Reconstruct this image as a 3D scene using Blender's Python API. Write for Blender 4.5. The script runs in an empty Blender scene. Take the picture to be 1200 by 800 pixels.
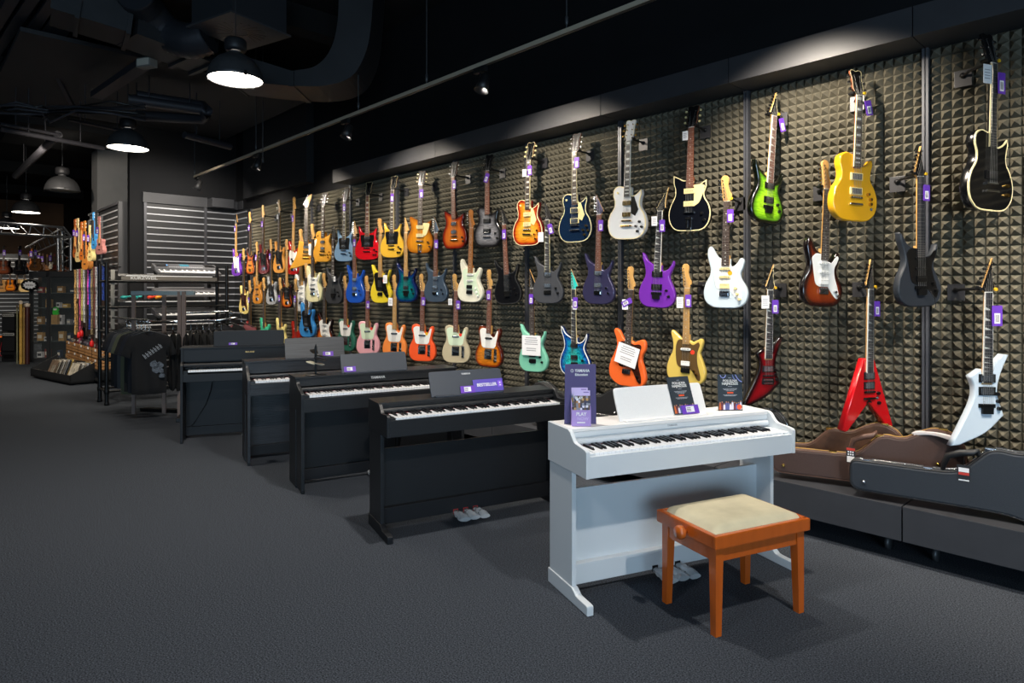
import bpy, bmesh, math, random
from mathutils import Vector, Matrix
from mathutils.geometry import delaunay_2d_cdt
random.seed(7)
PI = math.pi
S = bpy.context.scene
COL = S.collection

# ------------------------------------------------------------------ camera model (24 mm class lens, level, slight rise/fall)
H = 1.55; F = 760.0; CX = 600.0; HY = 344.0
SN, CS = 0.6892, 0.7246          # sine / cosine of the angle between the lens axis and the guitar wall
def at_d(px, py, d):
    xc = (px-CX)/F*d
    return Vector((-CS*d+SN*xc, SN*d+CS*xc, H-(py-HY)/F*d))
def at_y(px, py, Y):
    t = (px-CX)/F
    return at_d(px, py, Y/(SN+CS*t))
def at_x(px, py, X):
    t = (px-CX)/F
    return at_d(px, py, X/(-CS+SN*t))
def at_z(px, py, z):
    return at_d(px, py, (H-z)*F/(py-HY))
def proj(p):
    d = -CS*p[0]+SN*p[1]; xc = SN*p[0]+CS*p[1]
    return (CX+F*xc/d, HY+(H-p[2])*F/d)

# ------------------------------------------------------------------ colours and materials
def lin(c):
    return c/12.92 if c <= 0.04045 else ((c+0.055)/1.055)**2.4
def hx(h, k=1.0):
    h = h.lstrip('#')
    return tuple(min(1, lin(int(h[i:i+2], 16)/255)*k) for i in (0, 2, 4))+(1,)
_M = {}
def mat(name, color, rough=0.5, metal=0.0, coat=0.0, noise=None, bump=None, emit=None, alpha=None, trans=0, ramp=None, spec=None, wood=None, figure=None):
    """noise=(scale, amount) tints the colour; bump=(scale, strength); ramp=[(pos,col)] follows the distance from the rim of a body"""
    if name in _M: return _M[name]
    m = bpy.data.materials.new(name); m.use_nodes = True
    nt = m.node_tree; b = nt.nodes['Principled BSDF']
    if isinstance(color, str): color = hx(color)
    b.inputs['Base Color'].default_value = color
    b.inputs['Roughness'].default_value = rough
    b.inputs['Metallic'].default_value = metal
    b.inputs['Coat Weight'].default_value = coat
    b.inputs['Coat Roughness'].default_value = 0.12
    if spec is not None: b.inputs['Specular IOR Level'].default_value = spec
    src = None
    tc = nt.nodes.new('ShaderNodeTexCoord')
    if ramp:
        at = nt.nodes.new('ShaderNodeAttribute'); at.attribute_name = 'rim'
        r = nt.nodes.new('ShaderNodeValToRGB')
        el = r.color_ramp.elements
        while len(el) > 1: el.remove(el[-1])
        el[0].position = ramp[0][0]; el[0].color = hx(ramp[0][1])
        for p, c in ramp[1:]:
            e = el.new(p); e.color = hx(c)
        nt.links.new(at.outputs['Fac'], r.inputs['Fac']); src = r.outputs['Color']
    if wood or figure or noise:
        mp = nt.nodes.new('ShaderNodeMapping'); nt.links.new(tc.outputs['Object'], mp.inputs['Vector'])
        n = nt.nodes.new('ShaderNodeTexNoise')
        if wood: mp.inputs['Scale'].default_value = wood[0]; amt = wood[1]; n.inputs['Scale'].default_value = 1.0; n.inputs['Detail'].default_value = 5
        elif figure: mp.inputs['Scale'].default_value = figure[0]; amt = figure[1]; n.inputs['Scale'].default_value = 1.0; n.inputs['Detail'].default_value = 3; n.inputs['Distortion'].default_value = 1.2
        else: amt = noise[1]; n.inputs['Scale'].default_value = noise[0]; n.inputs['Detail'].default_value = 4
        nt.links.new(mp.outputs['Vector'], n.inputs['Vector'])
        mr = nt.nodes.new('ShaderNodeMapRange')
        mr.inputs['From Min'].default_value = 0.3; mr.inputs['From Max'].default_value = 0.7
        mr.inputs['To Min'].default_value = 1-amt; mr.inputs['To Max'].default_value = 1+amt*0.6
        nt.links.new(n.outputs['Fac'], mr.inputs['Value'])
        mx = nt.nodes.new('ShaderNodeVectorMath'); mx.operation = 'SCALE'
        if src is None: mx.inputs[0].default_value = color[:3]
        else: nt.links.new(src, mx.inputs[0])
        nt.links.new(mr.outputs['Result'], mx.inputs['Scale']); src = mx.outputs['Vector']
    if src is not None: nt.links.new(src, b.inputs['Base Color'])
    if bump:
        n2 = nt.nodes.new('ShaderNodeTexNoise'); n2.inputs['Scale'].default_value = bump[0]; n2.inputs['Detail'].default_value = 3
        if len(bump) > 2:
            m2 = nt.nodes.new('ShaderNodeMapping'); m2.inputs['Scale'].default_value = bump[2]
            nt.links.new(tc.outputs['Object'], m2.inputs['Vector']); nt.links.new(m2.outputs['Vector'], n2.inputs['Vector'])
        else: nt.links.new(tc.outputs['Object'], n2.inputs['Vector'])
        bp = nt.nodes.new('ShaderNodeBump'); bp.inputs['Strength'].default_value = bump[1]; bp.inputs['Distance'].default_value = 0.004
        nt.links.new(n2.outputs['Fac'], bp.inputs['Height']); nt.links.new(bp.outputs['Normal'], b.inputs['Normal'])
    if emit:
        b.inputs['Emission Color'].default_value = emit[0]; b.inputs['Emission Strength'].default_value = emit[1]
    if alpha is not None: b.inputs['Alpha'].default_value = alpha
    if trans: b.inputs['Transmission Weight'].default_value = trans
    _M[name] = m
    return m

# ------------------------------------------------------------------ mesh builder
class MB:
    def __init__(s): s.v = []; s.f = []; s.m = []; s.sm = []; s.rim = None
    def add(s, vs, fs, mi=0, smooth=False):
        o = len(s.v); s.v += [tuple(v) for v in vs]
        for f in fs: s.f.append(tuple(i+o for i in f)); s.m.append(mi); s.sm.append(smooth)
        return s
    def box(s, x0, y0, z0, x1, y1, z1, mi=0, M=None, ch=0.0):
        if ch > 0:
            c = min(ch, (x1-x0)*.45, (y1-y0)*.45, (z1-z0)*.45)
            vs = []; bm = bmesh.new()
            r = bmesh.ops.create_cube(bm, size=1.0)
            for v in bm.verts: v.co = Vector((x0+(v.co.x+.5)*(x1-x0), y0+(v.co.y+.5)*(y1-y0), z0+(v.co.z+.5)*(z1-z0)))
            bmesh.ops.bevel(bm, geom=bm.edges[:], offset=c, segments=2, profile=0.7, affect='EDGES')
            bm.verts.index_update()
            vs = [v.co.copy() for v in bm.verts]; fs = [[v.index for v in f.verts] for f in bm.faces]; bm.free()
            if M: vs = [M @ v for v in vs]
            return s.add(vs, fs, mi)
        vs = [Vector(p) for p in ((x0,y0,z0),(x1,y0,z0),(x1,y1,z0),(x0,y1,z0),(x0,y0,z1),(x1,y0,z1),(x1,y1,z1),(x0,y1,z1))]
        if M: vs = [M @ v for v in vs]
        return s.add(vs, [(0,3,2,1),(4,5,6,7),(0,1,5,4),(1,2,6,5),(2,3,7,6),(3,0,4,7)], mi)
    def tube(s, pts, r, n=8, mi=0, caps=True, smooth=True, r2=None):
        pts = [Vector(p) for p in pts]; N = len(pts); rings = []
        up = None
        for i, p in enumerate(pts):
            t = (pts[min(i+1, N-1)]-pts[max(i-1, 0)]).normalized()
            if up is None:
                up = Vector((0,0,1)) if abs(t.z) < .9 else Vector((1,0,0))
            a = (up-t*up.dot(t))
            if a.length < 1e-5: a = t.orthogonal()
            a.normalize(); b = t.cross(a); up = a
            rr = r if r2 is None else r+(r2-r)*i/(N-1)
            if isinstance(r, (list, tuple)): rr = r[i]
            rings.append([p+(a*math.cos(2*PI*k/n)+b*math.sin(2*PI*k/n))*rr for k in range(n)])
        vs = [v for g in rings for v in g]
        fs = [(i*n+k, i*n+(k+1) % n, (i+1)*n+(k+1) % n, (i+1)*n+k) for i in range(N-1) for k in range(n)]
        s.add(vs, fs, mi, smooth)
        if caps: s.add(rings[0], [tuple(reversed(range(n)))], mi); s.add(rings[-1], [tuple(range(n))], mi)
        return s
    def bar(s, p, q, w, h, mi=0):
        p, q = Vector(p), Vector(q); t = (q-p); L = t.length; t.normalize()
        a = Vector((0,0,1)) if abs(t.z) < .95 else Vector((0,1,0))
        b = t.cross(a).normalized(); a = b.cross(t)
        M = Matrix((( t.x, b.x, a.x, p.x), (t.y, b.y, a.y, p.y), (t.z, b.z, a.z, p.z), (0,0,0,1)))
        return s.box(0, -w/2, -h/2, L, w/2, h/2, mi, M)
    def lathe(s, prof, n=24, mi=0, c=(0,0,0), axis='z', smooth=True):
        vs = []
        for r, h in prof:
            for k in range(n):
                a = 2*PI*k/n; x, y = r*math.cos(a), r*math.sin(a)
                vs.append({'z': (x, y, h), 'y': (x, h, y), 'x': (h, x, y)}[axis])
        vs = [Vector(v)+Vector(c) for v in vs]; N = len(prof)
        fs = [(i*n+k, i*n+(k+1) % n, (i+1)*n+(k+1) % n, (i+1)*n+k) for i in range(N-1) for k in range(n)]
        if axis == 'y': fs = [tuple(reversed(f)) for f in fs]
        s.add(vs, fs, mi, smooth)
        return s
    def disc(s, r0, r1, h0, h1, n=16, mi=0, c=(0,0,0), axis='z'):
        return s.lathe([(0.0001, h0), (r0, h0), (r1, h1), (0.0001, h1)], n, mi, c, axis, False)
    def prism(s, out, t0, t1, axis='y', mi=0, bev=0.0, M=None, mf=None):
        """outline in the plane across the axis, extruded t0..t1; concave outlines are fine"""
        area = sum(out[i][0]*out[(i+1) % len(out)][1]-out[(i+1) % len(out)][0]*out[i][1] for i in range(len(out)))
        if area < 0: out = out[::-1]
        n = len(out)
        def place(u, v, t):
            return {'y': Vector((u, t, v)), 'x': Vector((t, u, v)), 'z': Vector((u, v, t))}[axis]
        rings = []
        if bev > 0:
            for t, ins in ((t0, bev), (t0+bev*.3, bev*.3), (t0+bev, 0), (t1-bev, 0), (t1-bev*.3, bev*.3), (t1, bev)):
                rings.append([place(u, v, t) for u, v in inset(out, ins)])
        else:
            rings = [[place(u, v, t) for u, v in out] for t in (t0, t1)]
        if M: rings = [[M @ v for v in r] for r in rings]
        for a, b in zip(rings[:-1], rings[1:]):
            for k in range(n):
                s.add([a[k], a[(k+1) % n], b[(k+1) % n], b[k]], [(0, 1, 2, 3)], mi)
        for r, ins in ((rings[0], bev), (rings[-1], bev)):
            o2 = [Vector(p) for p in inset(out, ins)]
            res = delaunay_2d_cdt(o2, [(i, (i+1) % n) for i in range(n)], [], 1, 1e-6)
            cen = res[0]
            # map 2d result verts back
            t = t0 if r is rings[0] else t1
            vs = [place(p.x, p.y, t) for p in cen]
            if M: vs = [M @ v for v in vs]
            s.add(vs, [tuple(f) for f in res[2]], mi if mf is None or r is not rings[0] else mf)
        return s
    def build(s, name, mats, parent=None, loc=None, rz=0.0, weld=False, autosm=False):
        me = bpy.data.meshes.new(name)
        me.from_pydata(s.v, [], s.f)
        if not isinstance(mats, (list, tuple)): mats = [mats]
        for m in mats: me.materials.append(m)
        for p, mi, sm in zip(me.polygons, s.m, s.sm):
            p.material_index = min(mi, len(mats)-1); p.use_smooth = sm
        if weld:
            bm = bmesh.new(); bm.from_mesh(me)
            bmesh.ops.remove_doubles(bm, verts=bm.verts, dist=1e-5)
            bmesh.ops.recalc_face_normals(bm, faces=bm.faces)
            bm.to_mesh(me); bm.free()
        if s.rim:
            a = me.attributes.new('rim', 'FLOAT', 'POINT')
            a.data.foreach_set('value', s.rim)
        me.validate()
        o = bpy.data.objects.new(name, me); COL.objects.link(o)
        if parent: o.parent = parent
        if loc is not None: o.location = loc
        if rz: o.rotation_euler = (0, 0, rz)
        return o
def inset(out, d):
    if d <= 0: return [tuple(p[:2]) for p in out]
    n = len(out); r = []
    for i in range(n):
        p0 = Vector(out[i-1][:2]); p1 = Vector(out[i][:2]); p2 = Vector(out[(i+1) % n][:2])
        a = (p1-p0); b = (p2-p1)
        if a.length < 1e-7: a = b
        if b.length < 1e-7: b = a
        a.normalize(); b.normalize()
        na = Vector((-a.y, a.x)); nb = Vector((-b.y, b.x)); m = na+nb
        if m.length < 1e-4: m = na
        m.normalize(); k = 1/max(.6, m.dot(na))
        q = p1+m*d*k
        r.append((q.x, q.y))
    return r
def spline(ctrl, seg=6):
    """closed Catmull-Rom; a control point with a third value is a sharp corner"""
    n = len(ctrl); out = []
    for i in range(n):
        p0, p1, p2, p3 = ctrl[i-1], ctrl[i], ctrl[(i+1) % n], ctrl[(i+2) % n]
        s1 = len(p1) > 2; s2 = len(p2) > 2
        a = Vector(p1[:2]); b = Vector(p2[:2])
        if s1 and s2: out.append(tuple(a)); continue
        m1 = (b-a) if s1 else (b-Vector(p0[:2]))*.5
        m2 = (b-a) if s2 else (Vector(p3[:2])-a)*.5
        L = (b-a).length
        if m1.length > 1.3*L: m1 = m1.normalized()*1.3*L
        if m2.length > 1.3*L: m2 = m2.normalized()*1.3*L
        for k in range(seg):
            t = k/seg
            q = a*(2*t**3-3*t**2+1)+m1*(t**3-2*t**2+t)+b*(-2*t**3+3*t**2)+m2*(t**3-t**2)
            out.append((q.x, q.y))
    r = [out[0]]
    for p in out[1:]:
        if math.hypot(p[0]-r[-1][0], p[1]-r[-1][1]) > 8e-4: r.append(p)
    if math.hypot(r[0][0]-r[-1][0], r[0][1]-r[-1][1]) < 8e-4: r.pop()
    area = sum(r[i][0]*r[(i+1) % len(r)][1]-r[(i+1) % len(r)][0]*r[i][1] for i in range(len(r)))
    return r if area > 0 else r[::-1]

def thing(name, label, cat, loc=(0,0,0), rz=0.0, group=None, scale=None, rot=None):
    o = bpy.data.objects.new(name, None); COL.objects.link(o)
    o.empty_display_size = 0.1
    o.location = loc; o.rotation_euler = rot if rot else (0, 0, rz)
    if scale: o.scale = (scale,)*3
    o['label'] = label; o['category'] = cat
    if group: o['group'] = group
    return o
def tag(o, label, cat, group=None, kind=None):
    o['label'] = label; o['category'] = cat
    if group: o['group'] = group
    if kind: o['kind'] = kind
    return o
def struct(o, label=None):
    o['kind'] = 'structure'
    if label: o['label'] = label
    return o
def text(name, body, size, m, parent, loc, rot=(PI/2,0,0), align='CENTER', ext=0.0004, sx=1.0):
    c = bpy.data.curves.new(name, 'FONT'); c.body = body; c.size = size; c.align_x = align; c.align_y = 'CENTER'; c.extrude = ext
    c.resolution_u = 3; c.offset = size*.022
    c.materials.append(m)
    f = bpy.data.objects.new('lettering_source', c); COL.objects.link(f)
    dg = bpy.context.evaluated_depsgraph_get(); me = bpy.data.meshes.new_from_object(f.evaluated_get(dg), depsgraph=dg)
    bpy.data.objects.remove(f)
    me.materials.clear(); me.materials.append(m)
    o = bpy.data.objects.new(name, me); COL.objects.link(o); o.parent = parent; o.location = loc; o.rotation_euler = rot; o.scale = (sx, 1, 1)
    return o
def dup(root, loc, rz=0.0, label=None):
    r = root.copy(); COL.objects.link(r); r.location = loc; r.rotation_euler = (0, 0, rz)
    if label: r['label'] = label
    for ch in list(root.children):
        c = ch.copy(); COL.objects.link(c); c.parent = r
        for g in list(ch.children):
            d = g.copy(); COL.objects.link(d); d.parent = c
    return r

# ------------------------------------------------------------------ camera
cam = bpy.data.cameras.new('camera'); co = bpy.data.objects.new('camera', cam); COL.objects.link(co)
cam.sensor_width = 36; cam.lens = F/1200*36
cam.shift_y = -(400-HY)/1200
cam.clip_end = 100
co.location = (0, 0, H)
co.rotation_euler = (PI/2, 0, math.atan2(CS, SN))
S.camera = co
S.view_settings.view_transform = 'Standard'; S.view_settings.look = 'None'; S.view_settings.gamma = 1
S.view_settings.exposure = 0.18
try: S.view_settings.use_curve_mapping = False
except Exception: pass
S.cycles.use_denoising = True
S.cycles.max_bounces = 6

# ------------------------------------------------------------------ shared materials
CHROME = mat('chrome', '#c8ccd0', .18, 1)
STEEL = mat('brushed_steel', '#9a9c9e', .35, 1)
GOLDM = mat('gold_hardware', '#d8b060', .25, 1)
BLACKP = mat('black_plastic', '#0c0c0d', .35)
BLACKM = mat('black_metal', '#101112', .4, .3)
SATINB = mat('satin_black', '#17181a', .5)
GREYM = mat('grey_metal', '#4a4c4f', .45, .6)
WHITEP = mat('white_plastic', '#e6e6e2', .35)
PAPER = mat('white_paper', '#e8e8ea', .7)
PURPLE = mat('purple_card', '#6a3cb4', .45)
INK = mat('dark_ink', '#303034', .7)
# ================================================================== the shop itself
WY = 4.70                      # guitar wall plane
MOD = 1.175                    # wall module
X0 = -1.153                    # one of the rails between foam panels
CARPET = mat('dark_carpet', '#42474f', .95, noise=(150, .9), bump=(420, .6), spec=.1)
BLACKW = mat('black_paint', '#0f1013', .75, noise=(3, .15), spec=.25)
DARKC = mat('dark_ceiling', '#181818', .85, noise=(2, .2), spec=.2)
FOAM = mat('acoustic_foam', '#5d594d', .9, noise=(60, .12), spec=.15)
FASC = mat('graphite_laminate', '#323337', .5, noise=(5, .12))
GREYW = mat('grey_plaster', '#545557', .8, noise=(6, .08))
DUCT = mat('dark_duct', '#2c2d30', .5, .3, noise=(4, .2))

struct(MB().box(-30, -9, -.1, 6, 6, 0).build('floor', CARPET))
struct(MB().box(-30, -9, 5.0, 6, 6, 5.1).build('ceiling', DARKC))
struct(MB().box(-30, WY, 0, 6, WY+.15, 5.0).build('wall_right', BLACKW))
struct(MB().box(-30.2, -9, 0, -30, 6, 5.0).build('wall_far', mat('far_wall_warm_light', '#4a3626', .85, noise=(1.2, .4))))  # brown tone stands in for warm light on the far wall
struct(MB().box(5.9, -9, 0, 6.05, 6, 5.0).build('wall_front', BLACKW))
struct(MB().box(-30, -9.15, 0, 6, -9, 5.0).build('wall_left', BLACKW))
XB = -12.55
YWB = at_x(152, 300, XB).y
struct(MB().box(XB-.15, YWB, 0, XB, WY, 5.0).build('wall_back', BLACKW))
# slight step in the upper wall above the far end of the foam
struct(MB().box(-11.9, WY-.12, 3.27, -9.4, WY, 5.0).build('wall_upper_step', mat('black_paint_lighter', '#16171a', .7)))  # slightly lighter black than the main wall

# pyramid foam: one bay between rails per panel
def foam_panel(x0, x1, z0, z1, p=.0563):
    mb = MB(); nx = max(1, round((x1-x0)/p)); nz = round((z1-z0)/p); dx = (x1-x0)/nx; dz = (z1-z0)/nz
    vs = []; fs = []
    yb = WY-.012; yt = WY-.058
    for i in range(nx+1):
        for k in range(nz+1): vs.append((x0+i*dx, yb, z0+k*dz))
    o = len(vs)
    for i in range(nx):
        for k in range(nz): vs.append((x0+(i+.5)*dx, yt, z0+(k+.5)*dz))
    for i in range(nx):
        for k in range(nz):
            a = i*(nz+1)+k; b = a+nz+1; c = o+i*nz+k
            fs += [(a, b, c), (b, b+1, c), (b+1, a+1, c), (a+1, a, c)]
    mb.add(vs, fs)
    return mb
k = 0
xs = [X0+2*MOD - j*MOD for j in range(0, 12)]
for j in range(len(xs)-1):
    a, b = xs[j+1]+.018, xs[j]-.018
    if a < -11.9: a = -11.9
    if b <= a: continue
    k += 1
    struct(foam_panel(a, b, .02, 3.075).build('wall_foam_%d' % k, FOAM), 'bay of dark pyramid foam between two rails')
RAIL = mat('dark_rail', '#46484e', .4, .2)
for j, x in enumerate(xs):
    if x < -11.9: continue
    struct(MB().box(x-.018, WY-.056, 0, x-.003, WY, 3.08).box(x+.003, WY-.056, 0, x+.018, WY, 3.08).build('trim_%d' % (j+1), RAIL))
# soffit above the guitars, in lengths
for j in range(8):
    b = xs[j]; a = max(xs[j+1], -9.45)
    if a >= b: continue
    struct(MB().box(a+.003, 4.38, 3.078, b-.003, WY, 3.257, ch=.002).build('trim_%d' % (20+j), FASC), 'graphite soffit length above the guitar wall')

# slatted back wall, its header and the short return on the guitar wall
SLATB = mat('slat_board', '#1b1c1f', .45)
SLATR = mat('slat_rail', '#b0b2b8', .35, .35)
SFR = mat('slat_frame', '#4a4b50', .4, .4)
def slat_wall(name, y0, y1, z1=3.14, posts=()):
    mb = MB().box(XB, y0, 0, XB+.02, y1, 3.3)
    z = .25
    while z < z1:
        mb.box(XB+.02, y0, z, XB+.032, y1, z+.020, 1).box(XB+.018, y0, z+.012, XB+.0215, y1, z+.05, 1 if False else 0)
        z += .1165
    for p in posts: mb.box(XB+.02, p-.022, 0, XB+.05, p+.022, z1+.02, 2)
    return struct(mb.build(name, [SLATB, SLATR, SFR]))
yA = at_x(168, 240, XB).y; yM = at_x(240, 240, XB).y; yC = at_x(277, 250, XB).y
slat_wall('wall_slatted', yA, WY-.01, posts=(yA+.02, yM))
mb = MB().box(XB, yA-.02, 3.13, XB+.06, yM+.03, 3.31, ch=.004)
mb.box(XB, yM+.03, 3.13, XB+.30, yM+.42, 3.29, ch=.004).box(XB, yM+.42, 3.13, XB+.12, yM+.9, 3.28, ch=.004).box(XB, yM+.9, 3.13, XB+.34, WY-.02, 3.28, ch=.004)
struct(mb.build('trim_40', FASC), 'stepped graphite header over the slatted wall')
mb = MB().box(XB+.02, WY-.04, 0, -11.92, WY-.01, 3.1)
z = .25
while z < 3.08:
    mb.box(XB+.02, WY-.052, z, -11.92, WY-.04, z+.018, 1); z += .1165
struct(mb.build('wall_slatted_return', [SLATB, SLATR]))
# grey column
cA = at_d(114, 250, 12.0); cB = at_d(152, 250, 12.0)
struct(MB().box(-15.1, at_x(114, 0, -14.6).y, 0, -14.6, at_x(153, 0, -14.6).y+.05, 4.35).build('column_grey', GREYW), 'plain grey column behind the ukulele panel')
struct(MB().box(-15.2, 1.4, 4.35, -13.2, 4.0, 4.6).build('beam_over_column', BLACKW))

# ------------------------------------------------------------------ display plinths on castors along the wall
PLM = mat('graphite_board', '#34363b', .45, noise=(9, .1))
def plinth(x0, x1, label):
    t = thing('display_plinth', label, 'plinth', ((x0+x1)/2, 4.18, 0), group='graphite display plinths along the foam wall')
    w = (x1-x0)/2-.004
    MB().box(-w, 0, .13, w, .47, .33, ch=.003).build('plinth_box', PLM, t)
    for sx in (-1, 1):
        for y in (.19, .40):
            c = MB(); c.box(sx*(w-.12)-.02, y-.025, .09, sx*(w-.12)+.02, y+.025, .13); c.lathe([(.001, -.012), (.042, -.012), (.045, 0), (.042, .012), (.001, .012)], 14, 0, (sx*(w-.12), y, .045), 'x')
            c.build('caster', GREYM, t)
    return t
pl_lab = ['rightmost graphite plinth, cut by the edge of the photo, under the black guitar case', 'graphite plinth right of the white piano, under the brown guitar cases',
          'graphite plinth behind the white piano', 'graphite plinth seen through the gap under the black piano with the bestseller card',
          'graphite plinth behind the left end of the bestseller piano', 'graphite plinth behind the third black piano from the white one', 'farthest graphite plinth, behind the far pianos']
for j in range(7):
    plinth(xs[j+2]+0, xs[j+1], pl_lab[j]) if j else plinth(xs[2], xs[1], pl_lab[0])
# ================================================================== guitars
GY = 4.46
OUT = {
 'strat': [(0,0),(-.09,.006),(-.145,.045),(-.162,.11),(-.147,.18),(-.119,.235),(-.113,.285),(-.128,.34),(-.138,.395),(-.130,.435),(-.112,.447),(-.092,.42),(-.066,.378),(-.032,.356,1),(.03,.356,1),(.032,.31),(.052,.302),(.080,.325),(.100,.356),(.118,.360),(.130,.335),(.122,.29),(.108,.25),(.114,.21),(.148,.155),(.161,.10),(.143,.04),(.09,.006)],
 'super': [(0,0),(-.09,.006),(-.142,.045),(-.158,.11),(-.142,.18),(-.112,.24),(-.107,.29),(-.121,.345),(-.137,.39),(-.143,.438,1),(-.122,.424),(-.092,.375),(-.032,.338,1),(.03,.338,1),(.034,.300),(.062,.297),(.098,.322),(.128,.376,1),(.132,.345),(.118,.30),(.101,.255),(.108,.22),(.142,.155),(.157,.10),(.14,.04),(.09,.006)],
 'tele': [(0,0),(-.1,.006),(-.15,.048),(-.163,.11),(-.147,.18),(-.117,.24),(-.116,.295),(-.131,.345),(-.124,.39),(-.088,.408),(-.045,.396),(-.03,.386,1),(.028,.386,1),(.029,.335),(.042,.312),(.066,.318),(.085,.36),(.108,.388),(.128,.378),(.133,.335),(.116,.28),(.114,.235),(.146,.175),(.161,.11),(.15,.048),(.1,.006)],
 'lp': [(0,0),(-.1,.008),(-.154,.058),(-.168,.13),(-.15,.20),(-.117,.252),(-.111,.30),(-.126,.352),(-.118,.40),(-.078,.424),(-.03,.414,1),(.03,.410,1),(.031,.358),(.044,.340),(.066,.346),(.090,.360),(.118,.388,1),(.124,.355),(.113,.31),(.114,.256),(.148,.20),(.168,.13),(.154,.058),(.1,.008)],
 'sg': [(0,0),(-.11,.010),(-.158,.055),(-.168,.12),(-.147,.19),(-.113,.245),(-.108,.295),(-.119,.35),(-.118,.405,1),(-.096,.372),(-.074,.336),(-.035,.318,1),(.035,.318,1),(.072,.330),(.094,.358),(.116,.385,1),(.117,.34),(.107,.29),(.113,.245),(.147,.19),(.168,.12),(.158,.055),(.11,.010)],
 'rev': [(0,0),(-.1,.008),(-.15,.056),(-.166,.13),(-.150,.20),(-.120,.262),(-.116,.31),(-.130,.365),(-.133,.425,1),(-.09,.405),(-.05,.385),(-.03,.384,1),(.03,.372,1),(.032,.34),(.07,.345),(.128,.378,1),(.128,.33),(.112,.28),(.122,.24),(.150,.195),(.165,.13),(.15,.056),(.1,.008)],
 'jazz': [(.02,0),(-.07,.002),(-.145,.05),(-.168,.12),(-.155,.19),(-.122,.27),(-.105,.33),(-.118,.39),(-.138,.435),(-.125,.462),(-.09,.445),(-.055,.398),(-.03,.375,1),(.03,.375,1),(.05,.362),(.085,.378),(.125,.392),(.15,.365),(.15,.31),(.128,.262),(.125,.22),(.152,.155),(.17,.08),(.15,.025),(.09,.0)],
 'duo': [(0,0),(-.09,.006),(-.148,.05),(-.160,.12),(-.142,.19),(-.112,.26),(-.112,.33),(-.128,.39),(-.118,.418),(-.085,.395),(-.055,.37),(-.03,.355,1),(.03,.345,1),(.055,.335),(.09,.352),(.12,.362),(.133,.335),(.122,.28),(.112,.24),(.138,.17),(.158,.10),(.142,.035),(.09,.004)],
 'exp': [(-.235,0,1),(-.10,.035),(.02,.075),(.10,.075),(.145,.095),(.158,.135),(.14,.165),(.10,.19),(.095,.25),(.13,.33),(.175,.445,1),(.11,.425),(.06,.38),(.032,.368,1),(-.032,.372,1),(-.10,.40,1),(-.112,.33),(-.12,.25),(-.165,.13)],
 'vee': [(-.045,.44,1),(-.215,.015,1),(-.19,0,1),(-.165,.005,1),(0,.17,1),(.165,.005,1),(.19,0,1),(.215,.015,1),(.045,.44,1)],
 'kelly': [(-.19,0,1),(-.14,.005,1),(.0,.075),(.098,.172,1),(.062,.29),(.075,.39),(.120,.505,1),(.085,.508,1),(.045,.46),(.030,.41,1),(-.035,.425,1),(-.09,.385,1),(-.066,.31),(-.085,.22)],
 'bass': [(0,0),(-.09,.006),(-.15,.045),(-.168,.12),(-.15,.20),(-.118,.27),(-.112,.33),(-.128,.41),(-.138,.475),(-.128,.51),(-.108,.50),(-.075,.43),(-.034,.375,1),(.034,.37,1),(.045,.345),(.08,.37),(.108,.41),(.128,.405),(.132,.36),(.115,.31),(.104,.27),(.122,.22),(.155,.15),(.166,.10),(.146,.04),(.09,.006)],
 'acou': [(0,0),(-.12,.006),(-.185,.06),(-.2,.15),(-.17,.24),(-.13,.30),(-.128,.36),(-.145,.43),(-.12,.485),(-.05,.50),(.05,.50),(.12,.485),(.145,.43),(.128,.36),(.13,.30),(.17,.24),(.2,.15),(.185,.06),(.12,.006)],
}
OUT['acouc'] = [p for p in OUT['acou'][:11]]+[(.05,.455),(.075,.40),(.12,.40),(.15,.42,1),(.128,.36)]+OUT['acou'][14:]
HEAD = {
 'f6': [(-.021,0,1),(-.030,.022),(-.033,.06),(-.044,.150),(-.040,.178),(-.018,.190),(.006,.178),(.012,.150),(.008,.115),(.020,.075),(.034,.048),(.031,.022),(.021,0,1)],
 'b4': [(-.021,0,1),(-.034,.025),(-.038,.06),(-.048,.16),(-.044,.195),(-.020,.212),(.006,.198),(.013,.165),(.010,.12),(.022,.085),(.036,.055),(.033,.025),(.021,0,1)],
 't6': [(-.021,0,1),(-.028,.02),(-.034,.07),(-.042,.16),(-.026,.185),(-.004,.180),(.006,.150),(.004,.10),(.022,.075),(.026,.04),(.021,0,1)],
 '33': [(-.021,0,1),(-.028,.022),(-.038,.048),(-.035,.11),(-.042,.165),(-.022,.176),(0,.168),(.022,.176),(.042,.165),(.035,.11),(.038,.048),(.028,.022),(.021,0,1)],
 'acou': [(-.022,0,1),(-.028,.022),(-.034,.05),(-.037,.17,1),(.037,.17,1),(.034,.05),(.028,.022),(.022,0,1)],
 'jack': [(-.021,0,1),(-.036,.018,1),(.046,.195,1),(.036,.13),(.034,.07),(.040,.03,1),(.021,0,1)],
 'ibz': [(-.021,0,1),(-.032,.04),(-.052,.185,1),(-.018,.13),(.014,.075),(.040,.032,1),(.021,0,1)],
 'hock': [(-.021,0,1),(-.030,.03),(-.012,.10),(.030,.175,1),(.058,.185,1),(.052,.12),(.030,.045),(.021,0,1)],
}
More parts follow.
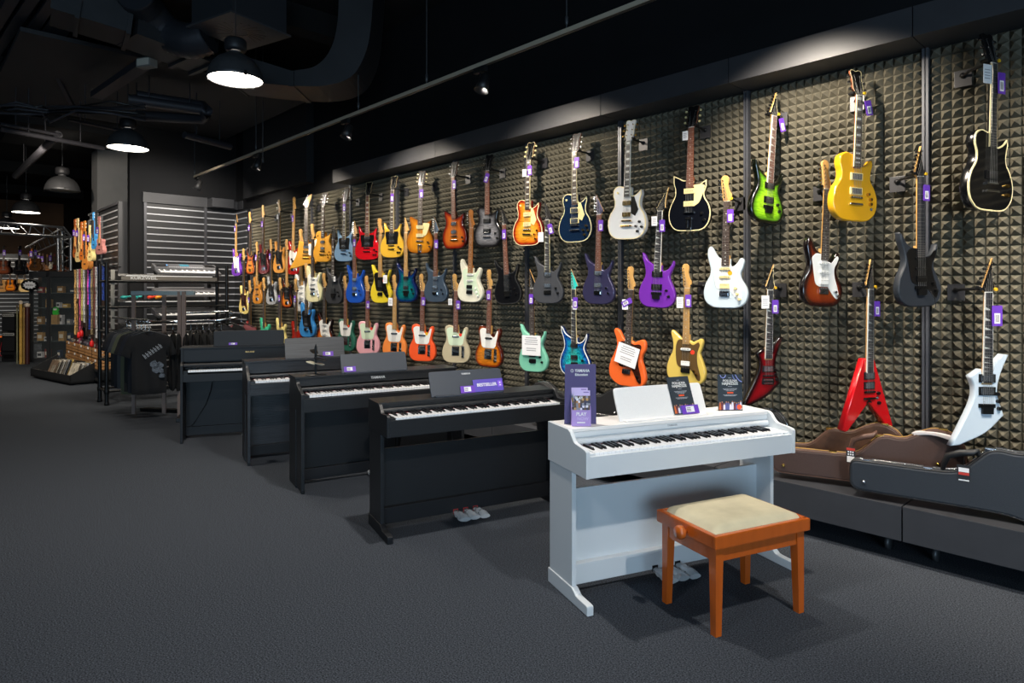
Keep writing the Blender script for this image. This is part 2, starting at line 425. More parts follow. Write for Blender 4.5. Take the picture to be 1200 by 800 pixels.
# kind -> (outline, nut height, default head, bridge height, body thickness, widest z)
KIND = {'strat': ('strat',.770,'f6',.118), 'super': ('super',.765,'ibz',.115), 'tele': ('tele',.775,'t6',.125), 'lp': ('lp',.775,'33',.145), 'sg': ('sg',.770,'33',.140),
        'rev': ('rev',.775,'33',.140), 'jazz': ('jazz',.785,'f6',.135), 'duo': ('duo',.750,'f6',.125), 'exp': ('exp',.86,'hock',.20), 'vee': ('vee',.865,'jack',.235),
        'kelly': ('kelly',.845,'jack',.225), 'bass': ('bass',.965,'b4',.11), 'acou': ('acou',.825,'acou',.16), 'acouc': ('acouc',.825,'acou',.16)}
PG = {
 'strat': [(-.03,.345,1),(-.068,.345),(-.098,.315),(-.088,.26),(-.078,.20),(-.064,.15),(-.034,.132,1),(.034,.132,1),(.055,.105),(.085,.07),(.112,.056),(.124,.08),(.112,.13),(.090,.19),(.082,.25),(.102,.29),(.114,.325),(.100,.335),(.06,.292),(.03,.296,1)],
 'tele': [(-.029,.380,1),(-.072,.384),(-.105,.365),(-.106,.33),(-.094,.27),(-.082,.21),(-.06,.19,1),(.062,.19,1),(.082,.21),(.093,.26),(.108,.32),(.112,.36),(.096,.36),(.075,.31),(.055,.298),(.029,.312,1)],
 'lp': [(.036,.335,1),(.062,.335,1),(.102,.232,1),(.074,.182,1),(.036,.205,1)],
 'sg': [(-.036,.300,1),(-.082,.298),(-.090,.26),(-.080,.21),(-.078,.155,1),(.082,.155,1),(.084,.21),(.092,.26),(.085,.298),(.036,.300,1)],
 'rev': [(.034,.345,1),(.10,.345),(.115,.33),(.100,.27),(.078,.215),(.045,.19,1),(.034,.19,1)],
 'jazz': [(-.03,.365,1),(-.065,.36),(-.09,.31),(-.088,.24),(-.075,.17),(-.05,.155),(.03,.155),(.06,.12),(.10,.05),(.13,.04),(.13,.09),(.10,.19),(.105,.27),(.12,.33),(.10,.352),(.06,.345),(.03,.352,1)],
 'duo': [(-.03,.348,1),(-.062,.345),(-.082,.30),(-.082,.22),(-.07,.155),(-.04,.13),(.03,.125),(.06,.10),(.09,.05),(.115,.04),(.118,.08),(.095,.17),(.092,.25),(.11,.31),(.098,.335),(.06,.312),(.03,.325,1)],
 'exp': [(.034,.355,1),(.075,.362),(.155,.425),(.120,.30),(.085,.20),(.034,.20,1)],
 'bass': [(-.034,.36,1),(-.075,.37),(-.10,.33),(-.085,.25),(-.075,.16),(-.04,.145),(.035,.15),(.075,.09),(.11,.06),(.12,.09),(.10,.17),(.088,.26),(.105,.34),(.09,.355),(.05,.33),(.034,.345,1)],
}
def paint(sp):
    p = sp['paint']; k = 'paint_'+str(p)
    if isinstance(p, str): return mat(k, p, .22, coat=.7)
    if p[0] == 'satin': return mat(k, p[1], .55)
    if p[0] == 'worn': return mat(k, p[1], .4, noise=(18, .12))
    if p[0] == 'metallic': return mat(k, p[1], .3, .35, coat=.5)
    if p[0] == 'burst': return mat(k, '#804020', .22, coat=.7, ramp=[(q/.1, c) for q, c in p[1]], figure=((70, 1, 8), .12))
    if p[0] == 'flame': return mat(k, '#804020', .22, coat=.7, ramp=[(q/.1, c) for q, c in p[1]], figure=((14, 1, 75), .45))
    if p[0] == 'burl': return mat(k, '#804020', .22, coat=.7, ramp=[(q/.1, c) for q, c in p[1]], figure=((38, 1, 38), .75))
    if p[0] == 'wood': return mat(k, p[1], .35, coat=.4, wood=((60, 60, 4), .18))
def seg_dist(x, y, poly):
    best = 9
    for i in range(len(poly)):
        ax, ay = poly[i-1]; bx, by = poly[i]
        dx, dy = bx-ax, by-ay; L = dx*dx+dy*dy
        t = 0 if L == 0 else max(0, min(1, ((x-ax)*dx+(y-ay)*dy)/L))
        d = (x-ax-t*dx)**2+(y-ay-t*dy)**2
        if d < best: best = d
    return math.sqrt(best)
def inside(x, y, poly):
    c = False
    for i in range(len(poly)):
        ax, ay = poly[i-1]; bx, by = poly[i]
        if (ay > y) != (by > y) and x < (bx-ax)*(y-ay)/(by-ay)+ax: c = not c
    return c
def body_mb(out, T, rim, bev=.007):
    mb = MB(); n = len(out); rims = []
    rings = []
    for t, ins in ((T/2, bev), (T/2-bev*.35, bev*.35), (T/2-bev, 0), (-T/2+bev, 0), (-T/2+bev*.35, bev*.35), (-T/2, bev)):
        rings.append([(u, t, v) for u, v in inset(out, ins)])
    vs = [v for r in rings for v in r]
    fs = [(i*n+k, (i+1)*n+k, (i+1)*n+(k+1) % n, i*n+(k+1) % n) for i in range(5) for k in range(n)]
    # smooth sides, flat faces
    mb.add(vs, fs, 0, True)
    rv = [0.0]*len(vs)
    for side, r in ((1, rings[0]), (-1, rings[-1])):
        pts = [Vector((p[0], p[2])) for p in r]; edges = [(i, (i+1) % n) for i in range(n)]
        poly = [(p.x, p.y) for p in pts]
        if rim and side == -1:
            g = .011; x = -.24
            while x < .24:
                z = 0.0
                while z < .54:
                    if inside(x, z, poly) and seg_dist(x, z, poly) > .005: pts.append(Vector((x, z)))
                    z += g
                x += g
        res = delaunay_2d_cdt(pts, edges, [], 1, 1e-6)
        v2 = [(p.x, r[0][1], p.y) for p in res[0]]
        f2 = [tuple(f) if side == -1 else tuple(reversed(f)) for f in res[2]]
        mb.add(v2, f2, 0, False)
        rv += [min(1, seg_dist(p[0], p[2], out)/.1) if (rim and side == -1) else 0.0 for p in v2]
    if rim: mb.rim = rv
    return mb
MAPLE = mat('maple_neck', '#c99a58', .5, wood=((70, 70, 4), .15))
DARKMAPLE = mat('roasted_maple', '#a8692c', .35, coat=.3, wood=((70, 70, 4), .15))
ROSE = mat('rosewood_board', '#3b2a22', .5, wood=((80, 80, 5), .25))
ROSEL = mat('red_brown_board', '#7a4630', .5, wood=((80, 80, 5), .2))
EBON = mat('ebony_board', '#222228', .45)
PEARL = mat('pearl_inlay', '#e4e6e2', .25)
CREAM = mat('cream_plastic', '#dfcf96', .4)
MINT = mat('mint_plastic', '#cfe0c4', .4)
TORT = mat('tortoise_plastic', '#3a1a12', .3, figure=((40, 1, 40), .6))
BROWNP = mat('brown_plastic', '#5a4426', .35)
FRET = mat('fret_wire', '#b8b4a8', .35, .9)
STRING = mat('guitar_string', '#a8a8a6', .35, .8)
IVORY = mat('ivory_binding', '#e2d3a2', .4)
PUCHR = mat('pickup_cover', '#b9bcc0', .22, .95)
FB = {'maple': MAPLE, 'dmaple': DARKMAPLE, 'rose': ROSE, 'red': ROSEL, 'ebony': EBON}
COLM = {'black': BLACKP, 'white': WHITEP, 'cream': CREAM, 'mint': MINT, 'tort': TORT, 'brown': BROWNP, 'chrome': PUCHR, 'gold': GOLDM}

def make_guitar(sp):
    kd = sp['kind']; out_n, nut, hd, bz = KIND[kd]; hd = sp.get('head', hd)
    out = spline(OUT[out_n], 5)
    T = {'lp': .052, 'sg': .036, 'acou': .10, 'acouc': .09, 'vee': .045, 'kelly': .045}.get(kd, .044)
    bass = kd == 'bass'; ac = kd.startswith('acou')
    name = 'acoustic_guitar' if ac else 'bass_guitar' if bass else 'electric_guitar'
    root = thing(name, sp['label'], 'guitar' if not bass else 'bass guitar', group=sp.get('group'))
    pm = paint(sp); rim = not isinstance(sp['paint'], str) and sp['paint'][0] in ('burst', 'flame', 'burl')
    body = body_mb(out, T, rim).build('body', pm, root)
    fy = -T/2
    far = sp.get('far', False)
    if sp.get('bind'):
        mb = MB(); o2 = inset(out, .001); o1 = inset(out, .0075); n = len(out)
        mb.add([(u, fy-.0012, v) for u, v in o2]+[(u, fy-.0012, v) for u, v in o1]+[(u, fy+.010, v) for u, v in inset(out, -.0008)],
               [(k, (k+1) % n, n+(k+1) % n, n+k) for k in range(n)]+[(k, 2*n+k, 2*n+(k+1) % n, (k+1) % n) for k in range(n)])
        mb.build('binding', IVORY if sp['bind'] == 1 else COLM[sp['bind']], body)
    z0 = {'lp': .335, 'sg': .27, 'super': .285, 'strat': .305, 'tele': .335, 'rev': .33, 'jazz': .33, 'duo': .315, 'exp': .335, 'vee': .345, 'kelly': .35, 'bass': .36}.get(kd, .36)
    # neck and fretboard
    nm = {'maple': MAPLE, 'dmaple': DARKMAPLE, 'black': BLACKP, 'body': pm, 'white': WHITEP, 'mahog': mat('mahogany_neck', '#6a3a20', .4)}[sp.get('neck', 'maple')]
    w0, w1 = .0215, .028
    yn = fy-.003
    mb = MB(); N = 8; vs = []
    for z, w in ((z0, w1), (nut, w0)):
        for k in range(N+1):
            a = PI*k/N; vs.append((-w*math.cos(a), yn+.021*math.sin(a), z))
    mb.add(vs, [(k, N+1+k, N+2+k, k+1) for k in range(N)], 0, True)
    mb.add(vs, [tuple(range(N+1)), tuple(range(2*N+1, N, -1))], 0)
    mb.prism([(-.029, z0-.01), (.029, z0-.01), (.029, z0+.075), (-.029, z0+.075)], fy-.002, fy+.022, mi=0, bev=.002)
    mb.build('neck', nm, root)
    fb = FB[sp.get('fb', 'rose')]
    yf = yn-.006
    mb = MB()
    mb.add([(-w1,yn,z0),(w1,yn,z0),(w0,yn,nut),(-w0,yn,nut),(-w1,yf,z0),(w1,yf,z0),(w0,yf,nut),(-w0,yf,nut)], [(0,3,2,1),(4,5,6,7),(0,1,5,4),(1,2,6,5),(2,3,7,6),(3,0,4,7)], 0)
    def wz(z): return w1+(w0-w1)*(z-z0)/(nut-z0)
    scale = nut-bz; fz = []
    for i in range(1, 25):
        z = bz+scale/2**(i/12)
        if z < z0+.003: break
        fz.append(z); w = wz(z)
        mb.box(-w, yf-.0012, z-.0009, w, yf, z+.0009, 1)
    prev = [nut]+fz
    for i in (3, 5, 7, 9, 12, 15, 17, 19, 21) if sp.get('inlay', 'dot') != 'block' or kd != 'lp' else (1, 3, 5, 7, 9, 12, 15, 17, 19, 21):
        if i > len(fz): break
        a, b = prev[i-1], prev[i] if i < len(prev) else prev[-1]
        c = (a+b)/2; hh = abs(a-b); w = wz(c); il = sp.get('inlay', 'dot')
        if il == 'dot': mb.disc(.0034, .0034, -yf+.0008 if False else 0, .0008, 8, 2, (0, yf-.0009, c), 'y') if False else mb.box(-.0032, yf-.0008, c-.0032, .0032, yf, c+.0032, 2)
        elif il == 'block': mb.box(-w*.6, yf-.0008, c-hh*.26, w*.6, yf, c+hh*.26, 2)
        elif il == 'shark': mb.add([(-w*.85, yf-.0008, b+.003), (w*.5, yf-.0008, b+.003), (-w*.85, yf-.0008, a-(a-b)*.35)], [(0, 1, 2)], 2)
    if sp.get('fbbind'):
        for sx in (-1, 1):
            mb.add([(sx*(w1+.0004), yf-.0006, z0), (sx*(w0+.0004), yf-.0006, nut), (sx*(w0-.0028), yf-.0006, nut), (sx*(w1-.0028), yf-.0006, z0)], [(0, 1, 2, 3)], 3)
            mb.add([(sx*(w1+.0005), yf, z0), (sx*(w0+.0005), yf, nut), (sx*(w0+.0005), yn, nut), (sx*(w1+.0005), yn, z0)], [(0, 1, 2, 3)], 3)
    mb.build('fretboard', [fb, FRET, PEARL, IVORY if sp.get('fbbind') != 'white' else WHITEP], root)
    # headstock
    hout = spline([tuple([p[0], p[1]]+list(p[2:])) for p in HEAD[hd]], 4)
    hc = sp.get('headcol', 'maple')
    hm = {'maple': MAPLE, 'dmaple': DARKMAPLE, 'black': mat('gloss_black', '#0b0b0c', .45, spec=.2), 'body': mat('head_'+str(sp['paint']), sp['paint'] if isinstance(sp['paint'], str) else (sp['paint'][1] if isinstance(sp['paint'][1], str) else sp['paint'][1][-1][1]), .25, coat=.5), 'mahog': mat('mahogany_head', '#5a2c18', .35)}[hc]
    tilt = {'33': .22, 'jack': .18, 'ibz': .2, 'hock': .2, 'acou': .2}.get(hd, 0.0)
    M = Matrix.Translation((0, yn+.004, nut)) @ Matrix.Rotation(-tilt, 4, 'X')
    mb = MB(); mb.prism(hout, -.004, .010, mi=0, bev=.0015, M=M, mf=1)
    mb.box(-w0, -.0085, -.003, w0, -.002, .003, 2, M)
    ho = mb.build('headstock', [nm if nm not in (WHITEP,) else hm, hm, WHITEP if hc != 'white' else BLACKP], root)
    if sp.get('headbind'):
        n = len(hout); o1 = inset(hout, .003)
        MB().add([M @ Vector((u, -.0055, v)) for u, v in hout]+[M @ Vector((u, -.0055, v)) for u, v in o1], [(k, (k+1) % n, n+(k+1) % n, n+k) for k in range(n)]).build('head_binding', IVORY, ho)
    # tuners
    hw = {'gold': GOLDM, 'black': BLACKM, 'chrome': CHROME}[sp.get('hw', 'chrome')]
    btn = {'pearl': CREAM}.get(sp.get('button'), hw)
    if hd in ('33', 'acou'):
        tp = [(s*.037, .045+.045*i, s, s*.022) for s in (-1, 1) for i in range(3)]
    elif bass:
        tp = [(-.036-.0022*i*2, .045+.038*i, -1, -.016-.004*i) for i in range(4)]
    elif hd == 'jack':
        tp = [(-.034+.0128*i, .030+.0255*i, -1, -.020+.0118*i) for i in range(6)]
    elif hd == 'hock':
        tp = [(-.024+.0095*i, .035+.026*i, -1, -.012+.0105*i) for i in range(6)]
    elif hd == 'ibz':
        tp = [(-.032-.0035*i, .030+.026*i, -1, -.014-.0055*i) for i in range(6)]
    else:
        tp = [(-.030-.0026*i, .028+.025*i, -1, -.016-.0028*i) for i in range(6)]
    posts = []
    for (x, z, s, px_) in tp:
        mb = MB()
        mb.tube([M @ Vector((x-s*.004, .002, z)), M @ Vector((x+s*.013, .002, z))], .0025, 6, 0)
        mb.box(x+s*.019-.007, -.004, z-.0065, x+s*.019+.007, .008, z+.0065, 1, M, ch=.002)
        mb.tube([M @ Vector((px_, -.004, z)), M @ Vector((px_, -.014, z))], .0042, 8, 0)
        posts.append(M @ Vector((px_, -.010, z)))
        mb.build('tuning_peg', [hw, btn], root)
    # pickguard
    if sp.get('pg'):
        pn, pc = sp['pg']
        po = spline(PG[pn], 4)
        MB().prism(po, fy-.0035, fy-.0003, bev=.0008).build('pickguard', COLM[pc], root)
    if ac:
        MB().disc(.048, .048, 0, .0012, 24, 0, (0, fy-.0014, .315), 'y').build('sound_hole', mat('sound_hole_dark', '#080605', .9), root)
        MB().lathe([(.050, 0), (.050, -.0015), (.060, -.0015), (.060, 0)], 28, 0, (0, fy, .315), 'y').build('rosette', mat('rosette', '#2a1c12', .4), root)
        MB().box(-.09, fy-.010, bz-.014, .09, fy, bz+.014, ch=.004).build('bridge', ROSE, root)
    # pickups
    top = fy-.0035 if sp.get('pg') and sp['pg'][0] in ('strat', 'duo', 'sg', 'jazz', 'bass') else fy
    for pu in sp.get('pu', []):
        k, z, c = pu[:3]; x = pu[3] if len(pu) > 3 else 0
        mb = MB()
        if k == 'h':
            if sp.get('ring'): mb.box(x-.045, top-.006, z-.023, x+.045, top, z+.023, 2, ch=.002)
            mb.box(x-.035, top-.011, z-.018, x+.035, top-.002, z+.018, 0, ch=.003)
            for q in range(6): mb.box(x-.026+.0104*q-.0018, top-.012, z+.007, x-.026+.0104*q+.0018, top-.010, z+.0105, 1)
        elif k == 's':
            mb.prism(spline([(x-.035, z-.009), (x+.035, z-.009), (x+.042, z), (x+.035, z+.009), (x-.035, z+.009), (x-.042, z)], 3), top-.009, top, mi=0, bev=.002)
            for q in range(6): mb.box(x-.026+.0104*q-.002, top-.0105, z-.002, x-.026+.0104*q+.002, top-.009, z+.002, 1)
        elif k == 'p':
            mb.box(x-.043, top-.011, z-.020, x+.043, top, z+.020, 0, ch=.004)
            for q in range(6): mb.box(x-.026+.0104*q-.002, top-.0125, z-.002, x-.026+.0104*q+.002, top-.011, z+.002, 1)
        elif k == 'b':  # split bass pickup
            mb.box(x-.033, top-.012, z, x+.001, top, z+.03, 0, ch=.003).box(x-.001, top-.012, z-.03, x+.035, top, z, 0, ch=.003)
        elif k == 'jb': mb.box(x-.046, top-.011, z-.010, x+.046, top, z+.010, 0, ch=.003)
        ring = sp.get('ring', 'black')
        mb.build('pickup', [COLM[c], CHROME, COLM[ring]], root)
    # bridge
    bk, bc = sp.get('bridge', ('none', 'chrome'))
    bm_ = {'gold': GOLDM, 'black': BLACKM, 'chrome': CHROME}[bc]
    sy = top
    if bk == 'tom':
        MB().box(-.043, fy-.012, bz-.006, .043, fy-.001, bz+.006, ch=.002).build('bridge', bm_, root)
        MB().prism([(-.05, bz-.046), (.05, bz-.046), (.044, bz-.034), (-.044, bz-.034)], fy-.014, fy-.001, bev=.002).build('tailpiece', bm_, root)
    elif bk == 'trem':
        mb = MB().box(-.036, sy-.005, bz-.034, .036, sy, bz+.006, 0)
        for q in range(6): mb.box(-.031+.0105*q-.0045, sy-.012, bz-.028, -.031+.0105*q+.0045, sy-.004, bz-.006, 0, ch=.001)
        mb.build('bridge', bm_, root)
    elif bk == 'floyd':
        mb = MB().box(-.045, sy-.008, bz-.012, .045, sy, bz+.010, 0, ch=.002).box(-.030, sy-.016, bz-.045, .030, sy-.002, bz-.010, 0, ch=.002)
        for q in range(6): mb.box(-.030+.0105*q-.004, sy-.017, bz-.008, -.030+.0105*q+.004, sy-.006, bz+.008, 0)
        mb.build('bridge', bm_, root)
    elif bk == 'tele':
        mb = MB().box(-.042, fy-.003, bz-.045, .042, fy, bz+.055, 0).box(-.042, fy-.012, bz-.045, -.040, fy, bz+.04, 0).box(.040, fy-.012, bz-.045, .042, fy, bz+.04, 0)
        for q in (-.022, 0, .022): mb.box(q-.009, fy-.010, bz-.012, q+.009, fy-.003, bz-.002, 0, ch=.002)
        mb.prism([(-.036, bz+.032), (.036, bz+.020), (.036, bz+.036), (-.036, bz+.048)], fy-.008, fy-.002, mi=1, bev=.002)
        mb.build('bridge', [bm_, BLACKP], root)
    elif bk == 'bass':
        MB().box(-.040, fy-.004, bz-.05, .040, fy, bz+.012, 0).box(-.034, fy-.014, bz-.035, .034, fy-.004, bz+.004, ch=.002).build('bridge', bm_, root)
    elif bk == 'trapeze':
        MB().box(-.043, fy-.012, bz-.006, .043, fy-.001, bz+.006, ch=.002).build('bridge', bm_, root)
        MB().box(-.020, fy-.006, .012, -.010, fy-.002, bz-.045).box(.010, fy-.006, .012, .020, fy-.002, bz-.045).box(-.026, fy-.012, bz-.052, .026, fy-.002, bz-.038, ch=.002).box(-.02, fy-.007, .008, .02, fy, .03, ch=.003).build('tailpiece', bm_, root)
    # controls
    kc = {'black': BLACKP, 'white': WHITEP, 'chrome': CHROME, 'gold': GOLDM, 'cream': CREAM, 'clear': CREAM}[sp.get('kc', 'chrome')]
    if kd == 'tele':
        MB().box(.066, fy-.003, .058, .098, fy, .185, ch=.002).build('control_plate', STEEL if sp.get('plate') != 'black' else BLACKP, root)
        for z in (.075, .105): MB().disc(.0095, .009, 0, -.016, 12, 0, (.082, fy-.003, z), 'y').build('knob', kc, root)
        MB().box(.080, fy-.018, .150, .084, fy-.003, .166, ch=.001).build('switch', BLACKP, root)
    for (x, z) in sp.get('knobs', []):
        MB().disc(.011, .0095, 0, -.015, 12, 0, (x, top, z), 'y').build('knob', kc, root)
    if sp.get('switch'):
        x, z = sp['switch']
        MB().disc(.010, .010, 0, -.002, 12, 0, (x, fy, z), 'y').tube([(x, fy, z), (x-.003, fy-.018, z+.004)], .0022, 6).build('switch', CREAM if sp.get('bind') else CHROME, root)
    if sp.get('arm'):
        MB().tube([(.028, sy-.012, bz-.015), (.034, sy-.03, bz-.02), (.060, sy-.04, bz-.07), (.062, sy-.042, bz-.12)], .0025, 6).build('tremolo_arm', bm_, root)
    # strings
    ns = 4 if bass else 6
    order = sorted(range(len(posts)), key=lambda i: posts[i].z)
    mb = MB()
    if hd in ('33', 'acou'):
        L_ = [p for p in posts if p.x < 0]; R_ = [p for p in posts if p.x > 0]
        tgt = sorted(L_, key=lambda p: p.z)+sorted(R_, key=lambda p: -p.z)
    else: tgt = sorted(posts, key=lambda p: p.z)
    for i in range(ns):
        xb = -.026+.052*i/(ns-1); xn = -.0175+.035*i/(ns-1)
        r = .0009-.0004*i/ns
        yb = fy-.013
        mb.bar((xb, yb, bz), (xn, yf-.0035, nut), r*1.6, r*1.6)
        mb.bar((xn, yf-.0035, nut), tgt[i], r*1.6, r*1.6)
    mb.build('strings', STRING, root)
    for zz, xx in ((-.002, 0),) + (((OUT[out_n][10][1], OUT[out_n][10][0]),) if kd in ('strat',) else ()):
        if kd in ('vee', 'exp', 'kelly'): continue
        MB().lathe([(.0001, -.008), (.006, -.007), (.006, -.005), (.003, -.003), (.003, .004)], 10, 0, (xx, 0, zz), 'z').build('strap_button', hw, root)
    if sp.get('sticker'):
        x, z, c = sp['sticker']
        MB().disc(.017, .017, 0, -.001, 20, 0, (x, fy-.0042, z), 'y').build('round_sticker', mat('sticker_'+c, c, .4), root)
    if sp.get('emblem'):
        MB().add([(0, fy-.001, .19), (-.03, fy-.001, .16), (0, fy-.001, .172), (.03, fy-.001, .165), (.006, fy-.001, .19)], [(0, 1, 2, 3, 4)]).build('emblem', BLACKP, root)
    L = nut+max(p[1] for p in HEAD[hd])*math.cos(tilt)
    W = max(p[0] for p in out)-min(p[0] for p in out)
    return root, L, W, out

HANGM = mat('hanger_black', '#151517', .45, .2); YEL = mat('yellow_rubber', '#e0b020', .5)
def make_tag(pos, rz, lab, size=1.0, col=None, kind='price', roll=0.0, group='purple price tags on the guitars'):
    if kind == 'price':
        t = thing('price_tag', lab, 'price tag', pos, group=group, rot=(0, roll, rz))
        w, h = .024*size, .095*size
        mb = MB().prism([(-w, -h), (w, -h), (w, -.004), (w-.006, 0), (-w+.006, 0), (-w, -.004)], -.001, .001)
        mb.build('card', PURPLE, t)
        MB().box(-w*.55, -.0018, -h*.88, w*.55, -.0011, -h*.38).build('paper_label', PAPER, t)
        mb = MB()
        for q in range(5): mb.box(-w*.35+q*w*.15, -.0022, -h*.80, -w*.35+q*w*.15+w*.07, -.0018, -h*.46)
        mb.build('print', INK, t)
        MB().tube([(0, 0, -.008), (.002, .004, .012), (0, .012, .026)], .0009, 5).build('string_loop', mat('tag_string', '#2a2a2a', .8), t)
    else:
        t = thing('hang_tag', lab, 'tag', pos, group='white paper tags on the guitars', rot=(0, roll, rz))
        w, h = .022*size, .07*size
        MB().box(-w, -.001, -h, w, .001, 0).build('card', PAPER, t)
        mb = MB()
        for q in range(4): mb.box(-w*.7, -.0015, -h*(.3+.15*q), w*.6, -.0011, -h*(.3+.15*q)+.004)
        mb.build('print', mat('grey_print', '#8a8a92', .7), t)
        MB().tube([(0, 0, -.004), (.001, .004, .03), (0, .012, .06)], .0009, 5).build('string_loop', mat('tag_string', '#2a2a2a', .8), t)
    return t
def make_hanger(nx, nz, ny, rz, lab, side=0.0, s=1.0):
    """plate on the foam, an arm and a padded yoke under the headstock; origin on the wall"""
    t = thing('guitar_hanger', lab, 'hanger', (nx+side, WY-.05, nz), group='black wall hangers on the guitar wall')
    MB().box(-.045, -.006, -.065, .045, .004, .035, ch=.002).build('wall_plate', mat('hanger_plate', '#2c2c2f', .45), t)
    dx, dy = -side, ny-(WY-.05)
    pts = [(0, -.004, 0), (dx*.25, dy*.35, .004), (dx*.95, dy+.045, .006)]
    MB().tube(pts, .008, 8).lathe([(.001, -.02), (.016, -.016), (.016, 0)], 12, 0, (0, 0, 0), 'y').build('arm', HANGM, t)
    c, s_ = math.cos(rz), math.sin(rz)
    def R(x, y, z): return Vector((dx+c*x-s_*y, dy+s_*x+c*y, z))
    mb = MB().tube([R(-.038, -.012, .002), R(-.036, .03, .004), R(0, .045, .006), R(.036, .03, .004), R(.038, -.012, .002)], .0095, 8)
    mb.build('yoke', HANGM, t)
    MB().tube([R(.038, -.012, .002), R(.038, -.020, .002)], .0098, 8).build('yoke_tip', YEL if nx > -2.6 else HANGM, t)
    return t

def place(sp):
    root, L, W, out = make_guitar(sp)
    Y = sp.get('Y', GY)
    pb = at_y(sp['x'], sp['bot'], Y); pt = at_y(sp['x'], sp['top'], Y)
    s = (pt.z-pb.z)/L
    xs_ = [p[0]*s for p in out]; zs_ = [p[1]*s for p in out]
    amin = min(xs_); amax = max(xs_)
    if 'yaw' in sp: yaw = math.radians(sp['yaw'])
    else:
        best = None
        face = int(math.degrees(math.atan2(-pb.x, Y)))
        hi = sp.get('hi', False)
        for a in (range(face+3, 74) if hi else range(min(8, face), min(face, 62)+1)):
            r = math.radians(a)
            pl = [proj((pb.x+x*math.cos(r)-y*math.sin(r), Y+x*math.sin(r)+y*math.cos(r), pb.z+.1))[0] for x in (amin, amax) for y in (-.02*s, .02*s)]
            e = abs(max(pl)-min(pl)-sp['w'])
            if best is None or e < best[0]-1e-6: best = (e, r)
        yaw = best[1]
    roll = 0
    if 'hx' in sp:   # headstock seen a little to one side of the body: the guitar hangs askew
        dxp = sp['hx']-sp['x']
        m = proj((pb.x+.1*math.cos(yaw), Y+.1*math.sin(yaw), pb.z))[0]-proj(pb)[0]
        roll = math.atan2(dxp/m*.1, (pt.z-pb.z)*.9)
    root.location = pb
    root.rotation_euler = (0, roll, yaw)
    root.scale = (s, s, s)
    bpy.context.view_layer.update()
    M = Matrix.Translation(pb) @ Matrix.Rotation(yaw, 4, 'Z') @ Matrix.Rotation(roll, 4, 'Y') @ Matrix.Scale(s, 4)
    nut = KIND[sp['kind']][1]
    T = {'lp': .052, 'sg': .036}.get(sp['kind'], .044)
    short = sp['short']
    if sp.get('hang', True):
        n = M @ Vector((0, -T/2+.008, nut+.016))
        side = sp.get('side', 0.0)
        make_hanger(n.x, n.z, n.y, yaw, 'black wall hanger holding the '+short, side)
    if sp.get('tag') is not None:
        dx, dz = sp['tag'][:2]; rl = sp['tag'][2] if len(sp['tag']) > 2 else 0
        p = M @ Vector((dx, -T/2-.024, nut-.02+dz))
        make_tag(p, yaw, 'purple price tag hanging on the '+short, sp.get('tsize', 1.0), roll=rl)
    if sp.get('wtag') is not None:
        dx, dz = sp['wtag'][:2]
        p = M @ Vector((dx, -T/2-.020, nut-.02+dz))
        make_tag(p, yaw, 'small white paper tag hanging on the '+short, sp.get('wsize', 1.0), kind='white')
    if sp.get('paper'):
        x, z, w, h, rl = sp['paper']
        p = M @ Vector((x, -T/2-.022, z))
        t = thing('notice_sheet', 'white printed notice sheet lying over the strings of the '+short, 'paper sheet', p, rot=(0, rl, yaw))
        MB().box(-w/2, -.001, -h/2, w/2, .001, h/2).build('sheet', PAPER, t)
        mb = MB(); random.seed(3)
        for q in range(7):
            a = random.uniform(.25, .42)*w; zz = h*.36-q*h*.105
            if q == 4: continue
            mb.box(-a, -.0014, zz, a, -.001, zz+h*.035)
        mb.build('print', mat('grey_print', '#8a8a92', .7), t)
    return root
SB = [(0, '#14080a'), (.018, '#3c1008'), (.04, '#b8541a'), (.08, '#d8862e')]
TB = [(0, '#4a160a'), (.014, '#7a2a0c'), (.035, '#c06a14'), (.08, '#c87a20')]
CB = [(0, '#7a1410'), (.02, '#9a2414'), (.045, '#d8801c'), (.09, '#e8a838')]
G = []
def g(**k): G.append(k)
HH = [('h', .275, 'chrome'), ('h', .185, 'chrome')]
HHB = [('h', .268, 'black'), ('h', .165, 'black')]
SSS = [('s', .285, 'white'), ('s', .225, 'white'), ('s', .16, 'white')]
LPK = [(.085, .10), (.115, .135), (.10, .06), (.135, .095)]
STK = [(.078, .145), (.092, .105), (.108, .068)]
SUK = [(.085, .14), (.105, .095)]
# --- top row, left to right
g(kind='bass', x=344, hx=346.5, top=231, bot=322, w=17, paint='#a01818', head='b4', fb='maple', pg=('bass','white'), pu=[('b',.22,'black')], bridge=('bass','chrome'), knobs=[(.085,.11),(.1,.08)], tag=(.0,-.05),
  short='red bass with white pickguard and maple neck', label='red bass guitar with white pickguard and pale maple neck, half behind the amber angular guitar')
g(kind='exp', x=359, hx=360, top=227, bot=316, w=36, paint=('satin','#c98e1e'), headcol='maple', fb='rose', pg=('exp','white'), pu=[('h',.31,'chrome'),('h',.245,'gold')], bridge=('tom','gold'), knobs=[(.07,.16),(.1,.135),(.125,.11)], kc='gold',
  short='amber angular guitar', label='amber angular-bodied electric guitar with white pickguard, hung in the top row')
g(kind='lp', x=379.5, hx=380.5, top=226, bot=307, w=25, paint=('satin','#c4891c'), headcol='black', fb='rose', inlay='block', neck='mahog', pu=HH, bridge=('tom','chrome'), knobs=LPK, kc='gold', switch=(-.085,.36),
  short='matte gold single-cut guitar', label='matte gold single-cut electric guitar between the amber angular one and the pale blue horned one')
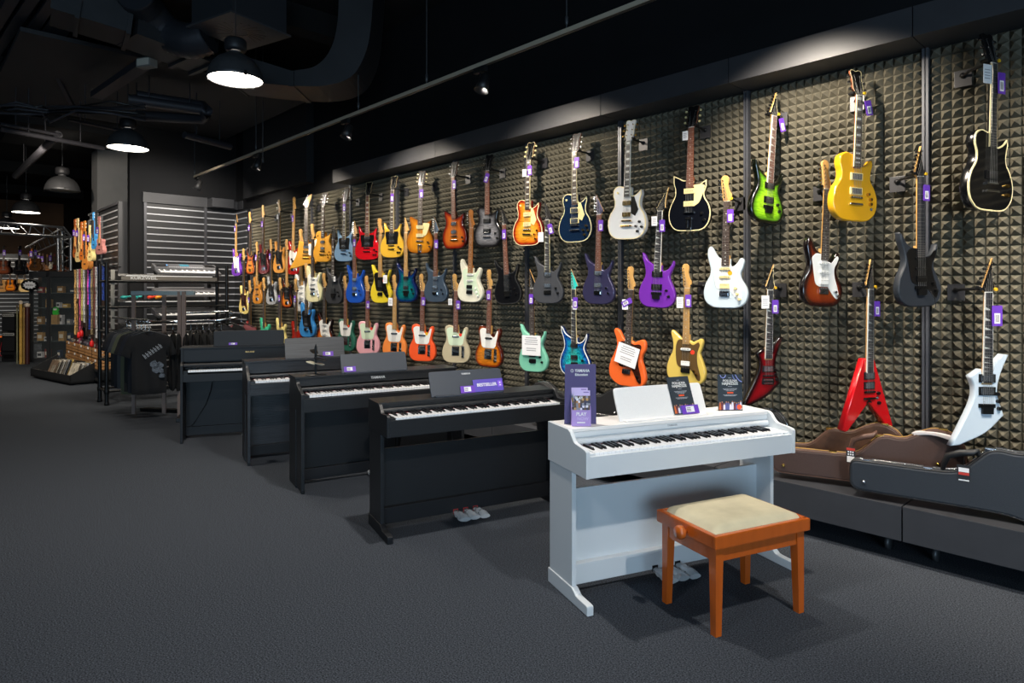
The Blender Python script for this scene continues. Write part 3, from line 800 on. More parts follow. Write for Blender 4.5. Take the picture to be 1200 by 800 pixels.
g(kind='sg', x=404, hx=405.5, top=220, bot=306.5, w=26, paint=('metallic','#8fb4d6'), headcol='black', fb='rose', inlay='block', fbbind=1, neck='mahog', pg=('sg','black'), pu=[('h',.262,'chrome'),('h',.19,'chrome')], bridge=('tom','chrome'), knobs=[(.10,.11),(.12,.07)], tag=(.012,-.02), kc='black',
  short='pale blue horned guitar', label='pale metallic blue double-horned electric guitar with black pickguard')
g(kind='sg', x=431, hx=432, top=213, bot=304.5, w=31, paint='#c81420', headcol='black', headbind=1, fb='red', inlay='block', fbbind=1, neck='mahog', pg=('sg','black'), pu=[('h',.262,'chrome'),('h',.19,'chrome')], bridge=('tom','chrome'), knobs=[(.10,.12),(.13,.10),(.09,.06),(.12,.06)], kc='black',
  short='red horned guitar', label='gloss red double-horned electric guitar with black pickguard and block inlays')
g(kind='sg', x=460, hx=461.5, top=206, bot=302, w=30, paint='#d2a436', headcol='black', headbind=1, fb='rose', inlay='block', fbbind=1, neck='mahog', pg=('sg','black'), pu=[('h',.262,'chrome'),('h',.19,'chrome')], bridge=('tom','chrome'), knobs=[(.10,.12),(.13,.10),(.09,.06),(.12,.06)], tag=(.012,-.02), kc='black',
  short='mustard yellow horned guitar', label='mustard yellow double-horned electric guitar with black pickguard')
g(kind='rev', x=492.5, hx=494.5, top=200, bot=297, w=33, paint=('burst',[(0,'#8a4a10'),(.05,'#c07a18'),(.09,'#c8841c')]), headcol='black', button='pearl', fb='rose', neck='mahog', pg=('rev','cream'), pu=[('p',.30,'cream'),('p',.205,'cream')], bridge=('trapeze','chrome'), knobs=[(.10,.13),(.12,.08)], tag=(.015,-.03),
  short='honey brown guitar with cream pickguard', label='honey brown burst electric guitar with cream pickguard and two cream pickups, top row')
g(kind='rev', x=534, hx=532.5, top=189, bot=292, w=31, paint=('burst',[(0,'#3c0c08'),(.02,'#7a1c10'),(.05,'#b85a1e'),(.09,'#c06a24')]), headcol='black', fb='red', neck='mahog', pu=HH, bridge=('tom','chrome'), knobs=[(.11,.12),(.12,.08)], kc='black', tag=(.03,-.02), side=.0,
  short='dark red burst double-cut guitar', label='dark red and orange burst electric guitar with two pointed horns and two metal pickups')
g(kind='lp', x=572.5, hx=573, top=181, bot=290, w=35, paint=('flame',[(0,'#0c0c0e'),(.02,'#1e1e20'),(.05,'#66666a'),(.09,'#86868a')]), headcol='black', fb='red', neck='black', pu=HHB, ring='black', bridge=('tom','chrome'), knobs=[(.10,.14),(.12,.09)], kc='black', tag=(.02,-.01,.35),
  short='grey and black burst guitar', label='charcoal and silver-grey burst single-cut electric guitar in the top row')
g(kind='lp', x=619.5, hx=622, top=167, bot=288, w=34, paint=('flame',CB), bind=1, headcol='black', headbind=1, fb='rose', inlay='block', fbbind=1, neck='mahog', pg=('lp','cream'), pu=[('p',.285,'cream'),('p',.195,'cream')], bridge=('tom','chrome'), knobs=LPK, kc='gold', switch=(-.085,.37), tag=(.03,-.03), wtag=(-.035,-.06), button='pearl',
  short='cherry sunburst single-cut guitar', label='cherry sunburst single-cut electric guitar with cream binding and cream pickguard')
g(kind='lp', x=675.5, hx=675.5, top=156, bot=284, w=38, paint='#0d2038', bind=1, headcol='black', fb='rose', inlay='block', fbbind=1, neck='mahog', pg=('lp','cream'), ring='cream', pu=HH, bridge=('tom','chrome'), knobs=LPK, kc='gold', switch=(-.085,.37), tag=(.035,-.03),
  short='midnight blue single-cut guitar', label='midnight blue single-cut electric guitar with cream pickguard and cream binding')
g(kind='lp', x=735.5, hx=739, top=141, bot=280.5, w=47, paint='#d2d4d6', bind=1, headcol='body', headbind=1, fb='ebony', inlay='block', fbbind='white', neck='white', pg=('lp','black'), pu=[('h',.285,'gold'),('h',.195,'gold')], bridge=('tom','gold'), knobs=LPK, kc='black', switch=(-.085,.37), hw='gold',
  short='white single-cut guitar with gold hardware', label='white single-cut electric guitar with black pickguard and gold hardware')
g(kind='rev', x=808.5, hx=812, top=124, bot=271, w=50, paint='#0a0d14', bind=1, headcol='black', button='pearl', fb='red', neck='mahog', pg=('rev','cream'), pu=[('p',.30,'cream'),('p',.205,'cream')], bridge=('trapeze','chrome'), knobs=[(.10,.13),(.12,.08)], kc='black', wtag=(-.04,-.005),
  short='black guitar with cream pickguard', label='gloss black electric guitar with cream binding, cream pickguard and two cream pickups')
g(kind='super', x=896, hx=905, top=104, bot=261.6, w=44, paint=('flame',[(0,'#060a04'),(.016,'#0c1406'),(.034,'#5c9418'),(.06,'#8cc81e'),(.1,'#a0d428')]), head='jack', headbind=1, headcol='black', fb='red', inlay='shark', fbbind='white', neck='maple', pu=HHB, ring='black', bridge=('floyd','black'), knobs=SUK, kc='black', hw='black', tag=(.045,.01,-.25), hi=1, side=.0,
  short='green burst guitar', label='bright green burst electric guitar with black edges and pointed black headstock')
g(kind='lp', x=998, hx=1003, top=81, bot=259.5, w=58, hi=1, paint='#dba31c', headcol='black', headbind=1, fb='rose', inlay='block', fbbind=1, neck='mahog', ring='cream', pu=HH, bridge=('tom','chrome'), knobs=[(.09,.17),(.11,.14),(.11,.11)], kc='gold', switch=(.12,.08), tag=(.045,-.01,-.2), side=-.06,
  short='bright gold single-cut guitar', label='bright golden yellow single-cut electric guitar high on the wall, right of the green one')
g(kind='lp', x=1155, hx=1158, top=38, bot=248, w=61, hi=1, paint='#08090b', bind=1, headcol='black', fb='ebony', inlay='none', fbbind=1, neck='black', pu=[('h',.19,'black')], ring='black', bridge=('tom','chrome'), knobs=[(.115,.14),(.115,.09)], kc='gold', hw='chrome', tag=(.030,-.03), side=-.17, tsize=1.25, wtag=(-.07,-.0), wsize=1.5,
  short='rightmost black guitar with cream edge', label='gloss black single-cut electric guitar with cream edge, rightmost in the top row')
# --- middle row
g(kind='strat', x=368.5, top=262, bot=354, w=23, paint='#e6dfb0', fb='rose', neck='maple', pg=('strat','white'), pu=[('s',.285,'white'),('s',.225,'white'),('s',.16,'black')], bridge=('trem','chrome'), knobs=STK, kc='white',
  short='cream guitar with white pickguard', label='cream double-cut electric guitar with white pickguard, under the matte gold one')
g(kind='strat', x=355, top=268, bot=365, w=12, paint='#c8c6c4', fb='maple', pg=('strat','white'), pu=SSS, bridge=('trem','chrome'), knobs=STK, kc='white', Y=4.50, hang=False,
  short='silver white guitar', label='silver white double-cut electric guitar half hidden behind the cream one')
g(kind='super', x=392.5, top=263, bot=356, w=23, paint=('satin','#2c2e32'), fb='rose', neck='black', headcol='black', inlay='block', pu=HHB, bridge=('floyd','black'), knobs=SUK, kc='black', hw='black', wtag=(.045,-.42),
  short='charcoal pointed-horn guitar', label='matte charcoal sharp-horned electric guitar between the cream one and the royal blue one')
g(kind='super', x=417.5, top=258, bot=355, w=25, paint='#1f4fae', fb='red', neck='maple', headcol='maple', pu=[('h',.268,'chrome'),('h',.165,'chrome')], bridge=('trem','chrome'), knobs=SUK, tag=(.02,-.02),
  short='royal blue guitar', label='royal blue sharp-horned electric guitar with two metal pickups')
g(kind='super', x=447.5, top=256, bot=355, w=27, paint='#dcc432', fb='maple', neck='maple', head='f6', headcol='maple', pg=('strat','black'), pu=[('h',.275,'black'),('h',.165,'black')], bridge=('trem','black'), knobs=SUK, kc='black', sticker=(.055,.25,'#e8502a'), wtag=(.09,-.43), wsize=1.5,
  short='lemon yellow guitar with black pickguard', label='lemon yellow electric guitar with black pickguard and a red round sticker')
g(kind='super', x=477.5, top=254, bot=354, w=28, paint=('flame',[(0,'#0a1a52'),(.02,'#0c3060'),(.05,'#0c6064'),(.09,'#107070')]), fb='maple', neck='maple', headcol='maple', pu=HHB, bridge=('floyd','black'), knobs=SUK, kc='black',
  short='teal and navy burst guitar', label='teal and navy burst sharp-horned electric guitar with pale maple fretboard')
g(kind='super', x=511.5, hx=512.5, top=254, bot=354, w=30, paint=('metallic','#4a5a6c'), fb='red', neck='maple', headcol='body', inlay='dot', pu=[('h',.268,'chrome'),('h',.165,'chrome')], bridge=('trem','chrome'), knobs=SUK, tag=(.02,-.06),
  short='slate blue guitar', label='slate blue-grey sharp-horned electric guitar with reddish fretboard')
g(kind='strat', x=551.5, hx=554.5, top=246, bot=354, w=32, paint=('worn','#dedbc8'), fb='dmaple', neck='dmaple', headcol='dmaple', pg=('strat','mint'), pu=SSS[:2]+[('h',.16,'black')], bridge=('trem','black'), knobs=STK, kc='white', arm=0,
  short='worn white guitar', label='worn off-white double-cut electric guitar with amber maple neck and mint pickguard')
g(kind='super', x=597, hx=592, top=241, bot=356, w=34, paint='#101114', bind='chrome', fb='red', neck='black', headcol='black', pu=HHB, bridge=('floyd','black'), knobs=SUK, kc='black', hw='black', tag=(.01,-.03),
  short='gloss black sharp-horned guitar', label='gloss black sharp-horned electric guitar with silver edge, lower left of the cherry sunburst one')
g(kind='super', x=643, hx=643, top=235, bot=355.5, w=38, paint=('satin','#3a3c41'), fb='ebony', neck='black', headcol='black', inlay='shark', fbbind=1, pu=[('h',.268,'chrome'),('h',.165,'chrome')], bridge=('trem','black'), knobs=SUK, kc='black', hw='black', tag=(.03,-.02,-.25), wtag=(-.06,-.09), wsize=1.3,
  short='matte graphite guitar', label='matte graphite grey electric guitar with dark fretboard, below the midnight blue one')
g(kind='super', x=702, hx=704, top=227, bot=356.5, w=40, paint=('metallic','#3a3858'), fb='red', neck='maple', headcol='body', pu=[('h',.268,'chrome'),('h',.165,'chrome')], bridge=('trem','chrome'), knobs=SUK, tag=(.03,-.03), side=.05,
  short='dark indigo guitar', label='dark indigo metallic sharp-horned electric guitar with reddish fretboard')
g(kind='super', x=770, hx=776, top=220, bot=360.5, w=41, paint='#6a2c9c', head='jack', headbind=1, headcol='black', fb='ebony', inlay='shark', fbbind='white', neck='maple', pu=HHB, ring='black', bridge=('floyd','black'), knobs=SUK, kc='black', hw='black', wtag=(-.04,-.02), wsize=1.1, tag=(.03,-.05),
  short='violet guitar', label='glossy violet sharp-horned electric guitar with sharkfin inlays')
g(kind='strat', x=850.5, hx=853.5, top=206, bot=361, w=45, paint='#c6d4dc', fb='rose', neck='maple', pg=('strat','white'), pu=[('s',.285,'cream'),('s',.225,'cream'),('h',.16,'cream')], bridge=('trem','chrome'), knobs=STK, kc='cream', sticker=(.035,.255,'#e0a020'), tag=(.035,-.04), side=.0,
  short='pale ice blue guitar', label='pale ice blue double-cut electric guitar with a yellow round sticker on its pickguard')
g(kind='strat', x=961, hx=966, top=188, bot=359.5, w=52, hi=1, paint=('burst',[(0,'#0c0606'),(.02,'#2c0c08'),(.045,'#7a2c10'),(.09,'#8c3c14')]), fb='rose', neck='maple', pg=('strat','white'), pu=[('s',.285,'white'),('s',.225,'white'),('h',.165,'white')], bridge=('trem','chrome'), knobs=[(.09,.10),(.11,.075)], side=-.1,
  short='dark sunburst guitar with white pickguard', label='dark brown sunburst double-cut electric guitar with white pickguard, below the bright gold one')
g(kind='super', x=1075, hx=1074, top=170, bot=359.5, w=57, hi=1, paint=('satin','#20262e'), fb='ebony', neck='maple', head='jack', headcol='black', inlay='none', pg=('strat','black'), pu=[('s',.285,'black'),('s',.225,'black'),('h',.165,'black')], bridge=('floyd','black'), knobs=SUK, kc='black', hw='black', tag=(.024,-.03), side=-.17, arm=1,
  short='large matte blue-black guitar', label='matte blue-black double-cut electric guitar with black hardware, second column from the right')
# --- bottom row
g(kind='strat', x=361, top=308, bot=395, w=21, paint='#3a86c8', fb='rose', neck='maple', pg=('strat','black'), pu=HHB[:1]+[('h',.165,'chrome')], bridge=('trem','chrome'), knobs=STK, kc='black', Y=4.44,
  short='sky blue guitar with black pickguard', label='sky blue double-cut electric guitar with black pickguard, leftmost body in the bottom row')
g(kind='strat', x=382, top=320, bot=406, w=23, paint=('burst',SB), fb='rose', neck='maple', pg=('strat','white'), pu=SSS, bridge=('trem','chrome'), knobs=STK, kc='white', Y=4.44,
  short='small sunburst guitar with white pickguard', label='sunburst double-cut electric guitar with large white pickguard beside the sky blue one')
g(kind='tele', x=406.5, top=323, bot=411, w=24, paint=('satin','#1e5c4c'), fb='red', neck='maple', pg=('tele','white'), bridge=('tele','chrome'), sticker=(.055,.32,'#e8402a'), Y=4.44, pu=[('s',.285,'chrome')],
  short='forest green guitar', label='forest green single-cut electric guitar with white pickguard and red round sticker')
g(kind='tele', x=432, top=323, bot=415.5, w=29, paint=('satin','#e0a4ae'), fb='red', neck='maple', pg=('tele','mint'), bridge=('tele','chrome'), sticker=(.055,.32,'#e8402a'), Y=4.44, tag=(.02,-.1), pu=[('s',.285,'chrome')],
  short='pastel pink guitar', label='pastel pink single-cut electric guitar with mint pickguard')
g(kind='tele', x=463, hx=464.5, top=322, bot=419.5, w=30, paint=('satin','#e8863c'), fb='maple', neck='maple', pg=('tele','white'), bridge=('tele','chrome'), Y=4.44, wtag=(-.05,-.06), wsize=1.4, pu=[('s',.285,'chrome')],
  short='pale orange guitar', label='pale orange single-cut electric guitar with maple fretboard, right of the pastel pink one')
g(kind='tele', x=495.5, hx=496.5, top=321, bot=423, w=33, paint=('satin','#ec5420'), fb='red', neck='maple', pg=('tele','white'), bridge=('tele','chrome'), sticker=(.055,.305,'#e0b020'), Y=4.44, tag=(.02,-.05), pu=[('s',.285,'chrome')],
  short='vivid red-orange guitar', label='vivid red-orange single-cut electric guitar with white pickguard and yellow round sticker')
g(kind='tele', x=535, hx=535.5, top=321, bot=425, w=34, paint=('satin','#b8ad90'), fb='red', neck='maple', pg=('tele','mint'), bridge=('tele','chrome'), sticker=(.055,.305,'#e8402a'), Y=4.44, wtag=(-.06,-.06), tag=(.035,-.08), pu=[('s',.285,'chrome')],
  short='beige guitar with red sticker', label='beige single-cut electric guitar with mint pickguard and red round sticker')
g(kind='tele', x=573.5, hx=576, top=316, bot=430, w=34, paint=('flame',TB), fb='red', neck='maple', pg=('tele','white'), bridge=('tele','chrome'), Y=4.44, tag=(.0,-.0), pu=[('s',.285,'black')],
  short='tobacco sunburst guitar', label='tobacco sunburst single-cut electric guitar with white pickguard in the bottom row')
g(kind='super', x=626, hx=625, top=315, bot=435.5, w=36, paint='#7ec8ac', fb='rose', neck='maple', headcol='black', pu=[('h',.268,'black'),('h',.155,'black')], bridge=('trem','black'), knobs=SUK, kc='black', hw='black', Y=4.43, tag=(.005,-.03), paper=(0,.245,.215,.19,0),
  short='mint green guitar', label='mint green sharp-horned electric guitar with a white notice sheet across it')
g(kind='super', x=675, hx=674, top=315, bot=440, w=38, paint=('burl',[(0,'#10306e'),(.025,'#1550a0'),(.06,'#189ab0'),(.1,'#28b8b0')]), bind='white', headcol='body', fb='ebony', inlay='shark', fbbind=1, neck='maple', pu=HHB, bridge=('trem','black'), knobs=SUK, kc='black', hw='black', Y=4.43, wtag=(.02,-.09), tag=(.03,-.05),
  short='blue swirl guitar', label='turquoise and blue swirl-topped sharp-horned electric guitar behind the purple leaflet display')
g(kind='jazz', x=735, hx=742, top=312, bot=452, w=46, paint='#ee6a30', fb='rose', neck='maple', pg=('jazz','tort'), pu=[('p',.30,'black')], bridge=('trem','chrome'), knobs=[(.10,.09),(.115,.06)], kc='black', Y=4.43, wtag=(-.04,-.06), wsize=1.2, tag=(.02,-.06,1.1), paper=(.005,.255,.20,.17,.28),
  short='orange offset guitar', label='orange offset-body electric guitar with tortoise pickguard and a tilted white notice sheet')
g(kind='duo', x=804.5, hx=807, top=309, bot=450, w=44, paint='#d4b85c', fb='maple', neck='maple', pg=('duo','brown'), pu=[('s',.275,'white'),('h',.165,'white')], bridge=('trem','black'), knobs=[(.07,.11),(.09,.085)], kc='gold', sticker=(.055,.255,'#e8402a'), Y=4.43, wtag=(-.05,-.05), wsize=1.2, tag=(.02,-.03),
  short='sand yellow guitar with brown pickguard', label='sand yellow electric guitar with brown pickguard, above the white piano music rest')
g(kind='kelly', x=897, hx=900.5, top=309, bot=476, w=50, hi=1, paint=('burst',[(0,'#0a0404'),(.015,'#1c0406'),(.04,'#7c0c14'),(.1,'#a01018')]), head='jack', headbind=1, headcol='black', fb='ebony', inlay='shark', fbbind='white', neck='maple', pu=HH, ring='black', bridge=('tom','black'), knobs=[(.055,.27),(.06,.235),(.065,.20)], kc='black', hw='black', Y=4.46, wtag=(-.045,-.02), wsize=1.3, tag=(.03,-.05), side=.0,
  short='black and red angular guitar', label='black to red burst angular electric guitar above the right end of the white piano')
g(kind='vee', x=1014, hx=1016, top=303, bot=503, w=66, hi=1, paint='#c41018', headcol='black', fb='ebony', inlay='shark', fbbind='white', neck='maple', pu=[('h',.335,'chrome'),('h',.275,'chrome')], ring='black', bridge=('tom','black'), knobs=[(.075,.225),(.08,.165)], switch=(.07,.195), kc='black', hw='black', emblem=1, tag=(.034,-.05), side=-.12, Y=4.44,
  short='red V-shaped guitar', label='red V-shaped electric guitar with black headstock')
g(kind='kelly', x=1152, hx=1154.5, top=302, bot=522, w=72, hi=1, paint='#c8d6e2', headcol='black', fb='ebony', inlay='shark', fbbind='white', neck='maple', pu=[('h',.375,'chrome'),('h',.305,'chrome')], ring='black', bridge=('floyd','black'), knobs=[(.055,.29),(.06,.25),(.065,.21)], kc='black', hw='black', tag=(.034,-.05), side=-.19, tsize=1.2, Y=4.44,
  short='white angular guitar', label='white angular electric guitar with black hardware, lowest at the right edge of the wall')
# --- basses and others in the far left corner
g(kind='bass', x=278, top=251, bot=323.5, w=10, paint='#6a34a8', head='ibz', headcol='black', fb='maple', neck='maple', pg=('bass','white'), pu=[('b',.22,'white')], bridge=('bass','chrome'), tag=(.0,-.02), hang=True,
  short='purple bass with white pickguard', label='purple bass guitar with white pickguard hanging on the slatted corner')
g(kind='bass', x=294.5, top=248, bot=322, w=9, paint=('burst',SB), fb='rose', neck='maple', pu=[('jb',.28,'black'),('jb',.18,'black')], bridge=('bass','gold'), knobs=[(.085,.11),(.1,.08)], kc='gold', tag=(0,-.02),
  short='amber brown bass', label='amber brown bass guitar with two dark pickups, high in the far corner')
g(kind='bass', x=287, top=291, bot=368, w=12, paint='#e2cc7c', fb='rose', neck='maple', pg=('bass','tort'), pu=[('b',.22,'black')], bridge=('bass','chrome'),
  short='butter yellow bass', label='butter yellow bass guitar with dark pickguard, below the purple bass')
g(kind='bass', x=302.5, top=283, bot=356, w=13, paint=('wood','#b87828'), fb='maple', neck='maple', pu=[('jb',.28,'black'),('jb',.18,'black')], bridge=('bass','chrome'), tag=(0,-.02), Y=4.42,
  short='natural brown wood bass', label='natural brown wooden bass guitar in the far corner, second row')
g(kind='bass', x=310, top=240, bot=321, w=13, paint='#5c1018', fb='rose', neck='maple', pg=('bass','black'), pu=[('b',.22,'black')], bridge=('bass','chrome'), tag=(0,-.05),
  short='wine red bass with black pickguard', label='wine red bass guitar with black pickguard, top row of the far corner')
g(kind='bass', x=328, hx=329, top=234, bot=320, w=14, paint=('wood','#cc8c3c'), fb='rose', neck='maple', pg=('bass','black'), pu=[('b',.22,'black')], bridge=('bass','chrome'), wtag=(-.02,-.01),
  short='honey natural bass with black pickguard', label='honey-coloured bass guitar with black pickguard, top row of the far corner')
g(kind='bass', x=319, top=280, bot=357, w=11, paint='#9a9ca0', fb='rose', neck='maple', pg=('bass','black'), pu=[('b',.22,'chrome')], bridge=('bass','chrome'), tag=(0,-.03), Y=4.42,
  short='silver and black bass', label='silver and black bass guitar in the second row of the far corner')
g(kind='bass', x=337.5, top=280, bot=361, w=12, paint=('burst',SB), fb='maple', neck='maple', pg=('bass','black'), pu=[('jb',.28,'chrome'),('jb',.18,'chrome')], bridge=('bass','chrome'), Y=4.42,
  short='three-tone sunburst bass', label='sunburst bass guitar with black pickguard, second row beside the silver and black one')
g(kind='bass', x=311, top=325, bot=409, w=13, paint='#3cb890', fb='rose', neck='maple', pu=[('b',.22,'white')], bridge=('bass','chrome'), Y=4.42,
  short='sea green bass', label='sea green bass guitar low in the far corner, rising behind the farthest piano')
g(kind='bass', x=330, top=325, bot=409, w=13, paint='#e4d488', fb='rose', neck='maple', pu=[('b',.22,'white')], bridge=('bass','chrome'), tag=(0,-.06), Y=4.42,
  short='vanilla bass', label='vanilla cream bass guitar low in the far corner beside the sea green one')
g(kind='bass', x=294.5, top=328, bot=413, w=11, paint='#7c1414', fb='rose', neck='maple', pu=[('b',.22,'white')], bridge=('bass','chrome'), Y=4.42, tag=(0,-.05),
  short='dark red bass low in the corner', label='dark red bass guitar low in the far corner, left of the sea green one')
g(kind='bass', x=348.5, top=326, bot=415, w=13, paint='#9c2418', fb='rose', neck='maple', pu=[('b',.22,'black')], bridge=('bass','chrome'), tag=(0,-.04), Y=4.46,
  short='brick red bass beside the sky blue guitar', label='brick red bass guitar mostly hidden left of the sky blue guitar')
for q in G:
    if q.get('knobs') is None: q['knobs'] = []
    place(q)
# ================================================================== pianos
WKEY = mat('white_keys', '#e9ebee', .25, coat=.4); BKEY = mat('black_keys', '#131519', .3)
PBLK = mat('piano_black_grain', '#16191d', .42, wood=((6, 60, 220), .22), bump=(1, .25, (12, 60, 400)))
PSAT = mat('piano_black_satin', '#17191d', .5, spec=.3)
PWHT = mat('piano_white', '#cdd2d6', .42)
PWHT2 = mat('piano_white_top', '#e6e4e2', .45, noise=(200, .03))
REDF = mat('red_felt', '#8c1e22', .9)
SILV = mat('pedal_brass_silver', '#bfc3c6', .2, 1)
BAG = mat('clear_plastic_wrap', '#dfe4e8', .15, coat=.5, alpha=.4)
BTN = mat('dark_glass', '#111215', .15)
LETW = mat('silver_lettering', '#d6d8da', .4, .3)
LETG = mat('grey_lettering', '#8e949a', .4)
LETAU = mat('gold_lettering', '#c8a468', .35, .6)
def pframe(px, py, pxr, z, W, D=None):
    """front left corner of the key bed at height z plus the front edge's vanishing column -> origin and rotation"""
    A = at_z(px, py, z)
    v = Vector((SN*(pxr-CX)+(-CS)*F, CS*(pxr-CX)+SN*F, 0)).normalized()
    return A, math.atan2(v.y, v.x)
def keys(t, W, x0, zt, y0, y1, far=False):
    n = 52; kw = (W-2*x0)/n
    mb = MB()
    for i in range(n):
        a = x0+i*kw
        mb.box(a+.0006, y0, zt-.022, a+kw-.0006, y1, zt, ch=.0016)
    mb.build('white_keys', WKEY, t)
    mb = MB()
    # from A0: black keys after A, C, D, F, G
    pat = 'ABCDEFG'
    for i in range(n-1):
        if pat[i % 7] in 'ACDFG':
            a = x0+(i+1)*kw
            y = y0+.052
            mb.add([(a-.0062, y, zt-.001), (a+.0062, y, zt-.001), (a+.0062, y1, zt-.001), (a-.0062, y1, zt-.001), (a-.0046, y+.010, zt+.0115), (a+.0046, y+.010, zt+.0115), (a+.0046, y1, zt+.012), (a-.0046, y1, zt+.012)],
                   [(0,3,2,1),(4,5,6,7),(0,1,5,4),(1,2,6,5),(2,3,7,6),(3,0,4,7)])
    mb.build('black_keys', BKEY, t)
    MB().box(x0-.002, y1-.0035, zt-.004, W-x0+.002, y1+.002, zt+.001).build('key_felt', REDF, t)
def pedals(t, x, y, z, wrap=True, m=SILV):
    for i, dx in enumerate((-.075, 0, .075)):
        mb = MB(); o = [(dx+x-.011, y-.005), (dx+x+.011, y-.005), (dx+x+.013, y-.05), (dx+x+.022, y-.085), (dx+x+.014, y-.105), (dx+x-.014, y-.105), (dx+x-.022, y-.085), (dx+x-.013, y-.05)]
        mb.prism(spline(o, 3), z, z+.010, 'z', bev=.003)
        p = mb.build('pedal', m, t)
        if wrap:
            random.seed(i)
            mb = MB(); N = 7; rings = []
            for k in range(N):
                f = k/(N-1); yy = y-.01-.13*f; w = .020+.022*f+random.uniform(-.003, .003); h = .014+.012*math.sin(PI*f)
                rings.append([(dx+x+w*math.cos(a)*random.uniform(.85, 1.1)+.012*f, yy, z+.006-.012*f+h*math.sin(a)*random.uniform(.8, 1.15)) for a in [2*PI*q/9 for q in range(9)]])
            vs = [v for r in rings for v in r]
            mb.add(vs, [(k*9+q, k*9+(q+1) % 9, (k+1)*9+(q+1) % 9, (k+1)*9+q) for k in range(N-1) for q in range(9)]+[tuple(range((N-1)*9, N*9))])
            mb.build('plastic_wrap', BAG, p)
        MB().box(dx+x-.018, y-.004, z-.006, dx+x+.018, y+.001, z+.026).box(dx+x-.014, y-.006, z-.003, dx+x+.014, y, z+.022, 1).build('pedal_slot', [REDF if wrap == 2 else BLACKP, BLACKP], t)
def rest(t, x0, x1, y, z, h, tilt, m, lip=True, r=.018, th=.012):
    M = Matrix.Translation((0, y, z+.002)) @ Matrix.Rotation(-tilt, 4, 'X')
    o = spline([(x0, 0, 1), (x1, 0, 1), (x1, h-r), (x1-r, h), (x0+r, h), (x0, h-r)], 4)
    r_ = MB().prism(o, 0, th, bev=.003, M=M).build('music_rest', m, t)
    if lip:
        MB().box(x0+.02, y-.032, z, x1-.02, y+.004, z+.010, ch=.003).build('rest_ledge', m, r_)
    return M

def digital_piano(label, A, rz, W=1.345, white=False, z1=.855):
    """slim cabinet: curved cheeks, recessed legs on forward feet"""
    t = thing('digital_piano', label, 'piano', (A.x, A.y, 0), rz)
    m = PWHT if white else PBLK; mt = PWHT2 if white else PBLK
    D = .415; zb = .655
    for i, (a, b) in enumerate(((0, .022), (W-.022, W))):
        o = spline([(D, zb, 1), (D, z1, 1), (.190, z1, 1), (.165, z1-.012), (.140, z1-.040), (.115, z1-.056), (.030, .795), (.006, .788), (0, .775), (0, zb, 1)], 5)
        MB().prism(o, a, b, 'x', bev=.002).build('cheek', m, t)
        xa, xb = (.006, .030) if i == 0 else (W-.030, W-.006)
        MB().box(xa, .155, .06, xb, D-.01, zb, ch=.002).build('leg_panel', m, t)
        f = spline([(D+.0, 0, 1), (D+.0, .075, 1), (.150, .075, 1), (.125, .062), (.105, .050), (.0, .047), (-.008, .040), (-.008, 0, 1)], 4)
        MB().prism(f, xa-.006, xb+.006, 'x', bev=.003).build('foot', m if white else PSAT, t)
    MB().box(.022, .185, z1-.018, W-.022, D, z1, ch=.003).build('top_board', mt, t)
    MB().box(.022, .004, zb, W-.022, .022, .760, ch=.002).build('key_slip', m, t)
    MB().box(.022, .022, zb, W-.022, D-.01, zb+.03).build('key_bed', m, t)
    MB().box(.022, .195, .68, W-.022, D, z1-.018).build('back_board', m, t)
    # rounded sliding fallboard behind the keys
    mb = MB(); ys = [(.188, .775), (.178, .785), (.176, .796), (.184, .806), (.200, .812)]
    mb.prism(spline([(.205, .775, 1), (.182, .778), (.174, .790), (.180, .806), (.205, .812, 1)], 4), .024, W-.024, 'x')
    mb.build('fallboard', m, t)
    MB().box(.024, .186, .818, W-.024, .20, z1-.019, ch=.001).build('name_board', m, t)
    for a, b in ((.022, .062), (W-.062, W-.022)):
        MB().box(a, .022, zb+.03, b, .186, .770, ch=.003).build('key_block', m, t)
    keys(t, W, .064, .772, .024, .176)
    MB().box(.03, .265, .15, W-.03, .283, .53, ch=.001).build('back_panel', m, t)
    MB().box(.03, .225, .045, W-.03, .283, .150, ch=.004).build('pedal_rail', m if white else PSAT, t)
    pedals(t, W*.47, .225, .040, 1 if white else 2)
    MB().tube([(W*.60, .28, .655), (W*.60+.01, .27, .615), (W*.62, .27, .605), (W*.635, .28, .62), (W*.64, .29, .655)], .003, 6).build('cable', BLACKP, t)
    return t, D, z1

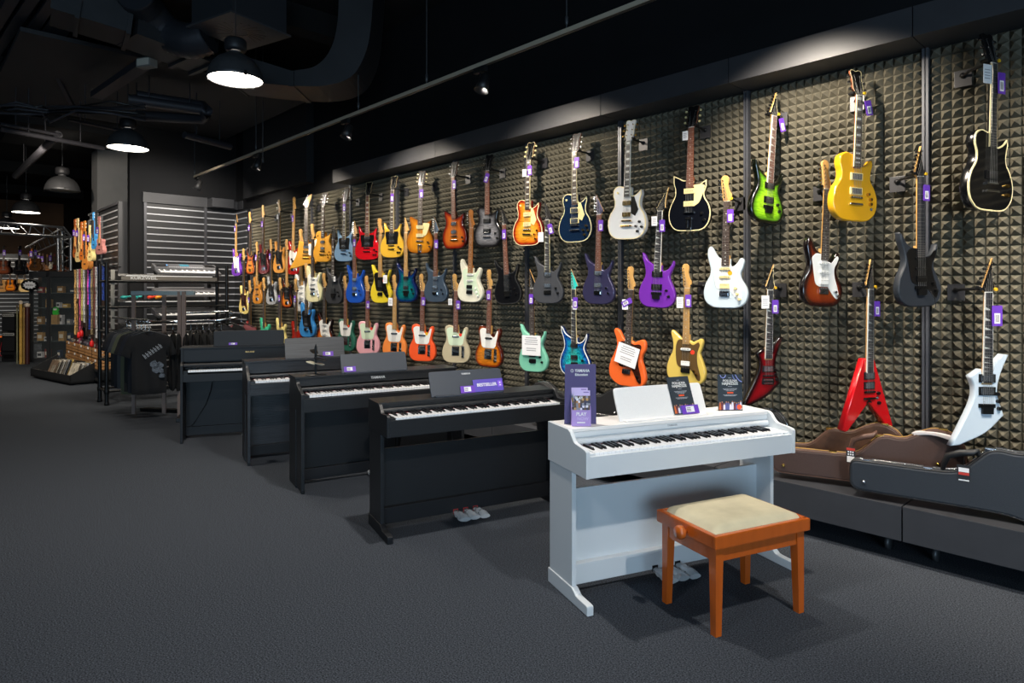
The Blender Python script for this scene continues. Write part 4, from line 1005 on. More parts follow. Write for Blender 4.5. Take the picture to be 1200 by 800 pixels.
def console_piano(label, A, rz, W=1.38, z1=.93, D=.44, zb=.65, m=PBLK, cheek=True, name='YAMAHA', nx=.72, nc=None):
    """full-depth cabinet standing on front legs"""
    t = thing('digital_piano', label, 'piano', (A.x, A.y, 0), rz)
    for a, b in ((0, .026), (W-.026, W)):
        if cheek: o = [(D, 0, 1), (D, z1-.012, 1), (.175, z1-.012, 1), (.165, z1-.05), (.10, z1-.085), (.02, zb+.135), (0, zb+.12), (0, zb+.0, 1), (0, 0, 1), (.035, 0, 1), (.035, zb-.02, 1), (.20, zb-.02, 1), (.20, 0, 1)]
        else: o = [(D, 0, 1), (D, z1-.012, 1), (.05, z1-.012, 1), (.05, zb+.19, 1), (.012, zb+.17, 1), (0, zb+.15, 1), (0, zb, 1), (0, 0, 1), (.035, 0, 1), (.035, zb-.02, 1), (.20, zb-.02, 1), (.20, 0, 1)]
        MB().prism(spline(o, 4), a, b, 'x', bev=.0025).build('side_panel', m, t)
        # lower cheek fills behind the front leg
        MB().box(a+.004, .035, .02, b-.004, .2, zb-.02).build('side_infill', m, t)
        MB().box(a+.003, -.006, 0, b-.003, .05, .03, ch=.003).build('foot', PSAT, t)
    yf = .16 if cheek else .045
    MB().box(-.008, yf+.005, z1-.016, W+.008, D+.006, z1, ch=.003).build('top_board', m, t)
    MB().box(.026, yf+.012, zb+.19 if not cheek else zb+.165, W-.026, yf+.03, z1-.016, ch=.002).build('name_board', m, t)
    MB().box(.026, .004, zb-.02, W-.026, .026, zb+.085 if cheek else zb+.06, ch=.002).build('key_slip', m, t)
    MB().box(.026, .026, zb-.02, W-.026, D-.02, zb+.02).build('key_bed', m, t)
    zk = zb+.112 if cheek else zb+.100
    for a, b in ((.026, .068), (W-.068, W-.026)):
        MB().box(a, .026, zb+.02, b, .18, zk-.004, ch=.003).build('key_block', m, t)
    keys(t, W, .070, zk, .028, .176)
    if cheek:
        MB().prism(spline([(.215, zk+.004, 1), (.182, zk+.006), (.172, zk+.020), (.180, zk+.040), (.215, zk+.046, 1)], 4), .028, W-.028, 'x').build('fallboard', m, t)
    else:
        MB().prism(spline([(.15, zk+.020, 1), (.09, zk+.022), (.05, zk+.030), (.045, zk+.05), (.06, zk+.068), (.15, zk+.072, 1)], 4), .028, W-.028, 'x').build('fallboard', PSAT, t)
        MB().box(.028, .15, zk-.01, W-.028, .18, zk+.09).build('inner_board', m, t)
    MB().box(.026, D-.03, zb-.02, W-.026, D, z1-.016).build('back_board', m, t)
    MB().box(.026, .30, .03, W-.026, .318, zb-.02).build('back_panel', m, t)
    MB().box(.026, .26, .03, W-.026, .318, .12, ch=.003).build('pedal_rail', PSAT, t)
    pedals(t, W*.5, .262, .028, 1)
    return t

# ---- white piano
A5, r5 = pframe(687, 562, 2380, .655, 1.345)
P5, D5, zt5 = digital_piano('white digital piano with music rest up, nearest the camera', A5, r5, white=True, z1=.862)
def loc_on(A, rz, px, yl):
    """local x of the point of the line y=yl (piano frame) seen at column px"""
    best = None
    c, s = math.cos(rz), math.sin(rz)
    for i in range(0, 1501):
        x = i/1000*1.0
        w = (A.x+c*x-s*yl, A.y+s*x+c*yl, 1)
        e = abs(proj(w)[0]-px)
        if best is None or e < best[0]: best = (e, x)
    return best[1]
x0 = loc_on(A5, r5, 729, .215); x1 = loc_on(A5, r5, 832, .215)
M5 = rest(P5, x0, x1, .235, zt5, .185, .38, PWHT2)
text('lettering', 'YAMAHA', .016, LETG, P5, (loc_on(A5, r5, 788, .185), .1855, .832))
# ---- black piano with the bestseller card
A4, r4 = pframe(453.7, 513.7, 2000, .655, 1.345)
P4, D4, zt4 = digital_piano('black digital piano with a bestseller card on its music rest', A4, r4, z1=.845)
x0 = loc_on(A4, r4, 507, .215); x1 = loc_on(A4, r4, 592, .215)
RSL = mat('rest_black_window_sheen', '#363c45', .45)  # satin black rests, blue window reflection put into their colour
M4 = rest(P4, x0, x1, .235, zt4, .175, .36, RSL)
rest4 = (x0, x1)
def on_plane(M, x, z, y=-.003): return M @ Vector((x, y, z))
text('lettering', 'YAMAHA', .017, LETW, P4, on_plane(M4, x0+(x1-x0)*.5, .148, -.0015), (PI/2-.36, 0, 0))
# ---- third
A3, r3 = pframe(353, 482, 1900, .64, 1.4)
P3 = console_piano('black digital piano carrying a small tiered stand, third from the front', A3, r3, W=1.40, z1=.885, zb=.645)
x0 = loc_on(A3, r3, 402, .18); x1 = loc_on(A3, r3, 479, .18)
M3 = rest(P3, x0, x1, .21, .885, .165, .36, RSL)
text('lettering', 'YAMAHA', .030, LETW, P3, (loc_on(A3, r3, 443, .17), .1705, .842))
# ---- fourth, with oak-like grain
GRAIN = mat('piano_black_oak', '#24262b', .38, wood=((3, 40, 90), .45), bump=(1, .5, (6, 40, 160)))
A2, r2 = pframe(290, 462, 2000, .645, 1.38)
P2 = console_piano('black wood-grained digital piano, fourth from the front', A2, r2, W=1.38, z1=.925, D=.42, zb=.645, m=GRAIN)
x0 = loc_on(A2, r2, 335, .18); x1 = loc_on(A2, r2, 405, .18)
M2 = rest(P2, x0, x1, .21, .925, .20, .25, mat('rest_oak_window_sheen', '#3c3f44', .42, wood=((3, 40, 90), .45)))  # lighter copy of the cabinet oak, window reflection put into the colour
# ---- farthest
A1, r1 = pframe(211, 446, 2600, .652, 1.38)
P1 = console_piano('farthest black digital piano, beside the clothes rack', A1, r1, W=1.38, z1=.985, D=.40, zb=.652, m=PSAT, cheek=False)
x0 = loc_on(A1, r1, 250, .1); x1 = loc_on(A1, r1, 333, .1)
M1 = rest(P1, x0, x1, .13, .985, .165, .12, PSAT, r=.01)
text('lettering', 'ROLAND', .022, LETAU, P1, (loc_on(A1, r1, 293, .057), .0565, .925))
MB().tube([(.30, .16, .655), (.27, .25, .50), (.22, .28, .35), (.12, .28, .18), (.03, .27, .06)], .004, 6).build('cable', BLACKP, P1)

# ---- things on the pianos (their own objects)
def W_(A, rz, x, y, z):
    c, s = math.cos(rz), math.sin(rz)
    return Vector((A.x+c*x-s*y, A.y+s*x+c*y, z))
def card_on_rest(A, rz, M, tilt, xl, w, h, lab, style):
    """cards leaning on a music rest"""
    p = M @ Vector((xl, -.004, .0105)); wp = W_(A, rz, p.x, p.y-.002, p.z)
    t = thing('price_card' if style != 'poster' else 'placard', lab, 'card' if style != 'poster' else 'sign', wp)
    t.rotation_euler = (-tilt, 0, 0)
    t.rotation_euler = (Matrix.Rotation(rz, 3, 'Z') @ Matrix.Rotation(-tilt, 3, 'X')).to_euler()
    return t
PUR2 = mat('violet_card', '#5a4ab0', .45)
def price_card(A, rz, M, tilt, xl, lab, w=.10, h=.045):
    t = card_on_rest(A, rz, M, tilt, xl, w, h, lab, 'price')
    MB().box(-w/2, -.003, 0, w/2, -.001, h).build('card', PURPLE, t)
    MB().box(-w*.25, -.004, h*.2, w*.22, -.003, h*.85).build('paper_label', PAPER, t)
    mb = MB()
    for q in range(3): mb.box(-w*.22, -.0045, h*(.32+.16*q), w*.02, -.004, h*(.32+.16*q)+h*.07)
    mb.build('lettering', INK, t)
    return t
xb = loc_on(A4, r4, 549, .2)
bc = card_on_rest(A4, r4, M4, .36, loc_on(A4, r4, 575, .21), .2, .08, 'violet bestseller card leaning on the music rest of the black piano', 'price')
bc.name = 'bestseller_card'
bw = .235
MB().box(-bw/2, -.0035, 0, bw/2, -.0015, .088).build('card', PUR2, bc)
text('lettering', 'BESTSELLER', .030, WHITEP, bc, (-.012, -.0040, .048))
MB().box(bw/2-.042, -.0045, .028, bw/2-.008, -.0036, .072, ch=.0003).build('badge', mat('light_violet', '#8a5ae0', .5), bc)
MB().box(bw/2-.030, -.005, .052, bw/2-.020, -.0046, .062).box(bw/2-.030, -.005, .036, bw/2-.018, -.0046, .044).build('badge_marks', WHITEP, bc)
t = price_card(A4, r4, M4, .36, loc_on(A4, r4, 550, .21), 'purple price card overlapping the violet bestseller card', .11, .05)
t.location += Vector((math.sin(r4)*.004, -math.cos(r4)*.004, 0))
price_card(A3, r3, M3, .36, loc_on(A3, r3, 411, .19), 'purple price card on the music rest of the third piano, above its big lettering')
price_card(A2, r2, M2, .25, loc_on(A2, r2, 385, .19), 'purple price card on the wood-grained music rest behind the tiered stand')
price_card(A1, r1, M1, .12, loc_on(A1, r1, 273, .12), 'purple price card on the music rest of the farthest piano', .085, .026)
# placards
POST = mat('poster_dark', '#2b343c', .45)
SWIRL = mat('poster_lilac', '#8a94d8', .5); ORG = mat('poster_orange', '#e8552a', .5); SKIN = mat('poster_skin', '#b07a60', .6)
CLO = [mat('poster_cloth_%d' % i, c, .6) for i, c in enumerate(('#b8b4dc', '#5a5f9c', '#c8642c', '#e0dcea', '#6a2a3a'))]
def poster(t, w, h, cut=0.0):
    MB().box(-w/2, -.002, 0, w/2, 0, h).build('card', POST, t)
    text('lettering', 'POLUJ NA', h*.088, WHITEP, t, (0, -.0026, h*.825), sx=1.05)
    text('lettering', 'NAJNIŻSZE', h*.095, WHITEP, t, (0, -.0026, h*.745), sx=1.0)
    mb = MB()
    random.seed(11)
    for z, n in ((.90, .12), (.665, .16), (.60, .58), (.575, .5), (.545, .34), (.43, .56), (.405, .46)):
        x = -n*w/2
        while x < n*w/2:
            q = random.uniform(.012, .03)*w*2; mb.box(x, -.0026, z*h, min(x+q, n*w/2), -.0021, z*h+h*.011); x += q+.006*w*2
    mb.build('print', mat('poster_print', '#b8bcc2', .6), t)
    MB().box(-w*.12, -.0027, h*.475, w*.13, -.0021, h*.515).build('orange_strip', ORG, t)
    mb = MB()
    if not cut:
        mb.tube([(-w*.40, -.003, h*.99), (-w*.36, -.003, h*.93), (-w*.28, -.003, h*.90), (-w*.2, -.003, h*.93), (-w*.17, -.003, h*.99)], .0022, 5)
        mb.tube([(w*.10, -.003, h*.99), (w*.15, -.003, h*.90), (w*.2, -.003, h*.86)], .0022, 5)
        mb.tube([(w*.22, -.003, h*.99), (w*.30, -.003, h*.89), (w*.38, -.003, h*.83), (w*.48, -.003, h*.79)], .003, 5)
        mb.build('swirls', SWIRL, t)
    mb = MB(); random.seed(5)
    for i in range(11):
        x = -w*.42+i*w*.084; hh = h*random.uniform(.17, .24); a = random.randint(0, 4)
        mb.add([(x-w*.05, -.0024, h*.03), (x+w*.05, -.0024, h*.03), (x+w*.035, -.0024, hh), (x-w*.03, -.0024, hh)], [(0, 1, 2, 3)], a)
        mb.disc(w*.026, w*.026, 0, -.0004, 10, 5, (x, -.0025, hh+w*.025), 'y')
    mb.build('band_picture', CLO+[SKIN], t)
    MB().disc(w*.10, w*.10, 0, -.0006, 20, 0, (w*.36, -.0026, h*.10), 'y').build('orange_dot', ORG, t)
x = loc_on(A5, r5, 806, .215)
t = card_on_rest(A5, r5, M5, .38, x, .1, .2, 'dark poster card leaning on the white music rest', 'poster')
poster(t, .150, .215, 1)
pc = price_card(A5, r5, M5, .38, loc_on(A5, r5, 813, .205), 'purple price card at the foot of the dark poster on the white music rest', .115, .05)
pc.location += Vector((math.sin(r5)*.006, -math.cos(r5)*.006, 0))
x = loc_on(A5, r5, 856, .27)
wp = W_(A5, r5, x, .27, zt5+.001)
t = thing('placard', 'dark poster card standing at the right end of the white piano', 'sign', wp)
t.rotation_euler = (Matrix.Rotation(r5-.30, 3, 'Z') @ Matrix.Rotation(-.06, 3, 'X')).to_euler()
poster(t, .150, .212)
MB().box(-.074, 0, 0, .074, .035, .003).box(-.074, .0, .003, .074, .002, .21).build('acrylic_stand', mat('clear_acrylic', '#c8d0d4', .1, alpha=.35), t)
# leaflet display
x = loc_on(A5, r5, 680, .28)
wp = W_(A5, r5, x, .28, zt5+.001)
DP = mat('dusky_purple_board', '#4c4272', .6); LP_ = mat('lilac_board', '#a88ccc', .6)
t = thing('leaflet_display', 'dark purple cardboard leaflet display on the left end of the white piano', 'display', wp, r5-.42)
w, h = .168, .315
MB().prism(spline([(-w/2, 0, 1), (w/2, 0, 1), (w/2-.002, h, 1), (-w/2+.004, h, 1)], 2), -.003, .003).build('back_board', DP, t)
MB().prism([(0, 0), (.09, 0), (0, .2)], -.004, .0, 'x').build('strut', DP, t)
mb = MB()
for sx in (-.050, .047): mb.prism([(-.062, .0), (-.003, .0), (-.003, .135), (-.058, .083)], sx, sx+.003, 'x')
mb.box(-.050, -.063, 0, .050, -.060, .083)
mb.box(-.05, -.06, 0, .05, 0, .003)
mb.build('pocket', LP_, t)
text('lettering', 'PLAY', .026, WHITEP, t, (0, -.0637, .062), sx=.9)
text('lettering', 'NOW', .022, mat('pale_lilac_print', '#c4b0dc', .6), t, (.008, -.0637, .038))
MB().box(-.022, -.0638, .016, .020, -.0632, .022).build('print', WHITEP, t)
text('lettering', 'YAMAHA', .022, WHITEP, t, (.010, -.0037, h*.89), sx=.85)
text('lettering', 'Education', .018, WHITEP, t, (.006, -.0037, h*.825), sx=.95)
MB().lathe([(.0085, 0), (.0085, -.001), (.0065, -.001), (.0065, 0)], 20, 0, (-.043, -.0031, h*.89), 'y').box(-.0435, -.0042, h*.89-.006, -.0425, -.0032, h*.89+.006).build('emblem', WHITEP, t)
LE = [mat('leaflet_%d' % i, c, .5) for i, c in enumerate(('#cbb8e4', '#b8783c', '#8c8a94', '#e8e6ee', '#5a4028', '#30304a', '#c89a5a'))]
for i in range(2):
    lt = thing('leaflet', ['front lilac leaflet standing in the purple display', 'rear lilac leaflet standing in the purple display'][i], 'leaflet', W_(wp, r5-.42, -.004+.005*(1-i), -.050+.018*i, wp.z+.004 if False else 0))
    lt.location = Vector((wp.x, wp.y, wp.z+.004)) + Matrix.Rotation(r5-.42, 3, 'Z') @ Vector((.006-.010*i, -.052+.02*i, 0))
    lt.rotation_euler = (Matrix.Rotation(r5-.42, 3, 'Z') @ Matrix.Rotation(-.16, 3, 'X')).to_euler()
    hh = .178+.012*i
    MB().box(-.043, -.0015, 0, .043, 0, hh).build('sheet', LE[0], lt)
    mb = MB(); random.seed(20+i)
    for a in range(8):
        for b in range(11):
            k = random.choice((1, 2, 3, 4, 5, 6, 2, 4))
            x_, z_ = -.042+a*.0105, .015+b*.0122
            mb.add([(x_+random.uniform(-.003, .003), -.0018, z_), (x_+.0125, -.0018, z_+random.uniform(-.003, .003)), (x_+.012, -.0018, z_+.014), (x_, -.0018, z_+.013)], [(0, 1, 2, 3)], k)
    mb.build('picture', LE, lt)
    text('lettering', 'PLAY', .020, WHITEP, lt, (-.015, -.0024, hh-.040), sx=.9)
    MB().box(.008, -.0018, hh-.012, .036, -.0014, hh-.007).build('print', mat('lilac_dark_print', '#7a62a8', .6), lt)
# small tiered stand on the third piano
c3 = loc_on(A3, r3, 370, .26); wp = W_(A3, r3, c3, .26, .886)
t = thing('tabletop_stand', 'small black tiered stand with tilted trays on the third piano', 'stand', wp, .3)
MB().lathe([(.0001, 0), (.085, 0), (.085, .004), (.0001, .006)], 28).build('base_plate', BLACKM, t)
MB().tube([(0, 0, .004), (0, 0, .23)], .010, 10).lathe([(.0001, .23), (.006, .23), (.004, .25), (.0001, .252)], 10).build('pole', BLACKM, t)
for i, (z, a, tl, L, m) in enumerate(((.16, .4, .15, .10, BLACKP), (.175, 2.6, -.2, .11, BLACKP), (.14, 0.0, .22, .11, SATINB), (.085, 2.9, -.12, .12, mat('pale_tray', '#b8b5a4', .4)), (.095, .3, .2, .07, mat('pale_tray', '#b8b5a4', .4)))):
    M = Matrix.Translation((0, 0, z)) @ Matrix.Rotation(a, 4, 'Z') @ Matrix.Rotation(tl, 4, 'Y')
    MB().prism(spline([(0, -.018, 1), (L*.7, -.03), (L, -.02, 1), (L, .02, 1), (L*.7, .03), (0, .018, 1)], 3), -.003, .003, 'z', M=M).build('tray', m, t)

# ---- the stool
SWOOD = mat('orange_cherry_wood', '#bc581a', .25, coat=.6, wood=((25, 25, 6), .10))
VELV = mat('cream_velvet', '#c4bb9e', .9, noise=(9, .12), bump=(300, .15))
a = at_z(839, 745, 0); b = at_z(936, 717, 0); c = at_z(782, 706, 0)
ux = (b-a); wx = ux.length; ux.normalize(); ang = math.atan2(ux.y, ux.x); dy = (c-a).length
t = thing('piano_stool', 'orange-brown wooden piano stool with cream velvet seat in front of the white piano', 'stool', (a.x, a.y, 0), ang)
o = -.018
sw, sd = wx+.02, dy+.02
for (x, y) in ((0, 0), (wx-.012, 0), (0, dy-.012), (wx-.012, dy-.012)):
    mb = MB(); q = .046
    sx0 = x-.012; sy0 = y-.012
    ox = 0 if x < .1 else -.008; oy = 0 if y < .1 else -.008
    ix = .012 if x < .1 else 0; iy = .012 if y < .1 else 0
    X1, Y1 = sx0+q, sy0+q
    v = [(sx0, sy0, .40), (X1, sy0, .40), (X1, Y1, .40), (sx0, Y1, .40)]
    # tapered on the inner faces
    tx0 = sx0+(0 if x < .1 else .012); tx1 = X1-(.012 if x < .1 else 0); ty0 = sy0+(0 if y < .1 else .012); ty1 = Y1-(.012 if y < .1 else 0)
    w_ = [(tx0, ty0, 0), (tx1, ty0, 0), (tx1, ty1, 0), (tx0, ty1, 0)]
    mb.add(w_+v, [(0,3,2,1),(4,5,6,7),(0,1,5,4),(1,2,6,5),(2,3,7,6),(3,0,4,7)])
    mb.build('leg', SWOOD, t)
MB().box(.034, -.006, .335, wx-.024, .016, .40, ch=.002).build('apron', SWOOD, t)
MB().box(.034, dy-.004, .335, wx-.024, dy+.018, .40, ch=.002).build('apron', SWOOD, t)
MB().box(-.006, .034, .335, .016, dy-.024, .40, ch=.002).build('apron', SWOOD, t)
MB().box(wx-.002, .034, .335, wx+.020, dy-.024, .40, ch=.002).build('apron', SWOOD, t)
mb = MB(); ox0, oy0, ox1, oy1 = -.032, -.032, wx+.042, dy+.042
fw = .03
mb.box(ox0, oy0, .402, ox1, oy0+fw, .462, ch=.007).box(ox0, oy1-fw, .402, ox1, oy1, .462, ch=.007)
mb.box(ox0, oy0+.008, .402, ox0+fw, oy1-.008, .462, ch=.007).box(ox1-fw, oy0+.008, .402, ox1, oy1-.008, .462, ch=.007)
mb.box(ox0+.01, oy0+.01, .402, ox1-.01, oy1-.01, .43)
mb.build('seat_frame', SWOOD, t)
mb = MB(); nx = 22; ny = 16; vs = []; ax0, ay0, ax1, ay1 = ox0+.020, oy0+.020, ox1-.020, oy1-.020
for i in range(nx+1):
    for j in range(ny+1):
        u, v_ = i/nx, j/ny; e = min(u, 1-u, v_, 1-v_)
        zz = .452+.040*(1-(1-min(1, e*5.0))**2.4)**.6+.006*math.sin(PI*u)*math.sin(PI*v_)
        vs.append((ax0+(ax1-ax0)*u, ay0+(ay1-ay0)*v_, zz))
mb.add(vs, [(i*(ny+1)+j, (i+1)*(ny+1)+j, (i+1)*(ny+1)+j+1, i*(ny+1)+j+1) for i in range(nx) for j in range(ny)], 0, True)
mb.build('cushion', VELV, t)
ky = at_z(802, 618, .425)
KN = mat('orange_turned_wood', '#b8581c', .2, coat=.7)
MB().lathe([(.0001, 0), (.012, 0), (.012, -.018), (.026, -.020), (.033, -.028), (.033, -.046), (.026, -.055), (.0001, -.058)], 20, 0, (ox0+.002, dy*.48, .425), 'x').build('height_knob', KN, t)

# ---- round-topped wooden stool behind the bestseller piano
p = at_d(466, 510, 5.4)
t = thing('round_stool', 'stool with round orange wooden seat seen through the gap under the bestseller piano', 'stool', (p.x, p.y, 0))
MB().lathe([(.0001, .435), (.15, .435), (.158, .445), (.158, .458), (.15, .465), (.0001, .465)], 32).build('seat', SWOOD, t)
MB().tube([(0, 0, .1), (0, 0, .435)], .022, 10).build('column', BLACKM, t)
for k in range(3):
    a_ = 2*PI*k/3+.4
    MB().tube([(0, 0, .16), (.1*math.cos(a_), .1*math.sin(a_), .12), (.22*math.cos(a_), .22*math.sin(a_), .01)], .011, 8).build('leg', BLACKM, t)

# ================================================================== guitar cases on the plinths
def case(name, label, x0, y0, x1, y1, z, mirror, m, trim, hw, scale=1.0, T=.115, handle=.52, stitch=None, lift=0.0, cat='guitar case', htop=.41):
    """lies on its long edge; neck end at the origin, body end away; the lid seam runs along the top"""
    ang = math.atan2(y1-y0, x1-x0)
    if mirror: ang += PI
    t = thing(name, label, cat, (x0, y0, z), ang)
    t.scale = (scale,)*3
    k = -1 if mirror else 1
    top = [(0, .155), (.012, .178), (.04, .185), (.42, .190), (.50, .208), (.56, .258), (.61, .305), (.66, .318), (.715, .312), (.765, .318), (.83, .352), (.90, .378), (.97, .372), (1.03, .335), (1.06, .28)]
    bot = [(1.065, .20), (1.05, .12), (1.01, .05), (.94, .012), (.86, .0), (.78, .008), (.70, .028), (.60, .034), (.40, .034), (.06, .034), (.018, .045), (0, .075)]
    o = spline([(k*x, zz*(htop/.378)) for x, zz in top+bot], 3)
    M = None
    MB().prism(o, 0, T, bev=.014).build('shell', m, t)
    # seam and piping round the edge
    n = len(o); mb = MB()
    for yy, rr, mm in ((T*.55, .0035, 1), (T*.30, .0045, 0)):
        pts = [(u, yy, v) for u, v in inset(o, -.001)]
        mb.tube(pts+[pts[0]], rr, 5, mm)
    for yy in (.006,):
        pts = [(u, yy, v) for u, v in inset(o, .004)]
        mb.tube(pts+[pts[0]], .0045, 5, 0)
    mb.build('piping', [trim, hw if stitch is None else stitch], t)
    def topz(x):
        c = [p for p in o if p[1] > .1]; return min(c, key=lambda p: abs(p[0]-k*x))[1]
    for x in (.08, .36, .62, .95):
        z_ = topz(x)
        l = MB().box(k*x-.022, T*.16, z_-.012, k*x+.022, T*.62, z_+.008, ch=.003).box(k*x-.012, T*.1, z_-.03, k*x+.012, T*.3, z_+.004, ch=.002).build('latch', hw, t)
    z_ = max(topz(handle-.05), topz(handle+.05)); za, zb_ = topz(handle-.075), topz(handle+.075)
    hx0, hx1 = k*(handle-.075), k*(handle+.075)
    hm = MB(); hm.tube([(hx0, T*.3, za), (hx0+k*.004, T*.22, za+.030), (hx0+k*.022, T*.18, (za*2+zb_)/3+.048), (k*handle, T*.16, (za+zb_)/2+.055), (hx1-k*.022, T*.18, (za+zb_*2)/3+.048), (hx1-k*.004, T*.22, zb_+.030), (hx1, T*.3, zb_)], [.010, .012, .017, .018, .017, .012, .010], 10)
    hm.build('handle', trim, t)
    mb = MB()
    for x, zz in ((.07, .09), (.92, .21)):
        mb = MB(); mb.lathe([(.0001, -.012), (.007, -.011), (.010, -.006), (.010, .002)], 12, 0, (k*x, -.002, zz), 'y'); mb.build('stud_foot', hw, t)
    return t
BRN = mat('brown_case_vinyl', '#43302a', .6, noise=(90, .12), bump=(380, .3))
BRN2 = mat('brown_case_vinyl_mottled', '#4c3324', .5, noise=(14, .35), bump=(300, .3))
BRTR = mat('brown_case_trim', '#5c4034', .5)
NAVY = mat('blue_black_case_vinyl', '#252b33', .6, noise=(120, .10), bump=(400, .35))
CBLK = mat('case_black_vinyl', '#1a1b1e', .6, bump=(300, .3))
STI = mat('yellow_stitch', '#b08a30', .6)
pL = at_z(1004, 581, .33)
cs1 = case('guitar_case', 'blue-black guitar case at the right edge, on the front of the plinths', pL.x-.03, pL.y-.03, pL.x+.97, pL.y+.12, .331, False, NAVY, SATINB, CHROME, scale=1.1, handle=.50, T=.105)
cs2 = case('guitar_case', 'plain brown guitar case lying behind the blue-black one', -1.93, 4.22, -.94, 4.51, .331, False, BRN, BRTR, GOLDM, scale=1.0, T=.10, handle=.53, stitch=STI)
cs3 = case('guitar_case', 'mottled brown guitar case with yellow stitching, behind the plain brown one', -2.26, 4.385, -1.22, 4.565, .331, False, BRN2, BRTR, GOLDM, scale=.97, T=.075, handle=.22, stitch=STI, htop=.40)
cs4 = case('guitar_case', 'dark case showing only its bulge behind the mottled brown case and the white piano', -3.05, 4.53, -2.0, 4.54, .331, False, CBLK, SATINB, CHROME, scale=1.0, T=.09, handle=.45, htop=.39)
cs5 = case('guitar_case', 'black hard case lying open-side up between the bestseller piano and the foam wall', -3.2, 4.25, -4.2, 4.27, .331, True, CBLK, SATINB, CHROME, scale=1.0, T=.11, handle=.5)
cs6 = case('guitar_case', 'black hard case on the plinth behind the leaflet display', -4.3, 4.40, -3.3, 4.42, .331, False, CBLK, SATINB, CHROME, scale=1.0, T=.10, handle=.5)
def case_tag(px, py, Y, w, h, lab, kind):
    p = at_y(px, py, Y)
    t = thing('case_tag', lab, 'tag', p, .1)
    MB().box(-w/2, -.0012, -h, w/2, .0012, 0).build('card', mat('tag_dark', '#24262a', .5), t)
    if kind == 1:
        MB().box(-w*.38, -.0018, -h*.42, w*.38, -.0012, -h*.16).build('paper_label', PAPER, t)
        MB().box(-w*.38, -.0018, -h*.60, w*.38, -.0012, -h*.44).build('red_band', mat('tag_red', '#c03a30', .5), t)
        MB().box(-w*.38, -.0018, -h*.95, w*.38, -.0012, -h*.88).build('print', PAPER, t)
    else:
        MB().box(-w*.46, -.0018, -h*.20, w*.46, -.0012, -h*.04).build('red_band', mat('tag_red', '#c03a30', .5), t)
        mb = MB()
        for q in range(3): mb.box(-w*.32+q*w*.24, -.0018, -h*.34, -w*.32+q*w*.24+w*.14, -.0012, -h*.25).box(-w*.32+q*w*.24, -.0018, -h*.5, -w*.32+q*w*.24+w*.14, -.0012, -h*.41)
        mb.build('marks', PAPER, t)
        MB().box(-w*.4, -.0018, -h*.96, w*.4, -.0012, -h*.58).build('paper_label', PAPER, t)
    MB().tube([(0, 0, -.006), (0, .004, .03)], .001, 5).build('string_loop', BLACKP, t)
case_tag(1129.5, 545, 4.05, .060, .085, 'dark tag with white and red label hanging on the blue-black case', 1)
tt = case_tag(997, 524, 4.26, .052, .095, 'red-topped tag with white label hanging on the plain brown case', 2)
p = at_y(1070, 506, 4.50)
t = thing('folded_cloth', 'white folded cloth strip lying along the top of the plain brown case', 'cloth', p, .05)
mb = MB(); N = 12; pts = []
p2 = at_y(1117, 503, 4.50); L = (p2-p).length
o = [(0, 0)]+[(L*i/N, .018*math.sin(PI*i/N)**.7+.004) for i in range(1, N)]+[(L, .010), (L, -.014)]+[(L*(N-i)/N, -.018+.02*math.sin(PI*(N-i)/N)) for i in range(1, N)]
MB().prism(o, -.05, .0, bev=.004).build('strip', mat('white_cloth', '#c8c2c2', .8, bump=(60, .6)), t)
